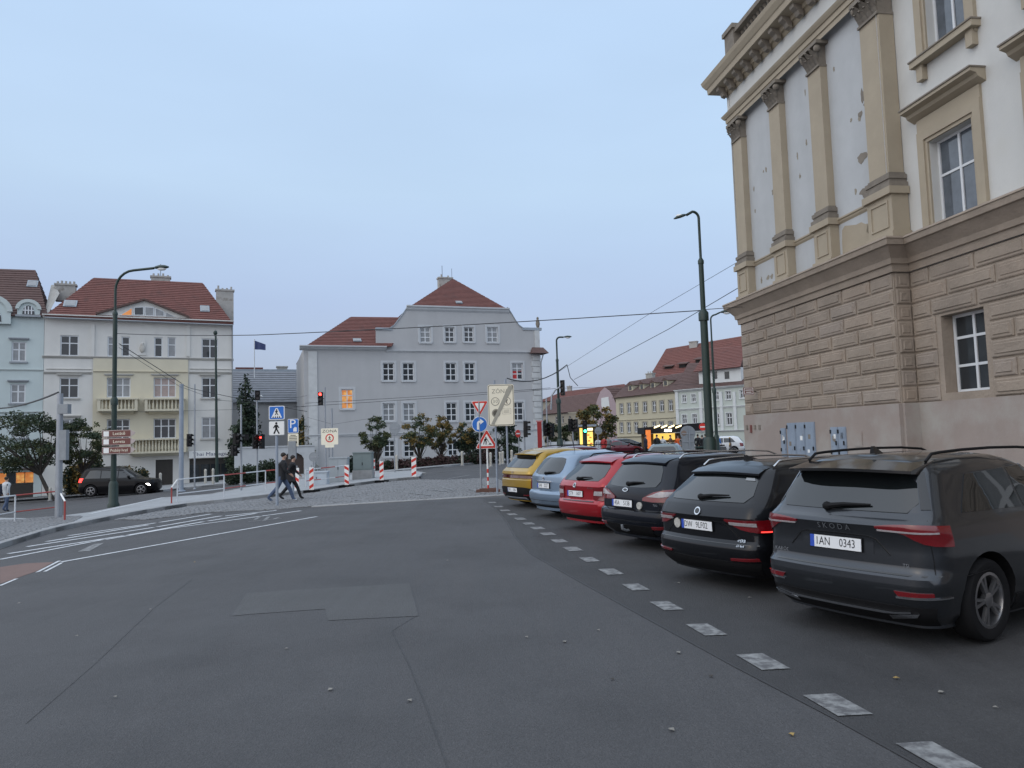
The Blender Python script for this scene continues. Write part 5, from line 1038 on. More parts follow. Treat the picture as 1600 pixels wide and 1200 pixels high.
# dark graphite crossover, nearest
KA = dict(L=4.39, W=1.84, H=1.60, belt=1.08, R=.355, tw=.235, oh=.88, bow=.09, rails=(cblack, .55, 2.75), doors=(1.75, 2.78), cladding=True, aerial=(.75, 0),
    xr=[(.2, .18), (.3, .06), (.42, .015), (.54, .0), (.60, .005), (.64, .05), (.68, .065), (.90, .075), (1.02, .04), (1.05, .052), (1.085, .10), (1.13, .145), (1.44, .33), (1.50, .37), (1.56, .46), (1.60, .60)],
    w=[(.2, .88), (.28, .95), (.5, 1.0), (.75, 1.0), (1.0, .985), (1.08, .955), (1.2, .90), (1.46, .79), (1.53, .73), (1.575, .66), (1.60, .56)],
    side=sgl(1.60, 1.08, .62, 3.25), spoiler=(1.475, .63, .2, cgloss), wiper=(.12, 1.145, .42), plate=(.0, .835, '1AN 0343', True),
    letters=(('S K O D A', .0, .985, .075, chrome), ('KAROQ', .62, .71, .05, chrome), ('TSI', -.63, .70, .045, chrome)),
    patches=[('rear_window', ([(-.72, 1.13), (.72, 1.13)], [(-.60, 1.46), (.60, 1.46)]), cglass, .006, 'wr'), ('window_corner', ([(-.80, 1.16), (-.72, 1.16)], [(-.66, 1.47), (-.60, 1.47)]), cgloss, .005, 'm'),
        ('tail_lamp', ([(-.40, 1.005), (-.62, .975), (-.80, .875), (-1.02, .86)], [(-.40, 1.02), (-.62, 1.04), (-.80, 1.04), (-1.02, 1.03)]), tl_red, .018, 'm'), ('lamp_bar', ([(-.42, .985), (-.9, .975)], [(-.42, .997), (-.9, .989)]), tl_wht, .024, 'm'),
        ('plate_recess', ([(-.36, .77), (.36, .77)], [(-.36, .915), (.36, .915)]), 'paint', .003, 'w'), ('recess_edge', ([(-.5, .77), (-.36, .915), (0, .92), (.36, .915), (.5, .77)], [(-.5, .782), (-.36, .927), (0, .932), (.36, .927), (.5, .782)]), cgloss, .006, 'w'),
        ('bumper_cladding', ([(-.80, .2), (.80, .2)], [(-.86, .37), (.86, .37)]), cblack, .014, 'w'), ('chrome_strip', ([(-.66, .325), (-.5, .30), (.5, .30), (.66, .325)], [(-.66, .338), (-.5, .315), (.5, .315), (.66, .338)]), chrome, .026, 'w'),
        ('exhaust_trim', ([(-.70, .30), (-.46, .25)], [(-.72, .325), (-.46, .29)]), chrome, .024, 'm'), ('reflector', ([(-.58, .455), (-.86, .465)], [(-.55, .495), (-.86, .495)]), tl_red, .014, 'm'), ('bumper_trim', ([(-.56, .435), (-1.02, .445)], [(-.56, .447), (-1.02, .457)]), chrome, .012, 'm'),
        ('bumper_seam', ([(-.92, .62), (.92, .62)], [(-.92, .632), (.92, .632)]), cgloss, .004, 'w'), ('tailgate_seam', ([(-.86, .64), (-.866, .64)], [(-.80, 1.08), (-.806, 1.08)]), cgloss, .003, 'm')])
# black grey estate with wide lamps
KB = dict(L=4.86, W=1.86, H=1.475, belt=.98, R=.335, oh=1.0, bow=.12, rails=(chrome, .75, 3.0), aerial=(.95, 0),
    xr=[(.2, .16), (.3, .05), (.42, .0), (.52, .0), (.56, .02), (.60, .055), (.78, .05), (.86, .02), (.92, .045), (.99, .09), (1.05, .16), (1.32, .46), (1.39, .54), (1.44, .64), (1.475, .78)],
    side=sgl(1.475, .98, .85, 3.55), chrome_line=(.95, 3.4, 1.005), spoiler=(1.345, .57, .05, 'paint'), wiper=(.06, 1.06, .42), plate=(.03, .74, 'DW 9LF02', True), badges=(('badge', .0, .91, .048, .052, chrome), ('sticker', .40, .735, .055, .062, stk)),
    letters=(('SUPERB', -.60, .60, .05, chrome), ('TDI 4x4', -.62, .545, .042, chrome)),
    patches=[('rear_window', ([(-.70, 1.03), (.70, 1.03)], [(-.56, 1.34), (.56, 1.34)]), cglass, .006, 'wr'), ('tail_lamp', ([(-.42, .83), (-.6, .735), (-.85, .70), (-1.08, .70)], [(-.42, .845), (-.6, .84), (-.85, .845), (-1.08, .85)]), tl_red, .018, 'm'), ('lamp_lens', ([(-.48, .79), (-.82, .77)], [(-.48, .82), (-.82, .815)]), tl_wht, .025, 'm'), ('lamp_outer', ([(-.86, .71), (-1.06, .71)], [(-.86, .722), (-1.06, .722)]), lens_lit, .022, 'm'),
        ('window_sticker', ([(-.42, 1.27), (-.56, 1.265)], [(-.41, 1.30), (-.53, 1.295)]), MT['glass_curtain'], .012), ('recess_edge', ([(-.62, .60), (-.4, .80), (.4, .80), (.62, .60)], [(-.62, .608), (-.4, .81), (.4, .81), (.62, .608)]), cgloss, .005, 'w'),
        ('bumper_cladding', ([(-.80, .2), (.80, .2)], [(-.86, .36), (.86, .36)]), cblack, .012, 'w'), ('reflector', ([(-.50, .375), (-.86, .39)], [(-.50, .40), (-.86, .42)]), tl_red, .016, 'm'), ('tailgate_seam', ([(-.86, .555), (.86, .555)], [(-.86, .564), (.86, .564)]), cgloss, .004, 'w')])
# blue black estate with almond lamps
KC = dict(L=4.84, W=1.885, H=1.50, belt=.98, R=.335, oh=1.0, bow=.11, rails=(chrome, .7, 3.0), hook=True, aerial=None,
    xr=[(.22, .20), (.3, .08), (.42, .01), (.55, .0), (.62, .015), (.65, .075), (.8, .08), (.92, .09), (.99, .115), (1.06, .17), (1.34, .36), (1.42, .42), (1.47, .52), (1.50, .68)],
    side=sgl(1.50, .98, .72, 3.5), chrome_line=(.85, 3.4, .995), spoiler=(1.385, .57, .03, 'paint'), wiper=(.06, 1.045, .36), plate=(.15, .735, '4SA 5138', True), badges=(('badge', .08, .955, .07, .034, chrome), ('sticker', -.28, .715, .062, .06, stk)),
    letters=(('TDCi', -.62, .735, .045, chrome),),
    patches=[('rear_window', ([(-.66, 1.02), (-.3, 1.0), (.3, 1.0), (.66, 1.02)], [(-.54, 1.36), (-.3, 1.375), (.3, 1.375), (.54, 1.36)]), cglass, .006, 'wr'), ('tail_lamp', ([(-.36, .80), (-.55, .785), (-.85, .79), (-1.08, .88)], [(-.36, .84), (-.55, .93), (-.85, .985), (-1.08, .97)]), tl_red, .02, 'm'), ('lamp_lens', ([(-.46, .865), (-.72, .86), (-.98, .90)], [(-.46, .87), (-.72, .945), (-.98, .945)]), tl_wht, .03, 'm'),
        ('reflector', ([(-.58, .36), (-.88, .375)], [(-.58, .405), (-.88, .415)]), tl_red, .014, 'm'), ('bumper_cladding', ([(-.5, .22), (.5, .22)], [(-.62, .40), (.62, .40)]), cblack, .01, 'w'), ('bumper_seam', ([(-.94, .46), (.94, .46)], [(-.94, .47), (.94, .47)]), cgloss, .004, 'w'), ('bumper_top', ([(-.86, .632), (.86, .632)], [(-.86, .645), (.86, .645)]), cgloss, .006, 'w'), ('tailgate_seam', ([(-.70, .66), (-.706, .66)], [(-.74, 1.0), (-.746, 1.0)]), cgloss, .003, 'm')])
# red estate with square lamps
KD = dict(L=4.66, W=1.81, H=1.465, belt=.96, R=.325, oh=.95, bow=.09, rails=(cblack, .8, 2.9), aerial=None,
    xr=[(.22, .14), (.3, .05), (.42, .005), (.55, .0), (.60, .03), (.63, .06), (.8, .06), (.88, .04), (.94, .07), (1.0, .12), (1.30, .48), (1.38, .56), (1.43, .66), (1.465, .8)],
    side=sgl(1.465, .96, .85, 3.35), spoiler=(1.335, .55, .05, 'paint'), wiper=(.05, 1.01, .40), plate=(.08, .73, '5T9 1607', True), badges=(('badge', .07, .895, .045, .05, chrome),), letters=(('OCTAVIA', -.42, .85, .045, chrome),),
    patches=[('rear_window', ([(-.68, .985), (.68, .985)], [(-.55, 1.325), (.55, 1.325)]), cglass, .006, 'wr'), ('tail_lamp', ([(-.50, .64), (-.75, .61), (-1.02, .66)], [(-.50, .86), (-.75, .885), (-1.02, .86)]), tl_red, .018, 'm'), ('lamp_lens', ([(-.52, .715), (-.74, .715)], [(-.54, .80), (-.74, .80)]), tl_wht, .026, 'm'),
        ('bumper_step', ([(-.52, .585), (.52, .585)], [(-.52, .60), (.52, .60)]), cgloss, .012, 'w'), ('bumper_cladding', ([(-.80, .22), (.80, .22)], [(-.84, .31), (.84, .31)]), cblack, .012, 'w'), ('reflector', ([(-.7, .33), (-.86, .34)], [(-.7, .36), (-.86, .365)]), tl_red, .012, 'm'), ('tailgate_seam', ([(-.60, .60), (-.606, .60)], [(-.66, .66), (-.666, .66)]), cgloss, .003, 'm')])
# ice blue rounded estate
KE = dict(L=4.5, W=1.76, H=1.50, belt=.96, R=.32, oh=.9, bow=.13, crown=.035, aerial=(1.0, 0), fin=False,
    xr=[(.24, .16), (.32, .05), (.45, .0), (.56, .0), (.61, .03), (.64, .08), (.85, .08), (.95, .09), (1.02, .13), (1.33, .36), (1.41, .45), (1.46, .56), (1.50, .74)],
    side=sgl(1.50, .96, .75, 3.3), wiper=(-.05, 1.02, .34), plate=(.0, .745, '5H8 2227', True), badges=(('badge', .0, .91, .035, .045, chrome),),
    patches=[('rear_window', ([(-.58, 1.04), (-.3, 1.0), (.3, 1.0), (.58, 1.04)], [(-.50, 1.35), (-.3, 1.385), (.3, 1.385), (.50, 1.35)]), cglass, .006, 'wr'), ('tail_lamp', ([(-.69, .64), (-.98, .66)], [(-.69, .90), (-.98, .93)]), tl_red, .02, 'm'), ('chrome_strip', ([(-.36, .83), (.36, .83)], [(-.33, .858), (.33, .858)]), chrome, .024, 'w'),
        ('bumper_seam', ([(-.9, .40), (.9, .40)], [(-.9, .41), (.9, .41)]), cgloss, .004, 'w'), ('plate_recess', ([(-.34, .67), (.34, .67)], [(-.32, .82), (.32, .82)]), 'paint', .002, 'w'), ('bumper_cladding', ([(-.78, .24), (.78, .24)], [(-.8, .29), (.8, .29)]), cblack, .01, 'w')])
# mustard crossover with full width lamp bar
KF = dict(L=4.4, W=1.83, H=1.56, belt=1.0, R=.35, oh=.88, bow=.1, xr=[(.2, .16), (.3, .05), (.42, .01), (.6, .0), (.74, .0), (.78, .04), (.86, .045), (.90, .0), (.97, .02), (1.04, .10), (1.36, .42), (1.45, .50), (1.52, .62), (1.56, .78)],
    side=sgl(1.56, 1.0, .75, 3.3), spoiler=(1.41, .6, .14, 'paint'), plate=(.0, .47, '5P1 1294', False), cladding=True, letters=(('FORD', .0, .94, .06, tl_dk),),
    patches=[('rear_window', ([(-.70, 1.06), (.70, 1.06)], [(-.58, 1.38), (.58, 1.38)]), cglass, .006, 'wr'), ('lamp_bar', ([(-1.0, .775), (-.6, .79), (.6, .79), (1.0, .775)], [(-1.0, .88), (-.6, .872), (.6, .872), (1.0, .88)]), tl_dk, .02, 'w'), ('bumper_cladding', ([(-.84, .2), (.84, .2)], [(-1.0, .50), (-.62, .55), (.62, .55), (1.0, .50)]), cblack, .014, 'w'), ('spoiler_gloss', ([(-.6, 1.36), (.6, 1.36)], [(-.58, 1.40), (.58, 1.40)]), cgloss, .012, 'w'), ('reflector', ([(-.5, .33), (-.8, .34)], [(-.5, .36), (-.8, .37)]), tl_red, .02, 'm'), ('diffuser', ([(-.6, .24), (.6, .24)], [(-.55, .28), (.55, .28)]), MT['steel'], .022, 'w')])
KG = dict(KD); KG.update(plate=(0, .73, '6A2 4418', True), letters=(), rails=(cblack, .8, 2.9), H=1.56, xr=[(z+.06 if z > .9 else z, x) for z, x in KD['xr']][:-1]+[(1.56, .8)])
KG['w'] = [(.2, .86), (.3, .95), (.5, 1.0), (.75, .995), (1.0, .95), (1.15, .89), (1.42, .76), (1.50, .71), (1.535, .64), (1.56, .55)]
HEAD = 60
def tail(wheel_px, K, heading=HEAD):                     # ground point under the tail from where the left rear tyre touches down
    w = gp(*wheel_px); a = R(heading); f = Vector((math.sin(a), math.cos(a), 0)); l = Vector((-math.cos(a), math.sin(a), 0)); p = w-f*K.get('oh', .92)-l*(K['W']/2-.14); p.z = 0; return p
CARS = {}
CARS['A'] = car('dark graphite crossover parked nearest, chrome strip low on bumper', 'car', tail((1287, 949), KA, 59), 59, KA, grey1)
CARS['B'] = car('black grey estate with white round sticker left of its plate', 'car', tail((1112, 888), KB, 60), 60, KB, grey2)
CARS['C'] = car('blue black estate with almond lamps and plate 4SA 5138', 'car', tail((1003, 841), KC, 60), 60, KC, navy)
CARS['D'] = car('red estate parked between blue and black estates', 'car', tail((926, 818), KD, 60), 60, KD, redp)
CARS['E'] = car('ice blue rounded estate between red and mustard cars', 'car', tail((871, 801), KE, 61), 61, KE, bluep)
CARS['F'] = car('mustard yellow crossover with dark lamp bar across its tail', 'car', tail((823, 786), KF, 61), 61, KF, yelp)
CARS['G'] = car('maroon estate behind the mustard crossover, end of the row', 'car', tail((848, 774.5), KG, 62), 62, KG, marp)
# cars elsewhere
def side_on(px, py, heading, L): p = gp(px, py); a = R(heading); return p-Vector((math.sin(a), math.cos(a), 0))*L/2
KH = dict(KA); KH.update(L=4.85, W=1.9, H=1.85, belt=1.15, R=.39, headlamp=MT['head_on'], letters=(), plate=None, spoiler=None, wiper=None, aerial=None, rails=(cblack, .6, 3.0), doors=(1.9, 3.0))
KH['xr'] = [(.25, .12), (.45, .0), (.7, .02), (1.1, .06), (1.2, .10), (1.65, .25), (1.78, .34), (1.85, .5)]
KH['xf'] = [(.25, 4.7), (.4, 4.85), (.8, 4.83), (1.0, 4.7), (1.12, 3.75), (1.2, 3.6), (1.65, 2.95), (1.78, 2.75), (1.85, 2.5)]
KH['w'] = [(.25, .88), (.35, .96), (.6, 1), (1.0, .985), (1.15, .95), (1.3, .9), (1.68, .8), (1.77, .74), (1.82, .66), (1.85, .56)]; KH['side'] = sgl(1.85, 1.15, .5, 3.55)
KH['patches'] = [('rear_window', ([(-.7, 1.22), (.7, 1.22)], [(-.6, 1.66), (.6, 1.66)]), cglass, .006, 'wr'), ('tail_lamp', ([(-.74, .95), (-1.02, .95)], [(-.74, 1.22), (-1.02, 1.2)]), lens_lit, .02, 'm')]
CARS['H'] = car('black off-road car with headlamps lit driving by the yellow house', 'car', side_on(190, 774, 83, 4.85), 83, KH, carpaint('paint_jet_black', (.003, .003, .004), 0, .4, .35), group=None, name='car')
KS = dict(KE); KS.update(L=4.55, H=1.43, belt=.93, plate=None, wiper=None, badges=(), aerial=None); KS['xr'] = [(.22, .12), (.4, 0), (.7, .03), (.88, .1), (.94, .75), (1.32, 1.25), (1.38, 1.4), (1.43, 1.6)]; KS['w'] = None; KS['side'] = [('side_window', ([(1.15, .98), (2.15, .97)], [(1.5, 1.28), (2.15, 1.3)])), ('side_window', ([(2.2, .97), (3.3, .97)], [(2.2, 1.3), (2.75, 1.28)]))]
KS['patches'] = [('rear_window', ([(-.62, 1.0), (.62, 1.0)], [(-.5, 1.29), (.5, 1.29)]), cglass, .006, 'wr'), ('tail_lamp', ([(-.5, .66), (-.95, .68)], [(-.5, .8), (-.95, .82)]), tl_red, .02, 'm')]
gg = carpaint('paint_grey_green', (.13, .155, .15), .5); wh = carpaint('paint_white', (.6, .61, .62), .1)
def put(px, py, Y): p = at(px, py, Y); return Vector((p.x, p.y, 0))
car('grey green saloon seen over the black estate roof', 'car', put(1030, 700, 32), 20, KS, gg, group=None, name='car')
KW = dict(KE); KW.update(plate=None, wiper=None, badges=(), aerial=None)
car('white hatchback parked beside the palace corner beyond', 'car', put(1164, 700, 62), -75, KW, wh, group='cars standing across the square', name='car')
car('dark car by the lit yellow kiosk screens across the square', 'car', put(952, 698, 70), 70, KW, grey2, group='cars standing across the square', name='car')
car('maroon car standing left of the dark car across square', 'car', put(930, 700, 66), 75, KS, marp, group='cars standing across the square', name='car')
# ------------------------------------------------------------------ street lamps, poles, signals
def up(p, h): return Vector((p.x, p.y, p.z+h))
def street_lamp(label, base, H, arm, m='green', base_h=1.6, r=(.13, .085, .055), head_scale=1.0, joint=(.25, .62), group='street lamps', droop=None):
    t = thing('street_lamp', label, 'street lamp', base, 0, group); z1, z2 = H*joint[0], H*joint[1]
    mb = MB(); mb.tube([up(base, -.1), up(base, z2)], [r[0], r[0]*.92], 12); mb.lathe([(r[0]*1.25, z2-.25), (r[0]*1.25, z2), (r[1], z2+.12)], base, 12); mb.tube([up(base, z2), up(base, H*.82)], r[1], 10); mb.lathe([(r[1]*1.2, H*.82-.1), (r[1]*1.2, H*.82), (r[2], H*.82+.1)], base, 10)
    mb.build('mast', MT[m], t, smooth=40)
    mb = MB(); mb.lathe([(r[0]*2.1, -.1), (r[0]*2.1, .12), (r[0]*1.7, .2), (r[0]*1.6, base_h), (r[0]*1.2, base_h+.12)], base, 10); mb.build('base', MT[m], t, smooth=40)
    d = Vector((arm.x, arm.y, 0)); rad = min(.9, d.length*.5); dn = d.normalized(); pts = [up(base, H*.82), up(base, H-rad)]
    for i in range(1, 7): a = math.pi/2*i/6; pts.append(up(base, H-rad+rad*math.sin(a))+dn*rad*(1-math.cos(a)))
    end = up(base, H+arm.z)+d; pts.append(end); MB().tube(pts, r[2], 8).build('arm', MT[m], t, smooth=60)
    hx = dn; hy = Vector((-dn.y, dn.x, 0)); L, W_, Hh = .72*head_scale, .17*head_scale, .13*head_scale; V = []; N = 10; secs = [(0, .25, .3), (.15, .7, .7), (.45, 1, 1), (.8, .85, .8), (1, .4, .35)]
    tilt = Vector((0, 0, arm.z*.2 if droop is None else droop))
    for a, sw, sh in secs:
        c = end+hx*L*a+tilt*a
        for k in range(N): th = 2*math.pi*k/N; V.append(c+hy*W_*sw*math.cos(th)+Vector((0, 0, Hh*sh*math.sin(th)*(1.0 if math.sin(th) > 0 else .45))))
    hd = MB().add(V, [(i*N+k, i*N+(k+1) % N, (i+1)*N+(k+1) % N, (i+1)*N+k) for i in range(len(secs)-1) for k in range(N)]+[tuple(range(N)), tuple((len(secs)-1)*N+k for k in range(N))]).build('lamp_head', MT[m], t, smooth=50)
    mb = MB(); c = end+hx*L*.55-Vector((0, 0, Hh*.4)); mb.ball(tuple(c), L*.3, W_*.75, Hh*.7, 10, 5); mb.build('lamp_glass', MT['swhite'], hd, smooth=60); return t
def flat(px, py, Y): p = at(px, py, Y); return Vector((p.x, p.y, g(p.x)))
b = flat(1109, 690, 24); Hm = at(1092, 331, 24).z; street_lamp('tall dark green street lamp in front of palace corner', b, Hm, Vector((-.42, -.08, -.12)), r=(.135, .085, .045), joint=(.2, .63), head_scale=.62, droop=-.14)
b = flat(875, 690, 52); street_lamp('slender green street lamp right of the grey house', b, at(871, 527, 52).z, Vector((.5, -.1, -.02)), head_scale=.8, r=(.14, .09, .06), joint=(.2, .5))
b = gp(177, 792); lampL = b; Yl = b.y; street_lamp('green street lamp carrying brown signs before the yellow house', b, at(181, 424, Yl).z-b.z, Vector((1.9, -.2, .05)), r=(.125, .10, .06), base_h=1.05, joint=(.24, .45))
b = flat(1120, 690, 44); street_lamp('thin street lamp beyond the tall green one, head turned right', b, at(1116, 492, 44).z, Vector((.55, -.1, .12)), r=(.10, .07, .05), joint=(.2, .5))
b = flat(339, 735, 57); t = thing('mast', 'dark green mast standing before the yellow house shop', 'mast', b, 0); MB().tube([b, Vector((at(337, 522, 57).x, 57, at(337, 522, 57).z))], [.13, .07], 10).build('pole', MT['green'], t, smooth=40); MB().ball(tuple(at(336.5, 520, 57)), .16, .16, .2, 10, 6).build('cap', MT['green'], t, smooth=60)
def pole(name, label, px, py0, py1, r, m, cat='pole', Y=None, group='plain poles on the square', cap=True):
    b = gp(px, py0) if Y is None else flat(px, py0, Y); top = at(px-.02*(py0-py1)*0, py1, b.y).z; t = thing(name, label, cat, b, 0, group); MB().tube([b, Vector((b.x, b.y, top))], [r, r*.85], 10).build('shaft', MT[m], t, smooth=40)
    if cap: MB().lathe([(r*1.8, 0), (r*1.8, .05), (r*1.2, .09)], b, 10).build('foot', MT[m], t, smooth=40)
    return t, b, top
tp1, pb1, pt1 = pole('tram_pole', 'thick pale blue tram wire pole left of the thin pole', 283, 768, 600, .15, 'steel_blue')
tp2, pb2, pt2 = pole('tram_pole', 'slim grey wire pole beside the tree at left', 91, 814, 615, .12, 'steel'); MB().box(pb2.x-.02, pb2.x+.35, pb2.y-.12, pb2.y+.12, pt2-.75, pt2-.4).build('camera_box', MT['sback'], tp2)
MB().box(pb2.x+.05, pb2.x+.30, pb2.y-.1, pb2.y+.1, pb2.z+2.2, pb2.z+3.3).build('switch_box', MT['sback'], tp2)
def signal_head(c, heading, parent, lit=None, n=3, h=.28):
    """traffic light head: case, hoods, lenses; c is the middle"""
    F = frame(c, heading); mb = MB(); H_ = n*h; mb.fbox(F, -.14, .14, c.z-H_/2, c.z+H_/2, -.1, .08); cs = mb.build('signal_head', MT['black'], parent)
    for i in range(n):
        z = c.z+H_/2-h*(i+.5); col_ = MT['red_on'] if (lit == 'red' and i == 0) else MT['green_on'] if (lit == 'green' and i == n-1) else MT['lens_off']
        ring = [(.09*math.cos(2*math.pi*k/14), z+.09*math.sin(2*math.pi*k/14)) for k in range(14)]; MB().fpoly(F, ring, .08, .095).build('lens', col_, cs); mb = MB()
        for k in range(8):
            a0, a1 = math.pi*k/8-.1, math.pi*(k+1)/8-.1
            mb.hexa([F.w(.11*math.cos(a0), z+.11*math.sin(a0), .08), F.w(.11*math.cos(a1), z+.11*math.sin(a1), .08), F.w(.11*math.cos(a1), z+.11*math.sin(a1), .26), F.w(.11*math.cos(a0), z+.11*math.sin(a0), .26), F.w(.12*math.cos(a0), z+.12*math.sin(a0), .08), F.w(.12*math.cos(a1), z+.12*math.sin(a1), .08), F.w(.12*math.cos(a1), z+.12*math.sin(a1), .28), F.w(.12*math.cos(a0), z+.12*math.sin(a0), .28)])
        mb.build('hood', MT['black'], cs, fixn=False)
    return cs
def signal(label, px, py0, py1, heads, Y=None, r=.055, m='steel'):
    t, b, top = pole('traffic_light', label, px, py0, py1, r, m, 'traffic light', Y, 'traffic lights of the crossing')
    for hx, hy, hd, lit, n in heads:
        c = at(hx, hy, b.y-.08); signal_head(c, hd, t, lit, n); MB().tube([Vector((b.x, b.y, c.z)), c+Vector((0, .08, 0))], .025, 6).build('bracket', MT['black'], t)
    return t, b, top
signal('grey signal pole with side-on black head left of the mast', 304, 766, 600, [(296, 688, 60, None, 3)], Y=49)
signal('grey signal pole with two side-on heads by the garden wall', 377, 770, 632, [(369, 686, 70, None, 2), (366, 704, 60, None, 2), (385, 683, -60, None, 1)])
tl, b, top = signal('pale signal pole with curved top and glowing red lamp', 402, 754, 626, [(399, 690, 40, None, 3), (409, 690, -30, 'red', 3)], Y=43)
MB().tube([Vector((b.x, b.y, top)), Vector((b.x+.03, b.y, top+.15)), Vector((b.x+.12, b.y, top+.24)), Vector((b.x+.3, b.y, top+.26))], .06, 8).build('curved_arm', MT['swhite'], tl, smooth=60); c = at(401, 626, b.y-.2); signal_head(c+Vector((.05, 0, .3)), 20, tl, None, 2)
signal('thin signal pole with small red lit head before grey house corner', 509, 735, 605, [(501, 623, 0, 'red', 3)], Y=47, m='steel')
signal('signal pole with two side-on heads right of the zone sign', 820, 702, 640, [(821.5, 665, 70, None, 2), (821.5, 676, 70, None, 2)], Y=45)
signal('signal pole with back-to-back heads near the gabled corner', 856, 702, 622, [(852.5, 671, 30, None, 3), (862, 672, -40, None, 3)], Y=48)
signal('signal pole with twin black heads left of lit screens', 896, 702, 656, [(891.5, 664, 10, None, 3), (899.5, 665, -15, None, 3)], Y=50)
signal('signal pole with glowing green lamp in front of lit screens', 914, 702, 664, [(914, 667, 0, 'green', 3)], Y=49, r=.14, m='green')
# overhead head hanging at the slender lamp's side
hb_ = at(879, 606, 51.6); ohs = thing('traffic_light', 'large dark traffic light hanging on arm beside slender green lamp', 'traffic light', hb_, 0, 'traffic lights of the crossing'); signal_head(hb_, -20, ohs, None, 3, .36)
MB().tube([at(861, 640, 51.6), at(862, 618, 51.6), at(868, 609, 51.6), at(876, 604, 51.6)], .06, 8).build('arm', MT['steel'], ohs, smooth=60)

# ------------------------------------------------------------------ signs
def circ(r, n=24, u=0, z=0): return [(u+r*math.cos(2*math.pi*i/n), z+r*math.sin(2*math.pi*i/n)) for i in range(n)]
def rrect(w, h, r, u=0, z=0):
    P_ = []
    for cx_, cz, a0 in ((w/2-r, h/2-r, 0), (-w/2+r, h/2-r, 90), (-w/2+r, -h/2+r, 180), (w/2-r, -h/2+r, 270)): P_ += [(u+cx_+r*math.cos(R(a0+a)), z+cz+r*math.sin(R(a0+a))) for a in (0, 30, 60, 90)]
    return P_
def tri(s, down=False, r=.04, z=0):
    P_ = []; h = s*.866; c = [(0, h*2/3), (-s/2, -h/3), (s/2, -h/3)]
    for i, (x, y) in enumerate(c):
        a0 = [30, 150, 270][i]; k = 1-r*2/(h*2/3)
        P_ += [(x*k+r*math.cos(R(a0+a)), y*k+r*math.sin(R(a0+a))) for a in (0, 60, 120)]
    return [(x, (-y if down else y)+z) for x, y in P_]
class Board:
    def __init__(s, c, parent, heading=0): s.F = frame(c, heading); s.z = c.z; s.p = parent
    def add(s, name, pts, m, d0, d1, parent=None): return MB().fpoly(s.F, [(u, s.z+z) for u, z in pts], d0, d1).build(name, MT[m] if isinstance(m, str) else m, parent or s.p)
    def txt(s, t, u, z, size, m, d, parent, sx_=1.0): return text(s.F, u, s.z+z, size, t, MT[m], d, parent, sx_=sx_)
def px_per(Y): return FPX/Y
# big end-of-zone sign on two posts
zc_ = gp(783, 772); YZ = zc_.y; k = YZ/FPX
zs_ = thing('zone_sign', 'large cream end of ZONA sign with diagonal grey bar on two posts', 'sign', zc_)
for x in (777, 794.5): bb = flat(x, 760, YZ+.08); MB().tube([bb, Vector((bb.x, bb.y, at(x, 592 if x > 780 else 594, YZ).z))], .035, 10).build('post', MT['steel_blue'], zs_, smooth=40)
c = at(783, 633, YZ); B = Board(c, zs_); W_, H_ = 41*k, 65*k; pl = B.add('panel', rrect(W_, H_, .07), 'cream', -.03, 0); B.add('border', rrect(W_*.955, H_*.97, .06), 'sdark', 0, .004, pl); B.add('face', rrect(W_*.91, H_*.94, .05), 'cream', .004, .008, pl)
B.txt('ZÓNA', -.02, H_*.33, .20, 'sgrey', .012, pl, 1.0)
for u, z, tx in ((-W_*.22, H_*.09, '30'), (W_*.22, H_*.09, '')): B.add('ring', circ(.145, 24, u, z), 'sgrey', .008, .011, pl); B.add('disc', circ(.12, 24, u, z), 'cream', .011, .014, pl); tx and [B.txt(ch_, u+o_, z, .17, 'sgrey', .016, pl) for ch_, o_ in zip(tx, (-.048, .048))]
B.add('pictogram', [(W_*.22-.07, H_*.09-.02), (W_*.22+.01, H_*.09+.06), (W_*.22+.05, H_*.09+.06), (W_*.22+.0, H_*.09-.0), (W_*.22+.03, H_*.09-.09), (W_*.22, H_*.09-.09), (W_*.22-.03, H_*.09-.02)], 'sdark', .014, .017, pl)
B.add('disc', circ(.145, 24, -W_*.20, -H_*.19), 'sgrey', .008, .012, pl); B.add('disc', circ(.10, 24, -W_*.20, -H_*.19), 'sdark', .012, .015, pl); B.add('small_plate', rrect(.30, .2, .02, W_*.2, -H_*.15), 'sgrey', .008, .010, pl); B.add('small_plate', rrect(.285, .185, .02, W_*.2, -H_*.15), 'cream', .010, .013, pl)
for q in (.04, 0, -.04): B.add('print_line', rrect(.2, .014, .004, W_*.2, -H_*.15+q), 'sgrey', .013, .015, pl)
B.add('diagonal_bar', [(-W_*.40, -H_*.46), (-W_*.28, -H_*.46), (W_*.45, H_*.40), (W_*.45, H_*.46), (W_*.30, H_*.46)], mat('sign_bar_grey', (.36, .345, .29), .6, var=.05), .0172, .0195, pl)
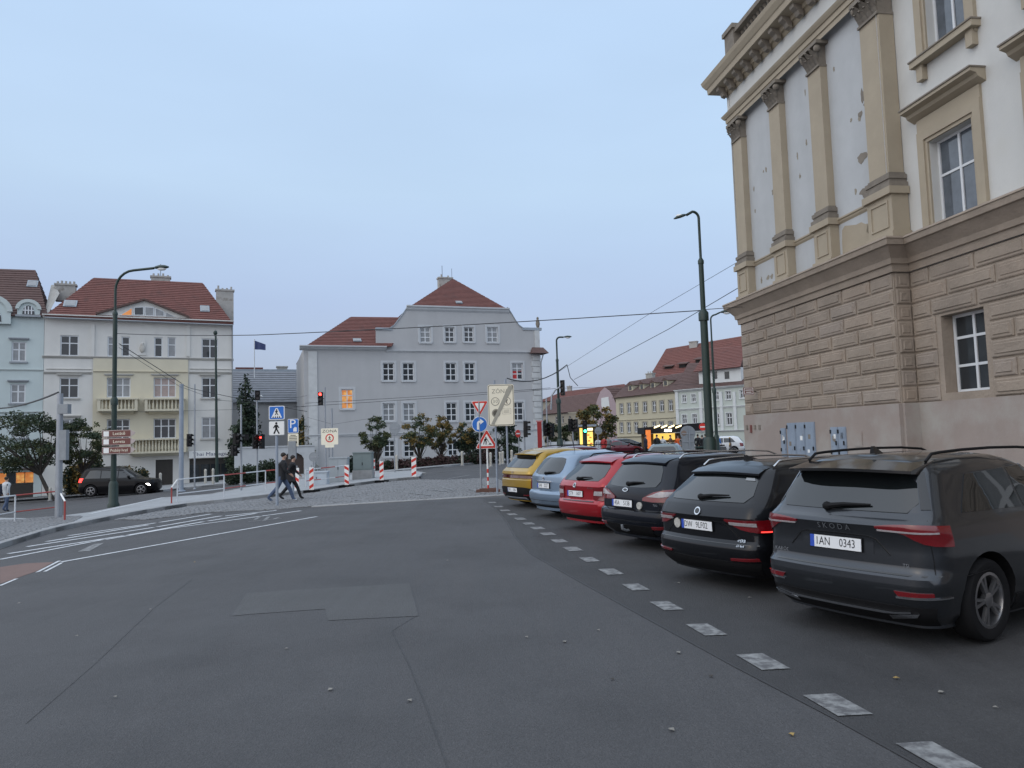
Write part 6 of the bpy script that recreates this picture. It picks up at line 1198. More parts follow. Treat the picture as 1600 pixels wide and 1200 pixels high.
# yield and turn-right pair on its own post, road works sign on striped post
c0 = gp(752, 770); Y0 = c0.y; k = Y0/FPX; rs_ = thing('give_way_sign', 'give way triangle above round blue turn right sign on thin post', 'sign', c0); MB().tube([c0, up(c0, at(752, 628, Y0).z)], .03, 8).build('post', MT['steel'], rs_, smooth=40)
B = Board(at(749.5, 634.5, Y0), rs_); s = 27.5*k; pl = B.add('give_way_panel', tri(s, True, .035), 'swhite', -.03, 0); B.add('red_border', tri(s*.93, True, .03), 'red', 0, .005, pl); B.add('face', tri(s*.58, True, .02, z=-.0), 'swhite', .005, .01, pl)
B = Board(at(749.3, 663, Y0-.02), rs_); pl = B.add('turn_right_panel', circ(12.3*k), 'swhite', -.03, 0); q = 11.4*k; B.add('face', circ(q), 'sblue', 0, .005, pl)
B.add('arrow', [(-.36*q, -.72*q), (-.36*q, .1*q), (-.3*q, .34*q), (-.1*q, .48*q), (.1*q, .5*q), (.1*q, .76*q), (.62*q, .36*q), (.1*q, -.02*q), (.1*q, .22*q), (-.02*q, .2*q), (-.08*q, .1*q), (-.08*q, -.72*q)], 'swhite', .005, .01, pl)
c0 = gp(763, 769.5); Y0 = c0.y; k = Y0/FPX; rw = thing('road_works_sign', 'red bordered road works triangle on red and white striped post', 'sign', c0)
nseg = 14; zt = at(761, 676, Y0).z
for i in range(nseg):
    z0, z1 = .12+(zt-.12)*i/nseg, .12+(zt-.12)*(i+1)/nseg; MB().tube([up(c0, z0), up(c0, z1)], .032, 8).build('post_band', MT['red'] if (i % 2 == 0 and i < 6) else MT['swhite'], rw, smooth=40)
mb = MB(); mb.box(c0.x-.42, c0.x+.42, c0.y-.22, c0.y+.22, .0, .11); mb.box(c0.x-.3, c0.x+.3, c0.y-.14, c0.y+.14, .11, .15); mb.build('foot', mat('foot_recycled_plastic', (.12, .06, .045), .8, var=.2), rw)
B = Board(at(760.6, 690.5, Y0-.05), rw); s = 36*k; pl = B.add('panel', tri(s, False, .04), 'swhite', -.03, 0); B.add('red_border', tri(s*.93, False, .035), 'red', 0, .005, pl); B.add('face', tri(s*.62, False, .02), 'swhite', .005, .01, pl); q = s*.2
for nm_, pts in (('worker', circ(.14*q, 12, -.18*q, .98*q)), ('worker', [(-.55*q, .62*q), (-.2*q, .84*q), (.05*q, .74*q), (.42*q, .1*q), (.36*q, .06*q), (.0*q, .52*q), (-.12*q, .36*q), (-.02*q, .0), (-.1*q, -.58*q), (-.26*q, -.58*q), (-.24*q, -.0), (-.4*q, .28*q), (-.62*q, -.55*q), (-.76*q, -.5*q), (-.58*q, .35*q)]), ('shovel', [(.05*q, .5*q), (.1*q, .52*q), (.72*q, -.42*q), (.66*q, -.46*q)]), ('heap', [(.35*q, -.58*q), (.62*q, -.3*q), (.85*q, -.34*q), (1.15*q, -.58*q)])): B.add(nm_, pts, 'black', .01, .014, pl)
# pedestrian crossing sign with walking figure plate
c0 = gp(433, 791); Y0 = c0.y; k = Y0/FPX; ps = thing('pedestrian_sign', 'blue pedestrian crossing sign above white walking figure plate on grey post', 'sign', c0); MB().tube([c0, up(c0, at(432, 634, Y0).z-c0.z)], .05, 10).build('post', MT['steel_blue'], ps, smooth=40)
B = Board(at(432.3, 645, Y0-.06), ps); w_ = 24.5*k; h_ = 21.5*k; pl = B.add('crossing_panel', rrect(w_, h_, .04), 'swhite', -.02, 0); B.add('face', rrect(w_*.9, h_*.9, .03), 'sblue', 0, .005, pl); B.add('triangle', [(-.34*w_, -.36*h_), (.34*w_, -.36*h_), (.06*w_, .33*h_), (-.06*w_, .33*h_)], 'swhite', .005, .009, pl)
def walker(B, u, z, s, m, d, p):
    B.add('figure', circ(.1*s, 12, u, z+.42*s), m, d, d+.004, p); B.add('figure', [(u-.12*s, z+.3*s), (u+.1*s, z+.3*s), (u+.26*s, z+.04*s), (u+.2*s, z), (u+.08*s, z+.12*s), (u+.1*s, z-.1*s), (u+.3*s, z-.46*s), (u+.18*s, z-.5*s), (u, z-.16*s), (u-.14*s, z-.5*s), (u-.27*s, z-.46*s), (u-.1*s, z-.08*s), (u-.1*s, z+.12*s), (u-.22*s, z-.02*s), (u-.28*s, z+.03*s)], m, d, d+.004, p)
walker(B, 0, .02, h_*.44, 'black', .009, pl)
for i in range(4): B.add('stripe', [(-.26*w_+i*.14*w_, -.36*h_), (-.2*w_+i*.14*w_, -.36*h_), (-.18*w_+i*.13*w_, -.26*h_), (-.24*w_+i*.13*w_, -.26*h_)], 'black', .009, .012, pl)
B = Board(at(432.3, 669, Y0-.06), ps); w_ = 25*k; h_ = 22.5*k; pl = B.add('figure_panel', rrect(w_, h_, .04), 'sback', -.02, 0); B.add('face', rrect(w_*.93, h_*.93, .03), 'swhite', 0, .005, pl); walker(B, -.01, 0, h_*.8, 'black', .005, pl)
# parking sign with text plate
c0 = gp(458, 775); Y0 = c0.y; k = Y0/FPX; pk = thing('parking_sign', 'blue parking sign with cream text plate behind the walkers', 'sign', c0); MB().tube([c0, up(c0, at(457, 655, Y0).z-c0.z)], .045, 10).build('post', MT['steel_blue'], pk, smooth=40)
B = Board(at(458, 665.5, Y0-.06), pk); w_, h_ = 16.5*k, 22*k; pl = B.add('parking_panel', rrect(w_, h_, .03), 'swhite', -.02, 0); B.add('face', rrect(w_*.92, h_*.94, .03), 'sblue', 0, .005, pl); B.txt('P', -.05*w_, .12*h_, .52, 'swhite', .008, pl, 1.1); B.add('ticket', [(.02*w_, -.4*h_), (.34*w_, -.4*h_), (.34*w_, -.12*h_), (.16*w_, -.08*h_), (.02*w_, -.2*h_)], 'swhite', .005, .008, pl)
B = Board(at(458, 687.5, Y0-.06), pk); h_ = 20*k; pl = B.add('text_panel', rrect(w_, h_, .03), 'cream', -.02, 0)
for i, q in enumerate((.36, .24, .12, 0, -.13, -.2, -.34)): B.add('print_line', rrect(w_*(.5 if i in (0, 6) else .75), .03 if i != 5 else .06, .004, 0, q*h_), 'sdark', 0, .003, pl)
MB().box(c0.x-.16, c0.x+.16, c0.y-.12, c0.y+.02, c0.z+1.55, c0.z+2.3).build('backing_plate', MT['sback'], pk)
# small zone sign with no-stopping circle
c0 = gp(514, 757); Y0 = c0.y; k = Y0/FPX; zz_ = thing('zone_sign', 'small cream ZONA sign with red ringed symbol before grey house', 'sign', c0); MB().tube([c0, up(c0, at(511, 668, Y0).z-c0.z)], .05, 10).build('post', MT['steel'], zz_, smooth=40)
B = Board(at(515, 682, Y0-.06), zz_); w_, h_ = 26.5*k, 25.5*k; pl = B.add('panel', rrect(w_, h_, .04), 'cream', -.02, 0); B.txt('ZONA', 0, .32*h_, .22, 'sdark', .004, pl, 1.25); B.add('ring', circ(.26*h_, 22, 0, -.1*h_), 'red', 0, .004, pl); B.add('disc', circ(.19*h_, 22, 0, -.1*h_), 'cream', .004, .007, pl); walker(B, 0, -.1*h_, .28*h_, 'sdark', .007, pl)
B = Board(at(515, 697, Y0-.06), zz_); B.add('sub_panel', rrect(14*k, 4.5*k, .02), 'cream', -.02, 0)
pole('pole', 'tall grey pole behind the small zone sign', 519.5, 755, 638, .07, 'steel', Y=44, group=None)
# backs of round signs
def round_back(label, px, py, base, r_px, Y=None, m='sback'):
    b = gp(px, base) if Y is None else flat(px, base, Y); k = b.y/FPX; t = thing('round_sign', label, 'sign', b, 0, 'round signs seen from behind'); MB().tube([b, up(b, at(px, py, b.y).z-b.z)], .035, 8).build('post', MT['steel'], t, smooth=40); B = Board(at(px, py, b.y-.05), t); B.add('panel', circ(r_px*k), m, -.02, 0); B.add('clamp', rrect(r_px*k*1.2, .06, .01), 'steel', 0, .03)
    return t
round_back('grey back of round sign before the grey house trees', 617, 669, 741, 9); t = round_back('narrow grey sign back on hatched post beside the beacon', 490, 714, 762, 7.5); round_back('blue grey round sign back before the pink house', 935, 673, 705, 6, Y=60)
c0 = flat(811, 705, 46); t = thing('no_entry_sign', 'small no entry sign edge beside the zone sign', 'sign', c0, 0, 'no entry signs'); MB().tube([c0, up(c0, at(809, 676, 46).z)], .03, 8).build('post', MT['steel'], t); B = Board(at(809.5, 677.5, 45.9), t, 50); B.add('panel', circ(.24), 'red', -.02, 0); B.add('bar', rrect(.34, .08, .01), 'swhite', 0, .006)
c0 = flat(1098, 700, 58); t = thing('no_entry_sign', 'red no entry sign left of the tall green lamp', 'sign', c0, 0, 'no entry signs'); MB().tube([c0, up(c0, at(1098, 660, 58).z)], .03, 8).build('post', MT['steel'], t); B = Board(at(1098, 667, 57.9), t); pl = B.add('panel', circ(.29), 'red', -.02, 0); B.add('bar', rrect(.4, .1, .01), 'swhite', 0, .006, pl)
# brown direction boards on the left lamp
for i, (y, tx) in enumerate(((677.5, 'Letiště'), (690, 'Loreta'), (703.5, 'Pražský hrad'))):
    c = at(182, y, Yl-.35); k = (Yl-.35)/FPX; t = thing('direction_board', ['topmost brown direction board on the left street lamp', 'middle brown direction board on the left street lamp', 'lowest brown direction board on the left street lamp'][i], 'sign', c, 0, 'brown direction boards'); B = Board(c, t); w_, h_ = 45*k, 11.2*k
    pl = B.add('panel', rrect(w_, h_, .02), mat('board_edge', (.45, .38, .36), .6, var=.05), -.04, 0); B.add('face', rrect(w_*.97, h_*.84, .02), 'brown', 0, .005, pl); B.add('pictogram', rrect(8.5*k, 8*k, .01, -16*k, 0), 'swhite', .005, .009, pl); B.txt(tx, 4*k, -.005, .19, 'cream', .009, pl, .82 if i == 2 else 1.1)
    B.add('arrow_tip', [(w_/2, -h_/2+.03), (w_/2+.16, -.04), (w_/2+.2, .04), (w_/2, h_/2-.03)] if i != 2 else [(w_/2, -h_/2+.02), (w_/2+.2, .02), (w_/2, h_/2-.02)], mat('board_edge2', (.45, .38, .36), .6, var=.05), -.03, -.005, pl)
    MB().box(c.x-.2, c.x+.1, c.y+.04, c.y+.3, c.z-.03, c.z+.03).build('bracket', MT['steel'], t)
# ------------------------------------------------------------------ red and white railings, beacons, posts, cabinets
def railing(label, top, bot, posts, seg, red_end=None, legs=None):
    """top/bot: pixel polylines of rails with the ground pixel below each end"""
    P0 = [gp(*p) for p in posts]; t = thing('railing', label, 'railing', P0[0], 0, 'red and white railings')
    hs = [at(tp[0], tp[1], p.y).z-p.z for tp, p in zip(top, P0)]; h = sum(hs)/len(hs); n = 0
    for hh, r in ((h, .026), (h*.45, .021)):
        for a, b in zip(P0, P0[1:]):
            L = (b-a).length; m = max(1, round(L/seg))
            for i in range(m): MB().tube([up(a.lerp(b, i/m), hh+.0), up(a.lerp(b, (i+1)/m), hh)], r, 7).build('rail', MT['rail_white'] if n % 2 == 0 else MT['rail_red'], t, smooth=50); n += 1
    for i, p in enumerate(P0): MB().tube([p, up(p, h)], .028, 8).build('post', MT['rail_white'], t, smooth=50)
    if red_end: q = gp(*red_end); MB().tube([q, up(q, h*.72)], .03, 8).build('end_post', MT['rail_red'], t, smooth=50); MB().tube([up(q, h*.72), up(P0[red_end_i(red_end, posts)], h)], .03, 7).build('rail', MT['swhite'], t)
    return t
def red_end_i(e_, posts): return min(range(len(posts)), key=lambda i: abs(posts[i][0]-e_[0]))
railing('red and white railing along the left pavement edge', [(-60, 790), (23, 772), (90, 765)], None, [(-60, 838), (23, 821), (92, 812)], 1.15, red_end=(101, 819))
railing('red and white railing in front of the walking pair', [(277, 746), (350, 742), (415, 737), (470, 733)], None, [(277, 790), (350, 780.5), (415, 771), (462, 766)], 1.5, red_end=(268, 791))
railing('red and white railing beside the grey cabinets', [(478, 732), (540, 729)], None, [(478, 766), (545, 757)], 1.1)
def beacon(label, px, py0, py1, w_px, flip=1):
    b = gp(px, py0); Y = b.y; k = Y/FPX; t = thing('beacon', label, 'beacon', b, 0, 'red and white beacons'); H_ = (py0-py1)*k; w_ = w_px*k; mb = MB(); mb.box(b.x-.32, b.x+.32, b.y-.2, b.y+.2, b.z, b.z+.1); mb.build('foot', MT['rubber'], t)
    c = Vector((b.x, b.y, b.z+.1+H_/2)); B = Board(c, t); pl = B.add('panel', rrect(w_, H_, .02), 'swhite', -.025, .025)
    n = 3; q = H_/n
    for i in range(n):
        z0 = -H_/2+q*i+q*.1
        B.add('stripe', [(-w_*.48, z0+(0 if flip > 0 else q*.38)), (w_*.48, z0+(q*.38 if flip > 0 else 0)), (w_*.48, min(H_*.49, z0+q*.42+(q*.38 if flip > 0 else 0))), (-w_*.48, min(H_*.49, z0+q*.42+(0 if flip > 0 else q*.38)))], 'red', .025, .029, pl)
    MB().tube([c+Vector((0, 0, H_/2)), c+Vector((0, 0, H_/2+.1))], .03, 8).build('handle', MT['steel'], t); return t
beacon('striped beacon standing by the narrow sign back', 487, 769, 734, 6.8); beacon('striped beacon before the pale cabinet', 542, 761, 730, 6.8, -1); beacon('striped beacon in front of the green grey cabinet', 596.5, 753.5, 724, 6.2); beacon('partly hidden striped beacon behind the green grey cabinet', 583, 749, 720, 6.5); beacon('rightmost striped beacon at the island tip', 647, 748, 717, 7.4); beacon('striped beacon just right of the walking pair', 464, 770, 735, 6.8, -1)
def cabinet_box(label, x0, x1, y0, y1, D, m, legs=False):
    b = gp((x0+x1)/2, y1); k = b.y/FPX; w_ = (x1-x0)*k; h_ = (y1-y0)*k; t = thing('utility_cabinet', label, 'cabinet', b, 0, 'utility cabinets'); mb = MB(); mb.box(b.x-w_/2, b.x+w_/2, b.y, b.y+D, b.z, b.z+h_-.06); bd = mb.build('case', m, t); MB().box(b.x-w_/2-.03, b.x+w_/2+.03, b.y-.04, b.y+D+.03, b.z+h_-.06, b.z+h_).build('lid', m, t)
    for i in range(2): u0 = b.x-w_/2+.03+i*(w_/2-.02); MB().box(u0, u0+w_/2-.05, b.y-.014, b.y-.001, b.z+h_*(.42 if 'green' in label else .1), b.z+h_-.12).build('door', m, t)
    MB().box(b.x-.02, b.x+.02, b.y-.03, b.y-.014, b.z+h_*.55, b.z+h_*.65).build('handle', MT['black'], t)
    return t, b, w_, h_
cg1 = mat('cabinet_pale_grey', (.33, .36, .38), .6, var=.08, scale=2); cg2 = mat('cabinet_green_grey', (.17, .21, .21), .6, var=.1, scale=2); cg3 = mat('cabinet_white', (.42, .47, .52), .55, var=.06)
cabinet_box('tall pale grey cabinet behind the railing', 514, 543, 715, 757, .5, cg1); t, b, w_, h_ = cabinet_box('large green grey cabinet on concrete base', 552, 581, 707, 752, .6, cg2); MB().box(b.x-w_/2-.04, b.x+w_/2+.04, b.y-.05, b.y+.65, b.z, b.z+h_*.38).build('base', MT['kerb'], t); cabinet_box('low white box beside the pale grey cabinet', 478, 511, 737, 762, .5, cg3)
def bollard(label, px, py0, py1, w_px=4, m='swhite', Y=None):
    b = gp(px, py0) if Y is None else flat(px, py0, Y); k = b.y/FPX; h = max(.6, (py0-py1)*k); t = thing('bollard', label, 'bollard', b, 0, 'white posts along the pavements'); r = w_px*k/2; MB().lathe([(r*.9, 0), (r, .1), (r, h*.85), (r*1.1, h*.9), (r*.9, h*.96), (r*.3, h)], b, 10).build('shaft', MT[m], t, smooth=50); MB().lathe([(r*1.7, 0), (r*1.7, .08), (r, .1)], b, 10).build('foot', MT['kerb'], t); return t
wm = mat('bollard_worn_white', (.45, .43, .38), .8, var=.15); MT['wm'] = wm
for i, (px, y0, y1) in enumerate(((123.5, 774, 747), (250.5, 766, 739), (321, 758, 733), (333, 759, 732), (388, 753, 730), (377, 757, 728), (78, 783, 762), (620, 736, 711), (722.5, 728, 705), (767, 730, 707), (786, 726, 705), (782, 727, 706), (800, 724, 703))):
    bollard(['white post behind the black off-road car tail', 'white post at the headlamps of the black car', 'left white post before the dark shop front', 'right white post before the dark shop front', 'white post at the hedge by the garden wall', 'yellow banded post left of the red signal', 'white post under the left tree', 'white post right of the round sign back', 'white post before the hedge, right of the trees', 'white post behind the road works sign', 'leaning white post behind the zone sign', 'second white post behind the zone sign', 'white post nearest the mustard car'][i], px, y0, y1, 4, 'wm')
# red advertising column at the grey house corner
b = flat(844, 705, 47); t = thing('banner_column', 'narrow red vertical banner column by the grey house corner', 'banner', b); MB().box(b.x-.14, b.x+.14, b.y-.06, b.y+.06, 0, at(844, 659, 47).z).build('panel', mat('banner_red', (.30, .02, .02), .6, var=.1), t); MB().box(b.x-.2, b.x+.2, b.y-.08, b.y+.08, at(844, 659, 47).z, at(844, 657, 47).z).build('cap', mat('banner_cap', (.5, .2, .2), .6, var=0), t)
# ------------------------------------------------------------------ kiosk, lit screens, notice board
scr = mat('lit_screen_yellow', (.9, .7, .2), .4, var=.35, scale=2.0, emit=(1, .62, .12), es=1.1); scr2 = mat('lit_screen_orange', (.8, .2, .05), .4, var=.5, scale=3, emit=(1, .20, .03), es=.6)
c = flat(917, 700, 57); k = 57/FPX; t = thing('lit_stand', 'brightly lit yellow advertising stand behind the green signal', 'kiosk', c); B = Board(Vector((c.x, c.y, 0)), t)
B.add('frame', [(-11*k, 0), (11*k, 0), (11*k, 2.55), (-11*k, 2.55)], 'black', -.5, 0); B.add('screen', [(-10.5*k, .5), (-5.5*k, .5), (-5.5*k, 2.5), (-10.5*k, 2.5)], scr, 0, .03); B.add('screen', [(1*k, 1.1), (10*k, 1.1), (10*k, 2.2), (1*k, 2.2)], scr, 0, .03); B.add('lamp', [(2*k, 2.3), (10*k, 2.3), (10*k, 2.48), (2*k, 2.48)], 'lamp_on', 0, .05); B.add('screen', [(1*k, .3), (10*k, .3), (10*k, 1.0), (1*k, 1.0)], scr2, 0, .03)
MB().box(c.x-.75, c.x+.75, c.y-.5, c.y+.3, 2.6, 2.75).build('canopy', MT['steel_blue'], t)
for u, z in ((3, 1.95), (6, 1.75), (4, 1.5), (7, 1.3)): B.add('print_block', rrect(3.5*k, .1, .01, u*k, z), scr2, .03, .04)
YK = 66; c = flat(1052, 702, YK); k = YK/FPX; kk = thing('kiosk', 'black roofed food kiosk with glowing yellow lamp strips', 'kiosk', c); x0, x1 = at(1009, 690, YK).x, at(1082, 690, YK).x; zr0, zr1 = at(1045, 677, YK).z, at(1045, 665, YK).z
mb = MB(); mb.hexa([(x0-.2, YK-.6, zr0), (x1+1.2, YK-.6, zr0+.15), (x1+1.2, YK+3, zr0+.15), (x0-.2, YK+3, zr0), (x0-.2, YK-.6, zr1-.1), (x1+1.6, YK-.6, zr1+.2), (x1+1.6, YK+3, zr1+.2), (x0-.2, YK+3, zr1-.1)]); mb.build('roof', MT['black'], kk)
for x in (x0+.05, x1-.1): MB().box(x, x+.12, YK-.4, YK-.28, 0, zr0).build('post', MT['black'], kk)
MB().box(x0+.1, x1-.1, YK+2.6, YK+2.8, 0, zr0).build('rear_wall', mat('kiosk_inside', (.22, .15, .08), .7, var=.3, scale=3), kk); MB().box(x0+.2, x1-.2, YK+.8, YK+1.2, 0, 1.05).build('counter', mat('kiosk_wood', (.18, .10, .05), .7, var=.2), kk)
for i in range(4): a = at(1022+i*11.2, 668.5, YK-.7); b2_ = at(1031+i*11.2, 665, YK-.7); d_ = Vector((0, 0, .045)); mb = MB(); mb.hexa([a-d_, b2_-d_, b2_-d_+Vector((0, -.04, 0)), a-d_+Vector((0, -.04, 0)), a+d_*1.6, b2_+d_*1.6, b2_+d_*1.6+Vector((0, -.04, 0)), a+d_*1.6+Vector((0, -.04, 0))]); mb.build('lamp_strip', MT['lamp_on'], kk)
a = at(1044, 672.5, YK-.7); MB().box(a.x-.3, a.x+.3, YK-.72, YK-.64, a.z-.09, a.z+.09).build('lit_sign', MT['head_on'], kk); a = at(1013, 684, YK-.8); MB().box(a.x-.22, a.x+.22, YK-.84, YK-.78, .6, at(1013, 672, YK).z).build('menu_board', scr2, kk)
MB().box(x0+1.2, x1-1, YK+2.5, YK+2.58, 1.3, 1.9).build('lit_shelf', scr, kk)
YD = 56; c = flat(1076, 702, YD); k = YD/FPX; t = thing('round_topped_board', 'grey round topped board standing right of the kiosk', 'sign board', c); B = Board(Vector((c.x, c.y, 0)), t); zt = at(1076, 665, YD).z; rr = 12*k
B.add('panel', [(-rr*.8, 0), (rr*.8, 0), (rr*.8, zt-rr*1.6)]+[(rr*math.cos(R(a)), zt-rr+rr*math.sin(R(a))) for a in range(-30, 211, 20)]+[(-rr*.8, zt-rr*1.6)], 'sback', -.06, 0)
for z in (.6, 1.2, 1.8): B.add('batten', [(-rr*.75, z), (rr*.75, z), (rr*.75, z+.06), (-rr*.75, z+.06)], 'steel', 0, .04)
B.add('batten', [(.05, 0), (.13, 0), (.13, zt-.1), (.05, zt-.1)], 'steel', .0401, .07); B.add('logo_ring', circ(.2, 18, -.3, zt-.55), mat('board_logo', (.22, .16, .13), .7, var=0), 0, .02)
# white hoarding and lit shop windows across the square
c = flat(872, 700, 62); MBx = MB(); x0, x1 = at(858, 690, 62).x, at(905, 690, 62).x; t = thing('hoarding', 'long white hoarding at the far side of the crossing', 'hoarding', c); MBx.box(x0, x1, 62, 62.08, 0, at(880, 690, 62).z); MBx.build('panel', mat('hoarding_white', (.52, .54, .56), .6, var=.1), t)
for x in (x0+.1, (x0+x1)/2, x1-.1): MB().box(x-.04, x+.04, 61.9, 61.99, 0, 1.6).build('post', MT['steel'], t)
# ------------------------------------------------------------------ overhead wires
def wire(label, pts, r=.012, sag=0.0):
    q = [at(*p) for p in pts]; P_ = []
    for a, b in zip(q, q[1:]):
        for i in range(9): t_ = i/8; P_.append(a.lerp(b, t_)-Vector((0, 0, sag*4*t_*(1-t_))))
    o = MB().tube(P_, r, 5).build('overhead_wire', MT['wire'], None, smooth=60, fixn=False); tag(o, label, 'wire', 'overhead wires'); return o
wire('long span wire from left lamp to tall green lamp', [(181, 521, Yl), (400, 523.5, 28), (1096, 485, 24)], .016, .05); wire('short wire from tall green lamp to palace', [(1096, 484, 24), (1166, 479, 28.6)], .012)
wire('wire slanting down from palace to the signals', [(1170, 440, 28.5), (1045, 514, 38), (897, 593, 52)], .016); wire('faint upper wire slanting from palace across sky', [(1172, 398, 28.5), (1020, 487, 38), (868, 584, 56)], .01)
wire('thick looping cable above the zone sign', [(792, 591, 45), (886, 570, 47)], .035, .55); wire('cable dropping from the loop to the signals', [(886, 570, 47), (891, 590, 47), (903, 603, 47)], .025)
wire('upper of two wires crossing the grey house', [(477, 630, 50), (760, 613, 48), (860, 606, 48)], .014, .02); wire('lower of two wires crossing the grey house', [(440, 637, 50), (760, 616, 48), (868, 607, 48)], .014, .02)
wire('upper wire from left lamp to the tram pole', [(186, 537, Yl), (284, 599, pb1.y)], .02); wire('lower wire from left lamp to the tram pole', [(186, 543, Yl), (284, 606, pb1.y)], .012); wire('cable from tram pole towards the red signal', [(284, 600, pb1.y), (304, 608, 47), (480, 643, 50)], .018, .05); wire('second cable from tram pole to the right', [(284, 605, pb1.y), (339, 625, 50), (478, 636, 52)], .012)
wire('thick cable entering from the left to the slim pole', [(-60, 640, 36), (0, 638, 36), (91, 613, pb2.y)], .035, .12); wire('low wire crossing the yellow house front', [(150, 645, 52), (365, 640, 52), (480, 618, 54)], .01); wire('thin low wires over the small zone sign', [(480, 652, 50), (520, 663, 50), (590, 652, 50)], .008); wire('wire above roofs of the far houses', [(868, 607, 52), (960, 604, 60), (1096, 600, 60)], .012)
# ------------------------------------------------------------------ trees, hedges, shrubs
def leafmat(n, c, v=.35): return mat(n, c, .75, var=v, scale=1.2, spec=.3)
lf_dark = leafmat('leaves_dark_green', (.042, .062, .036)); lf_mid = leafmat('leaves_green', (.075, .085, .036)); lf_aut = leafmat('leaves_autumn', (.19, .13, .038)); lf_con = leafmat('needles_dark', (.014, .026, .018)); lf_hedge = leafmat('hedge_green', (.028, .040, .024)); lf_red = leafmat('hedge_reddish', (.060, .034, .032)); bark = mat('bark', (.05, .042, .035), .9, var=.3, scale=6, bump=.6, bscale=25)
def foliage(name, clumps, n, size, mats, parent, rnd, flatten=.7):
    """leaf sized faces in clumps: (centre, rx, ry, rz)"""
    mb = MB(); tot = sum(c[1]*c[2]*c[3] for c in clumps)**1.0
    for c, rx, ry, rz in clumps:
        k = max(12, int(n*(rx*ry*rz)/tot)); mi0 = rnd.randrange(len(mats))
        for _ in range(k):
            while True:
                a = Vector((rnd.uniform(-1, 1), rnd.uniform(-1, 1), rnd.uniform(-1, 1)))
                if .25 < a.length < 1: break
            a *= (rnd.uniform(.75, 1.12)); p = Vector((c[0]+a.x*rx, c[1]+a.y*ry, c[2]+a.z*rz)); d = Vector((rnd.gauss(0, 1), rnd.gauss(0, 1), rnd.gauss(0, .6)-.3)).normalized(); e_ = d.cross(Vector((rnd.gauss(0, 1), rnd.gauss(0, 1), rnd.gauss(0, 1)))).normalized(); s = size*rnd.uniform(.6, 1.4)
            mb.add([p, p+d*s*.5+e_*s*.32, p+d*s, p+d*s*.5-e_*s*.32], [(0, 1, 2, 3)], mi0 if rnd.random() < .75 else rnd.randrange(len(mats)))
    o = mb.build(name, mats, parent, fixn=False); return o
def tree(label, base, H, crown, seed, mats, n=5000, size=.16, tr=.13, lean=(0, 0), fork=.35, group='trees', clumps=26, trunkmat=None, cone=0.0):
    rnd = random.Random(seed); t = thing('tree', label, 'tree', base, 0, group); cx_, cy_, cz, rx, ry, rz = crown; top = Vector((cx_, cy_, cz)); mb = MB(); f = base.lerp(top, fork); f += Vector((lean[0], lean[1], 0))
    mb.tube([base-Vector((0, 0, .1)), base.lerp(f, .5)+Vector((rnd.uniform(-.08, .08), 0, 0)), f], [tr, tr*.8, tr*.65], 9); C = []
    for i in range(clumps):
        while True:
            a = Vector((rnd.uniform(-1, 1), rnd.uniform(-1, 1), rnd.uniform(-1, 1)))
            if a.length < 1: break
        a = a.normalized()*(a.length**.5)*.82; kk_ = 1-cone*(a.z+.8)/1.6; p = top+Vector((a.x*rx*kk_, a.y*ry*kk_, a.z*rz)); s = rnd.uniform(.09, .22)*(kk_*.6+.4)*(1.25 if clumps < 40 else 1); C.append((p, rx*s, ry*s, rz*s*.8))
        if i < 26: m_ = f.lerp(p, .5)+Vector((rnd.uniform(-.2, .2), rnd.uniform(-.2, .2), rnd.uniform(0, .25))); mb.tube([f, m_, p], [tr*.45, tr*.25, tr*.06], 6)
    mb.build('trunk', trunkmat or bark, t, smooth=50); foliage('crown', C, n, size, mats, t, rnd); return t
Yt = 49; b = flat(84, 768, Yt); c = at(40, 688, Yt); tree('dark leafy tree leaning left at the pavement, far left', b, 5, (c.x, c.y, c.z, 3.6, 2.8, 2.3), 3, [lf_dark, lf_dark, lf_mid], 13000, .14, .16, lean=(-.1, 0), fork=.42, clumps=90)
c = at(132, 690, Yt+3); b2 = flat(128, 770, Yt+3); tree('dark leafy tree right of the slim pole', b2, 5, (c.x, c.y, c.z, 2.3, 2.2, 1.9), 5, [lf_dark, lf_mid], 7500, .15, .11, fork=.4, clumps=60)
def flatp(px, py, Y): return flat(px, py, Y)
for lab, px, Y, ctop, cmid, rx, sd, ms in (('left small maple before the grey house', 589, 56, 645, 682, 1.35, 11, [lf_dark, lf_mid]), ('largest small maple before the grey house', 656, 56, 640, 675, 1.75, 12, [lf_mid, lf_aut, lf_dark]), ('yellowing small maple right of the largest', 690, 58, 645, 677, 1.25, 13, [lf_aut, lf_mid])):
    b = flat(px, 720, Y); ct = at(px, ctop, Y).z; cb = at(px, 706, Y).z; tree(lab, b, 4, (b.x, b.y, (ct+cb)/2, rx*1.35, rx*1.2, (ct-cb)/2*1.08), sd, ms, 4200, .14, .07, fork=.22, group='small maples before the grey house', clumps=58, cone=.6)
b = flat(728, 720, 58); tree('thin young tree behind the give way sign', b, 3, (b.x, b.y, at(728, 680, 58).z, .9, .9, 1.2), 14, [lf_dark, lf_aut], 1500, .18, .06, group='small maples before the grey house')
b = flat(768, 716, 58); tree('round dark bush behind the zone sign posts', b, 3, (b.x+.3, b.y, 1.6, 3.2, 1.5, 1.7), 15, [lf_con, lf_dark], 5000, .2, .08, group=None)
b = flat(930, 702, 88); tree('autumn tree before the pink house', b, 6, (b.x, b.y, 3.4, 3.2, 2.5, 3.0), 16, [lf_aut, lf_mid], 4000, .34, .16, group=None)
b = flat(868, 702, 84); tree('bare brownish tree by the slender lamp', b, 6, (b.x, b.y, 2.6, 2.4, 2.0, 2.2), 18, [lf_mid, lf_dark], 2200, .3, .14, group=None)
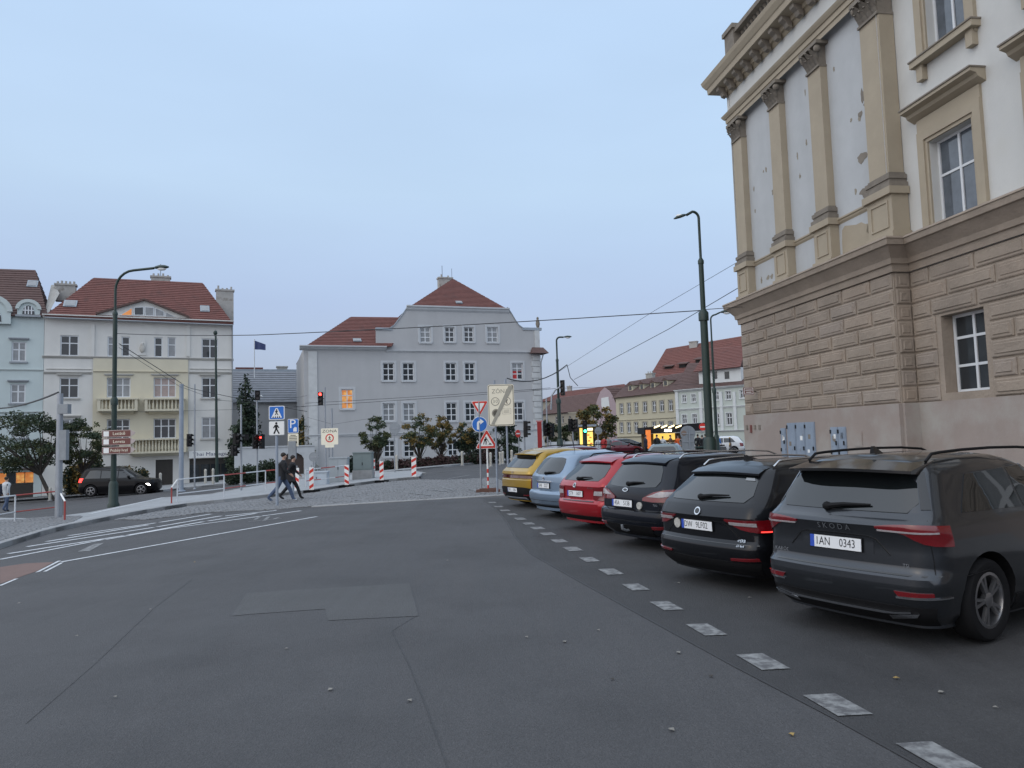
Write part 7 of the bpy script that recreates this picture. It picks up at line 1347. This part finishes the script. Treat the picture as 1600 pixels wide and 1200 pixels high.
# conifer by the garden wall
b = flat(384, 742, 62); rnd = random.Random(21); t = thing('conifer', 'dark conifer between yellow house and low grey roof', 'tree', b); zt = at(379, 588, 62).z; MB().tube([b, Vector((b.x, b.y, zt))], [.2, .03], 8).build('trunk', bark, t); C = []
for i in range(30): q = i/29; z = b.z+1.0+(zt-b.z-1)*q; rr = 1.35*(1-q)**.7+.15; a = rnd.uniform(0, 6.3); C.append((Vector((b.x+rr*.5*math.cos(a), b.y+rr*.5*math.sin(a), z)), rr*.75, rr*.75, .55))
foliage('crown', C, 7000, .22, [lf_con, lf_con, lf_dark], t, rnd)
b = flat(472, 740, 63); rnd = random.Random(22); t = thing('ivy', 'dark ivy climbing beside the grey house corner', 'plant', b); MB().tube([b, at(478, 600, 63)], [.08, .03], 6).build('stem', bark, t); foliage('leaves', [(at(474, 660+i*12-(i % 2)*5, 63), .45+.16*i, .4, .6) for i in range(7)], 3200, .2, [lf_dark, lf_aut], t, rnd)
def hedge(label, a, b2, h, w, mats, seed, n, size=.12, Yd=None, group='hedges and shrubs'):
    rnd = random.Random(seed); L = (b2-a).length; k = max(3, int(L/.5)); C = []
    for i in range(k): p = a.lerp(b2, (i+.5)/k); hh = h*rnd.uniform(.85, 1.12); C += [(Vector((p.x, p.y+rnd.uniform(-.1, .1), p.z+hh*.45)), .5, w*.5, hh*.5)]
    t = thing('hedge', label, 'hedge', a.lerp(b2, .5), 0, group); mb = MB()
    for i in range(k): p = a.lerp(b2, (i+.5)/k); mb.tube([p, p+Vector((rnd.uniform(-.1, .1), 0, h*.7))], [.03, .015], 5)
    mb.build('stems', bark, t); foliage('leaves', C, n, size, mats, t, rnd)
hedge('reddish low hedge before the grey house', flat(588, 727, 54), flat(765, 718, 57), .95, 1.0, [lf_red, lf_hedge, lf_red], 31, 11000, .16); hedge('green shrubs before the arched gate and garden wall', flat(358, 752, 52), flat(440, 746, 54), 1.5, 1.4, [lf_hedge, lf_dark], 32, 7000, .15)
hedge('brown green bushes beside the black off-road car', flat(104, 772, 55), flat(158, 768, 56), 2.6, 1.6, [lf_aut, lf_dark, lf_hedge], 33, 8000, .18); hedge('low bushes between yellow house and black car', flat(160, 768, 57.5), flat(228, 764, 58.5), 1.9, 1.2, [lf_hedge, lf_aut, lf_dark], 34, 6000, .18); hedge('dark clipped bush behind the cabinets', flat(545, 732, 54), flat(585, 728, 55), 1.4, 1.2, [lf_hedge, lf_con], 35, 4000, .16)

# ------------------------------------------------------------------ people: one skinned surface each
skin = mat('skin', (.42, .26, .19), .6, var=.04)
def cloth(n, c): return mat('cloth_'+n, c, .85, var=.12, scale=8)
CL = dict(black=cloth('black', (.014, .015, .018)), navy=cloth('navy', (.02, .025, .045)), jeans=cloth('jeans', (.07, .10, .17)), white=cloth('white', (.5, .52, .54)), orange=cloth('orange', (.60, .10, .015)), blue=cloth('blue', (.02, .14, .45)), grey=cloth('grey', (.16, .165, .17)), brown=cloth('brown', (.12, .07, .04)), red=cloth('red', (.35, .03, .03)), hair=mat('hair_dark', (.02, .015, .012), .7, var=.1))
def person(label, pos, heading, top, legs, stride=.0, H=1.74, lean=0.0, arms=(0, 0), hair='hair', group=None, hood=False, shoe='black'):
    """x forward in the figure's own frame; stride = half step, arms = swing of left/right hand forward"""
    s = H/1.74; t = thing('person', label, 'person', (0, 0, 0), 0, group); V, E_, Rr = [], [], []
    def v(x, y, z, r, to=None, ry=None):
        V.append((x*s, y*s, z*s)); Rr.append((r*s, (ry or r)*s)); 
        if to is not None: E_.append((to, len(V)-1))
        return len(V)-1
    L = lean; pel = v(0, 0, .95, .14, None, .17); wst = v(L*.12, 0, 1.10, .14, pel, .165); ch = v(L*.3, 0, 1.30, .15, wst, .20); ch2 = v(L*.38, 0, 1.42, .12, ch, .175); nk = v(L*.46, 0, 1.50, .055, ch2); h0 = v(L*.52+.01, 0, 1.575, .072, nk, .066); h1 = v(L*.55+.015, 0, 1.64, .09, h0, .078); h2 = v(L*.55, 0, 1.705, .07, h1, .062); v(L*.55+.10, 0, 1.62, .014, h1)
    for sg, sw, st in ((1, arms[0], stride), (-1, arms[1], -stride)):
        sh = v(L*.38, sg*.20, 1.41, .08, ch2); el = v(L*.3+sw*.45-.03, sg*.245, 1.15, .062, sh); wr = v(L*.3+sw+.02, sg*.235, .93+abs(sw)*.22,   .042, el); hd = v(L*.3+sw*1.12+.04, sg*.23, .855+abs(sw)*.3, .036, wr, .02); v(L*.3+sw*1.15+.06, sg*.225, .79+abs(sw)*.33, .017, hd); v(L*.3+sw*1.1+.075, sg*.215, .84+abs(sw)*.3, .012, hd)
        hp = v(0, sg*.095, .88, .11, pel); kn = v(st*.55+.04, sg*.10, .50+max(0, -st)*.03, .08, hp); an = v(st*1.05-(.10 if st < -.05 else 0), sg*.10, .09+(.09 if st < -.05 else 0), .058, kn); v(st*1.05+.13-(.06 if st < -.05 else 0), sg*.11, .035+(.02 if st < -.05 else 0), .036, an)
    me = bpy.data.meshes.new('body'); me.from_pydata(V, E_, []); o = bpy.data.objects.new('body', me); col.objects.link(o); md = o.modifiers.new('s', 'SKIN')
    if not me.skin_vertices: me.skin_vertices.new() if hasattr(me.skin_vertices, 'new') else None
    for i, rr in enumerate(Rr): me.skin_vertices[0].data[i].radius = rr
    me.skin_vertices[0].data[0].use_root = True; o.modifiers.new('u', 'SUBSURF').levels = 1
    dg = bpy.context.evaluated_depsgraph_get(); nm = bpy.data.meshes.new_from_object(o.evaluated_get(dg)); bpy.data.objects.remove(o); nm.name = 'body'
    for m_ in (CL[top], CL[legs], skin, CL[shoe]): nm.materials.append(m_)
    for p in nm.polygons:
        x, y, z = p.center/s; hand = abs(y) > .19 and z < .93+.3*abs(arms[0] if y > 0 else arms[1]) and z > .7
        p.material_index = 3 if z < .085 else 2 if (z > 1.505 or hand) else 0 if z > .90 else 1
    nm.shade_smooth(); bo = bpy.data.objects.new('body', nm); col.objects.link(bo); bo.parent = t
    hm = MB(); cx_ = (L*.55-.012)*s; hm.ball((cx_-.006, 0, 1.685*s), .098*s, .086*s, .088*s, 12, 8); vv = [q for q in hm.v]; ho = MB(); ho.v = [(x, y, z if z > 1.62*s or x < cx_ else max(z, 1.675*s)) for x, y, z in vv]; ho.f = hm.f; ho.m = hm.m; ho.build('hood' if hood else 'hair', CL[top] if hood else CL[hair], t, smooth=80)
    if top not in ('none',):                              # open jacket hem standing off the hips
        hem = MB(); hem.lathe([(.19, .0), (.185, .12), (.165, .26)], (0, 0, 0), 14, cap=True); hem.v = [((x*.82+L*.05)*s, y*s, (z+.80)*s) for x, y, z in hem.v]; hem.build('jacket_hem', CL[top], t, smooth=60)
    t.location = pos; t.rotation_euler = (0, 0, math.pi/2-R(heading)); return t
p1 = gp(441, 785.5); p1.z += .02; person('walker in black jacket and blue jeans crossing behind sign post', p1, 80, 'black', 'jeans', .36, 1.78, .12, (-.25, .28), group='pair walking over the crossing', shoe='white')
p2 = gp(455.5, 782); p2.z += .02; per2 = person('walker in black with bag, right of the pair', p2, 78, 'black', 'black', .33, 1.66, .14, (.24, -.22), group='pair walking over the crossing')
bg = p2+Vector((.02, -.25, .85)); bt = MB(); bt.box(bg.x-.16, bg.x+.16, bg.y-.07, bg.y+.07, bg.z-.14, bg.z+.12); bt.box(bg.x-.165, bg.x+.165, bg.y-.085, bg.y-.07, bg.z+.0, bg.z+.125); bt.tube([Vector((bg.x-.14, bg.y, bg.z+.1)), Vector((bg.x-.04, bg.y+.06, bg.z+.5)), Vector((bg.x+.1, bg.y+.1, bg.z+.1))], .012, 5); tag(bt.build('shoulder_bag', mat('bag_dark', (.03, .03, .035), .6, var=.1), smooth=40), 'dark shoulder bag on the right walker of the pair', 'bag')
p3 = gp(9, 800); person('person in white jacket and jeans at the left edge', p3, 20, 'white', 'jeans', .12, 1.76, .02, (.1, -.1)); p4 = gp(-6, 803); person('person in dark clothes cut by the left edge', p4, 15, 'navy', 'navy', .1, 1.7, 0, (-.1, .1))
crowd = [('person in orange jacket in front of the kiosk', 1060, 62, 'orange', 'black', 200), ('person in white jacket at the kiosk counter', 1036, 61, 'white', 'black', 10), ('person in dark jacket left of white jacket at kiosk', 1027, 60, 'black', 'black', -20), ('dark dressed person at the kiosk menu board', 1009, 61, 'navy', 'black', 90), ('person in brown coat between white and orange jackets', 1048, 63, 'brown', 'black', 120), ('dark person with pale bag right of orange jacket', 1067, 60, 'grey', 'black', 170),
    ('person in black left of the no entry sign', 1091, 57, 'black', 'black', 30), ('tall person in dark clothes below no entry sign', 1098, 56.5, 'black', 'grey', -30), ('person in black beside the tall lamp base', 1103, 58, 'navy', 'black', 10), ('person in bright blue jacket right of tall lamp', 1121.5, 60, 'blue', 'navy', 60), ('person in red seen over the blue estate roof', 944, 62, 'red', 'black', 40), ('small pale dressed person left of the red one', 935, 63, 'white', 'jeans', 0), ('person in green grey by the lit stand', 951, 64, 'grey', 'black', 180)]
for i, (lab, px, Y, tp, lg, hd) in enumerate(crowd): person(lab, flat(px, 700, Y), hd, tp, lg, random.choice([.03, .12, .2]), random.choice([1.66, 1.74, 1.8]), .03, (random.uniform(-.1, .25), random.uniform(-.1, .2)), group='people around the kiosk')
# scooter under cover and bins by the lamp, lit shopfront strip
c = flat(1133, 702, 58); t = thing('scooter', 'dark scooter parked right of the blue jacket', 'scooter', c)
for dx in (-.6, .6): w_ = MB(); w_.lathe([(.16, -.05), (.25, -.05), (.27, 0), (.25, .05), (.16, .05)], (c.x+dx, c.y, .27), 18, axis='y', cap=False); w_.lathe([(.15, -.02), (.15, .02)], (c.x+dx, c.y, .27), 12, axis='y'); w_.build('wheel', MT['rubber'], t, smooth=40)
mb = MB(); mb.hexa([(c.x-.85, c.y-.16, .45), (c.x+.1, c.y-.16, .35), (c.x+.1, c.y+.16, .35), (c.x-.85, c.y+.16, .45), (c.x-.9, c.y-.12, .8), (c.x+.05, c.y-.13, .72), (c.x+.05, c.y+.13, .72), (c.x-.9, c.y+.12, .8)]); mb.hexa([(c.x+.3, c.y-.16, .25), (c.x+.5, c.y-.16, .3), (c.x+.5, c.y+.16, .3), (c.x+.3, c.y+.16, .25), (c.x+.38, c.y-.14, 1.0), (c.x+.48, c.y-.14, 1.0), (c.x+.48, c.y+.14, 1.0), (c.x+.38, c.y+.14, 1.0)]); mb.box(c.x-.2, c.x+.4, c.y-.14, c.y+.14, .24, .3); mb.build('body', cgloss, t, smooth=30)
mb = MB(); mb.box(c.x-.8, c.x-.05, c.y-.12, c.y+.12, .78, .88); mb.build('seat', cblack, t); MB().tube([(c.x+.42, c.y-.33, 1.05), (c.x+.42, c.y, 1.02), (c.x+.42, c.y+.33, 1.05)], .018, 6).build('handlebar', cblack, t); MB().box(c.x+.38, c.x+.42, c.y-.18, c.y+.18, 1.05, 1.45).build('windshield', MT['glass'], t)
b = flat(1119, 705, 46); t = thing('litter_bin', 'dark litter bin beside the tall green lamp foot', 'bin', b); MB().lathe([(.2, 0), (.24, .05), (.26, .85), (.28, .87), (.28, .93), (.2, 1.0)], b, 14).build('drum', MT['green'], t, smooth=40); MB().lathe([(.27, 0), (.27, .05)], up(b, .6), 14).build('band', MT['black'], t)
b = flat(1093, 705, 47); t = thing('litter_bin', 'second dark bin left of the tall green lamp foot', 'bin', b); MB().box(b.x-.22, b.x+.22, b.y-.2, b.y+.2, 0, .9).build('drum', MT['black'], t); MB().box(b.x-.25, b.x+.25, b.y-.23, b.y+.23, .9, 1.0).build('lid', MT['green'], t)
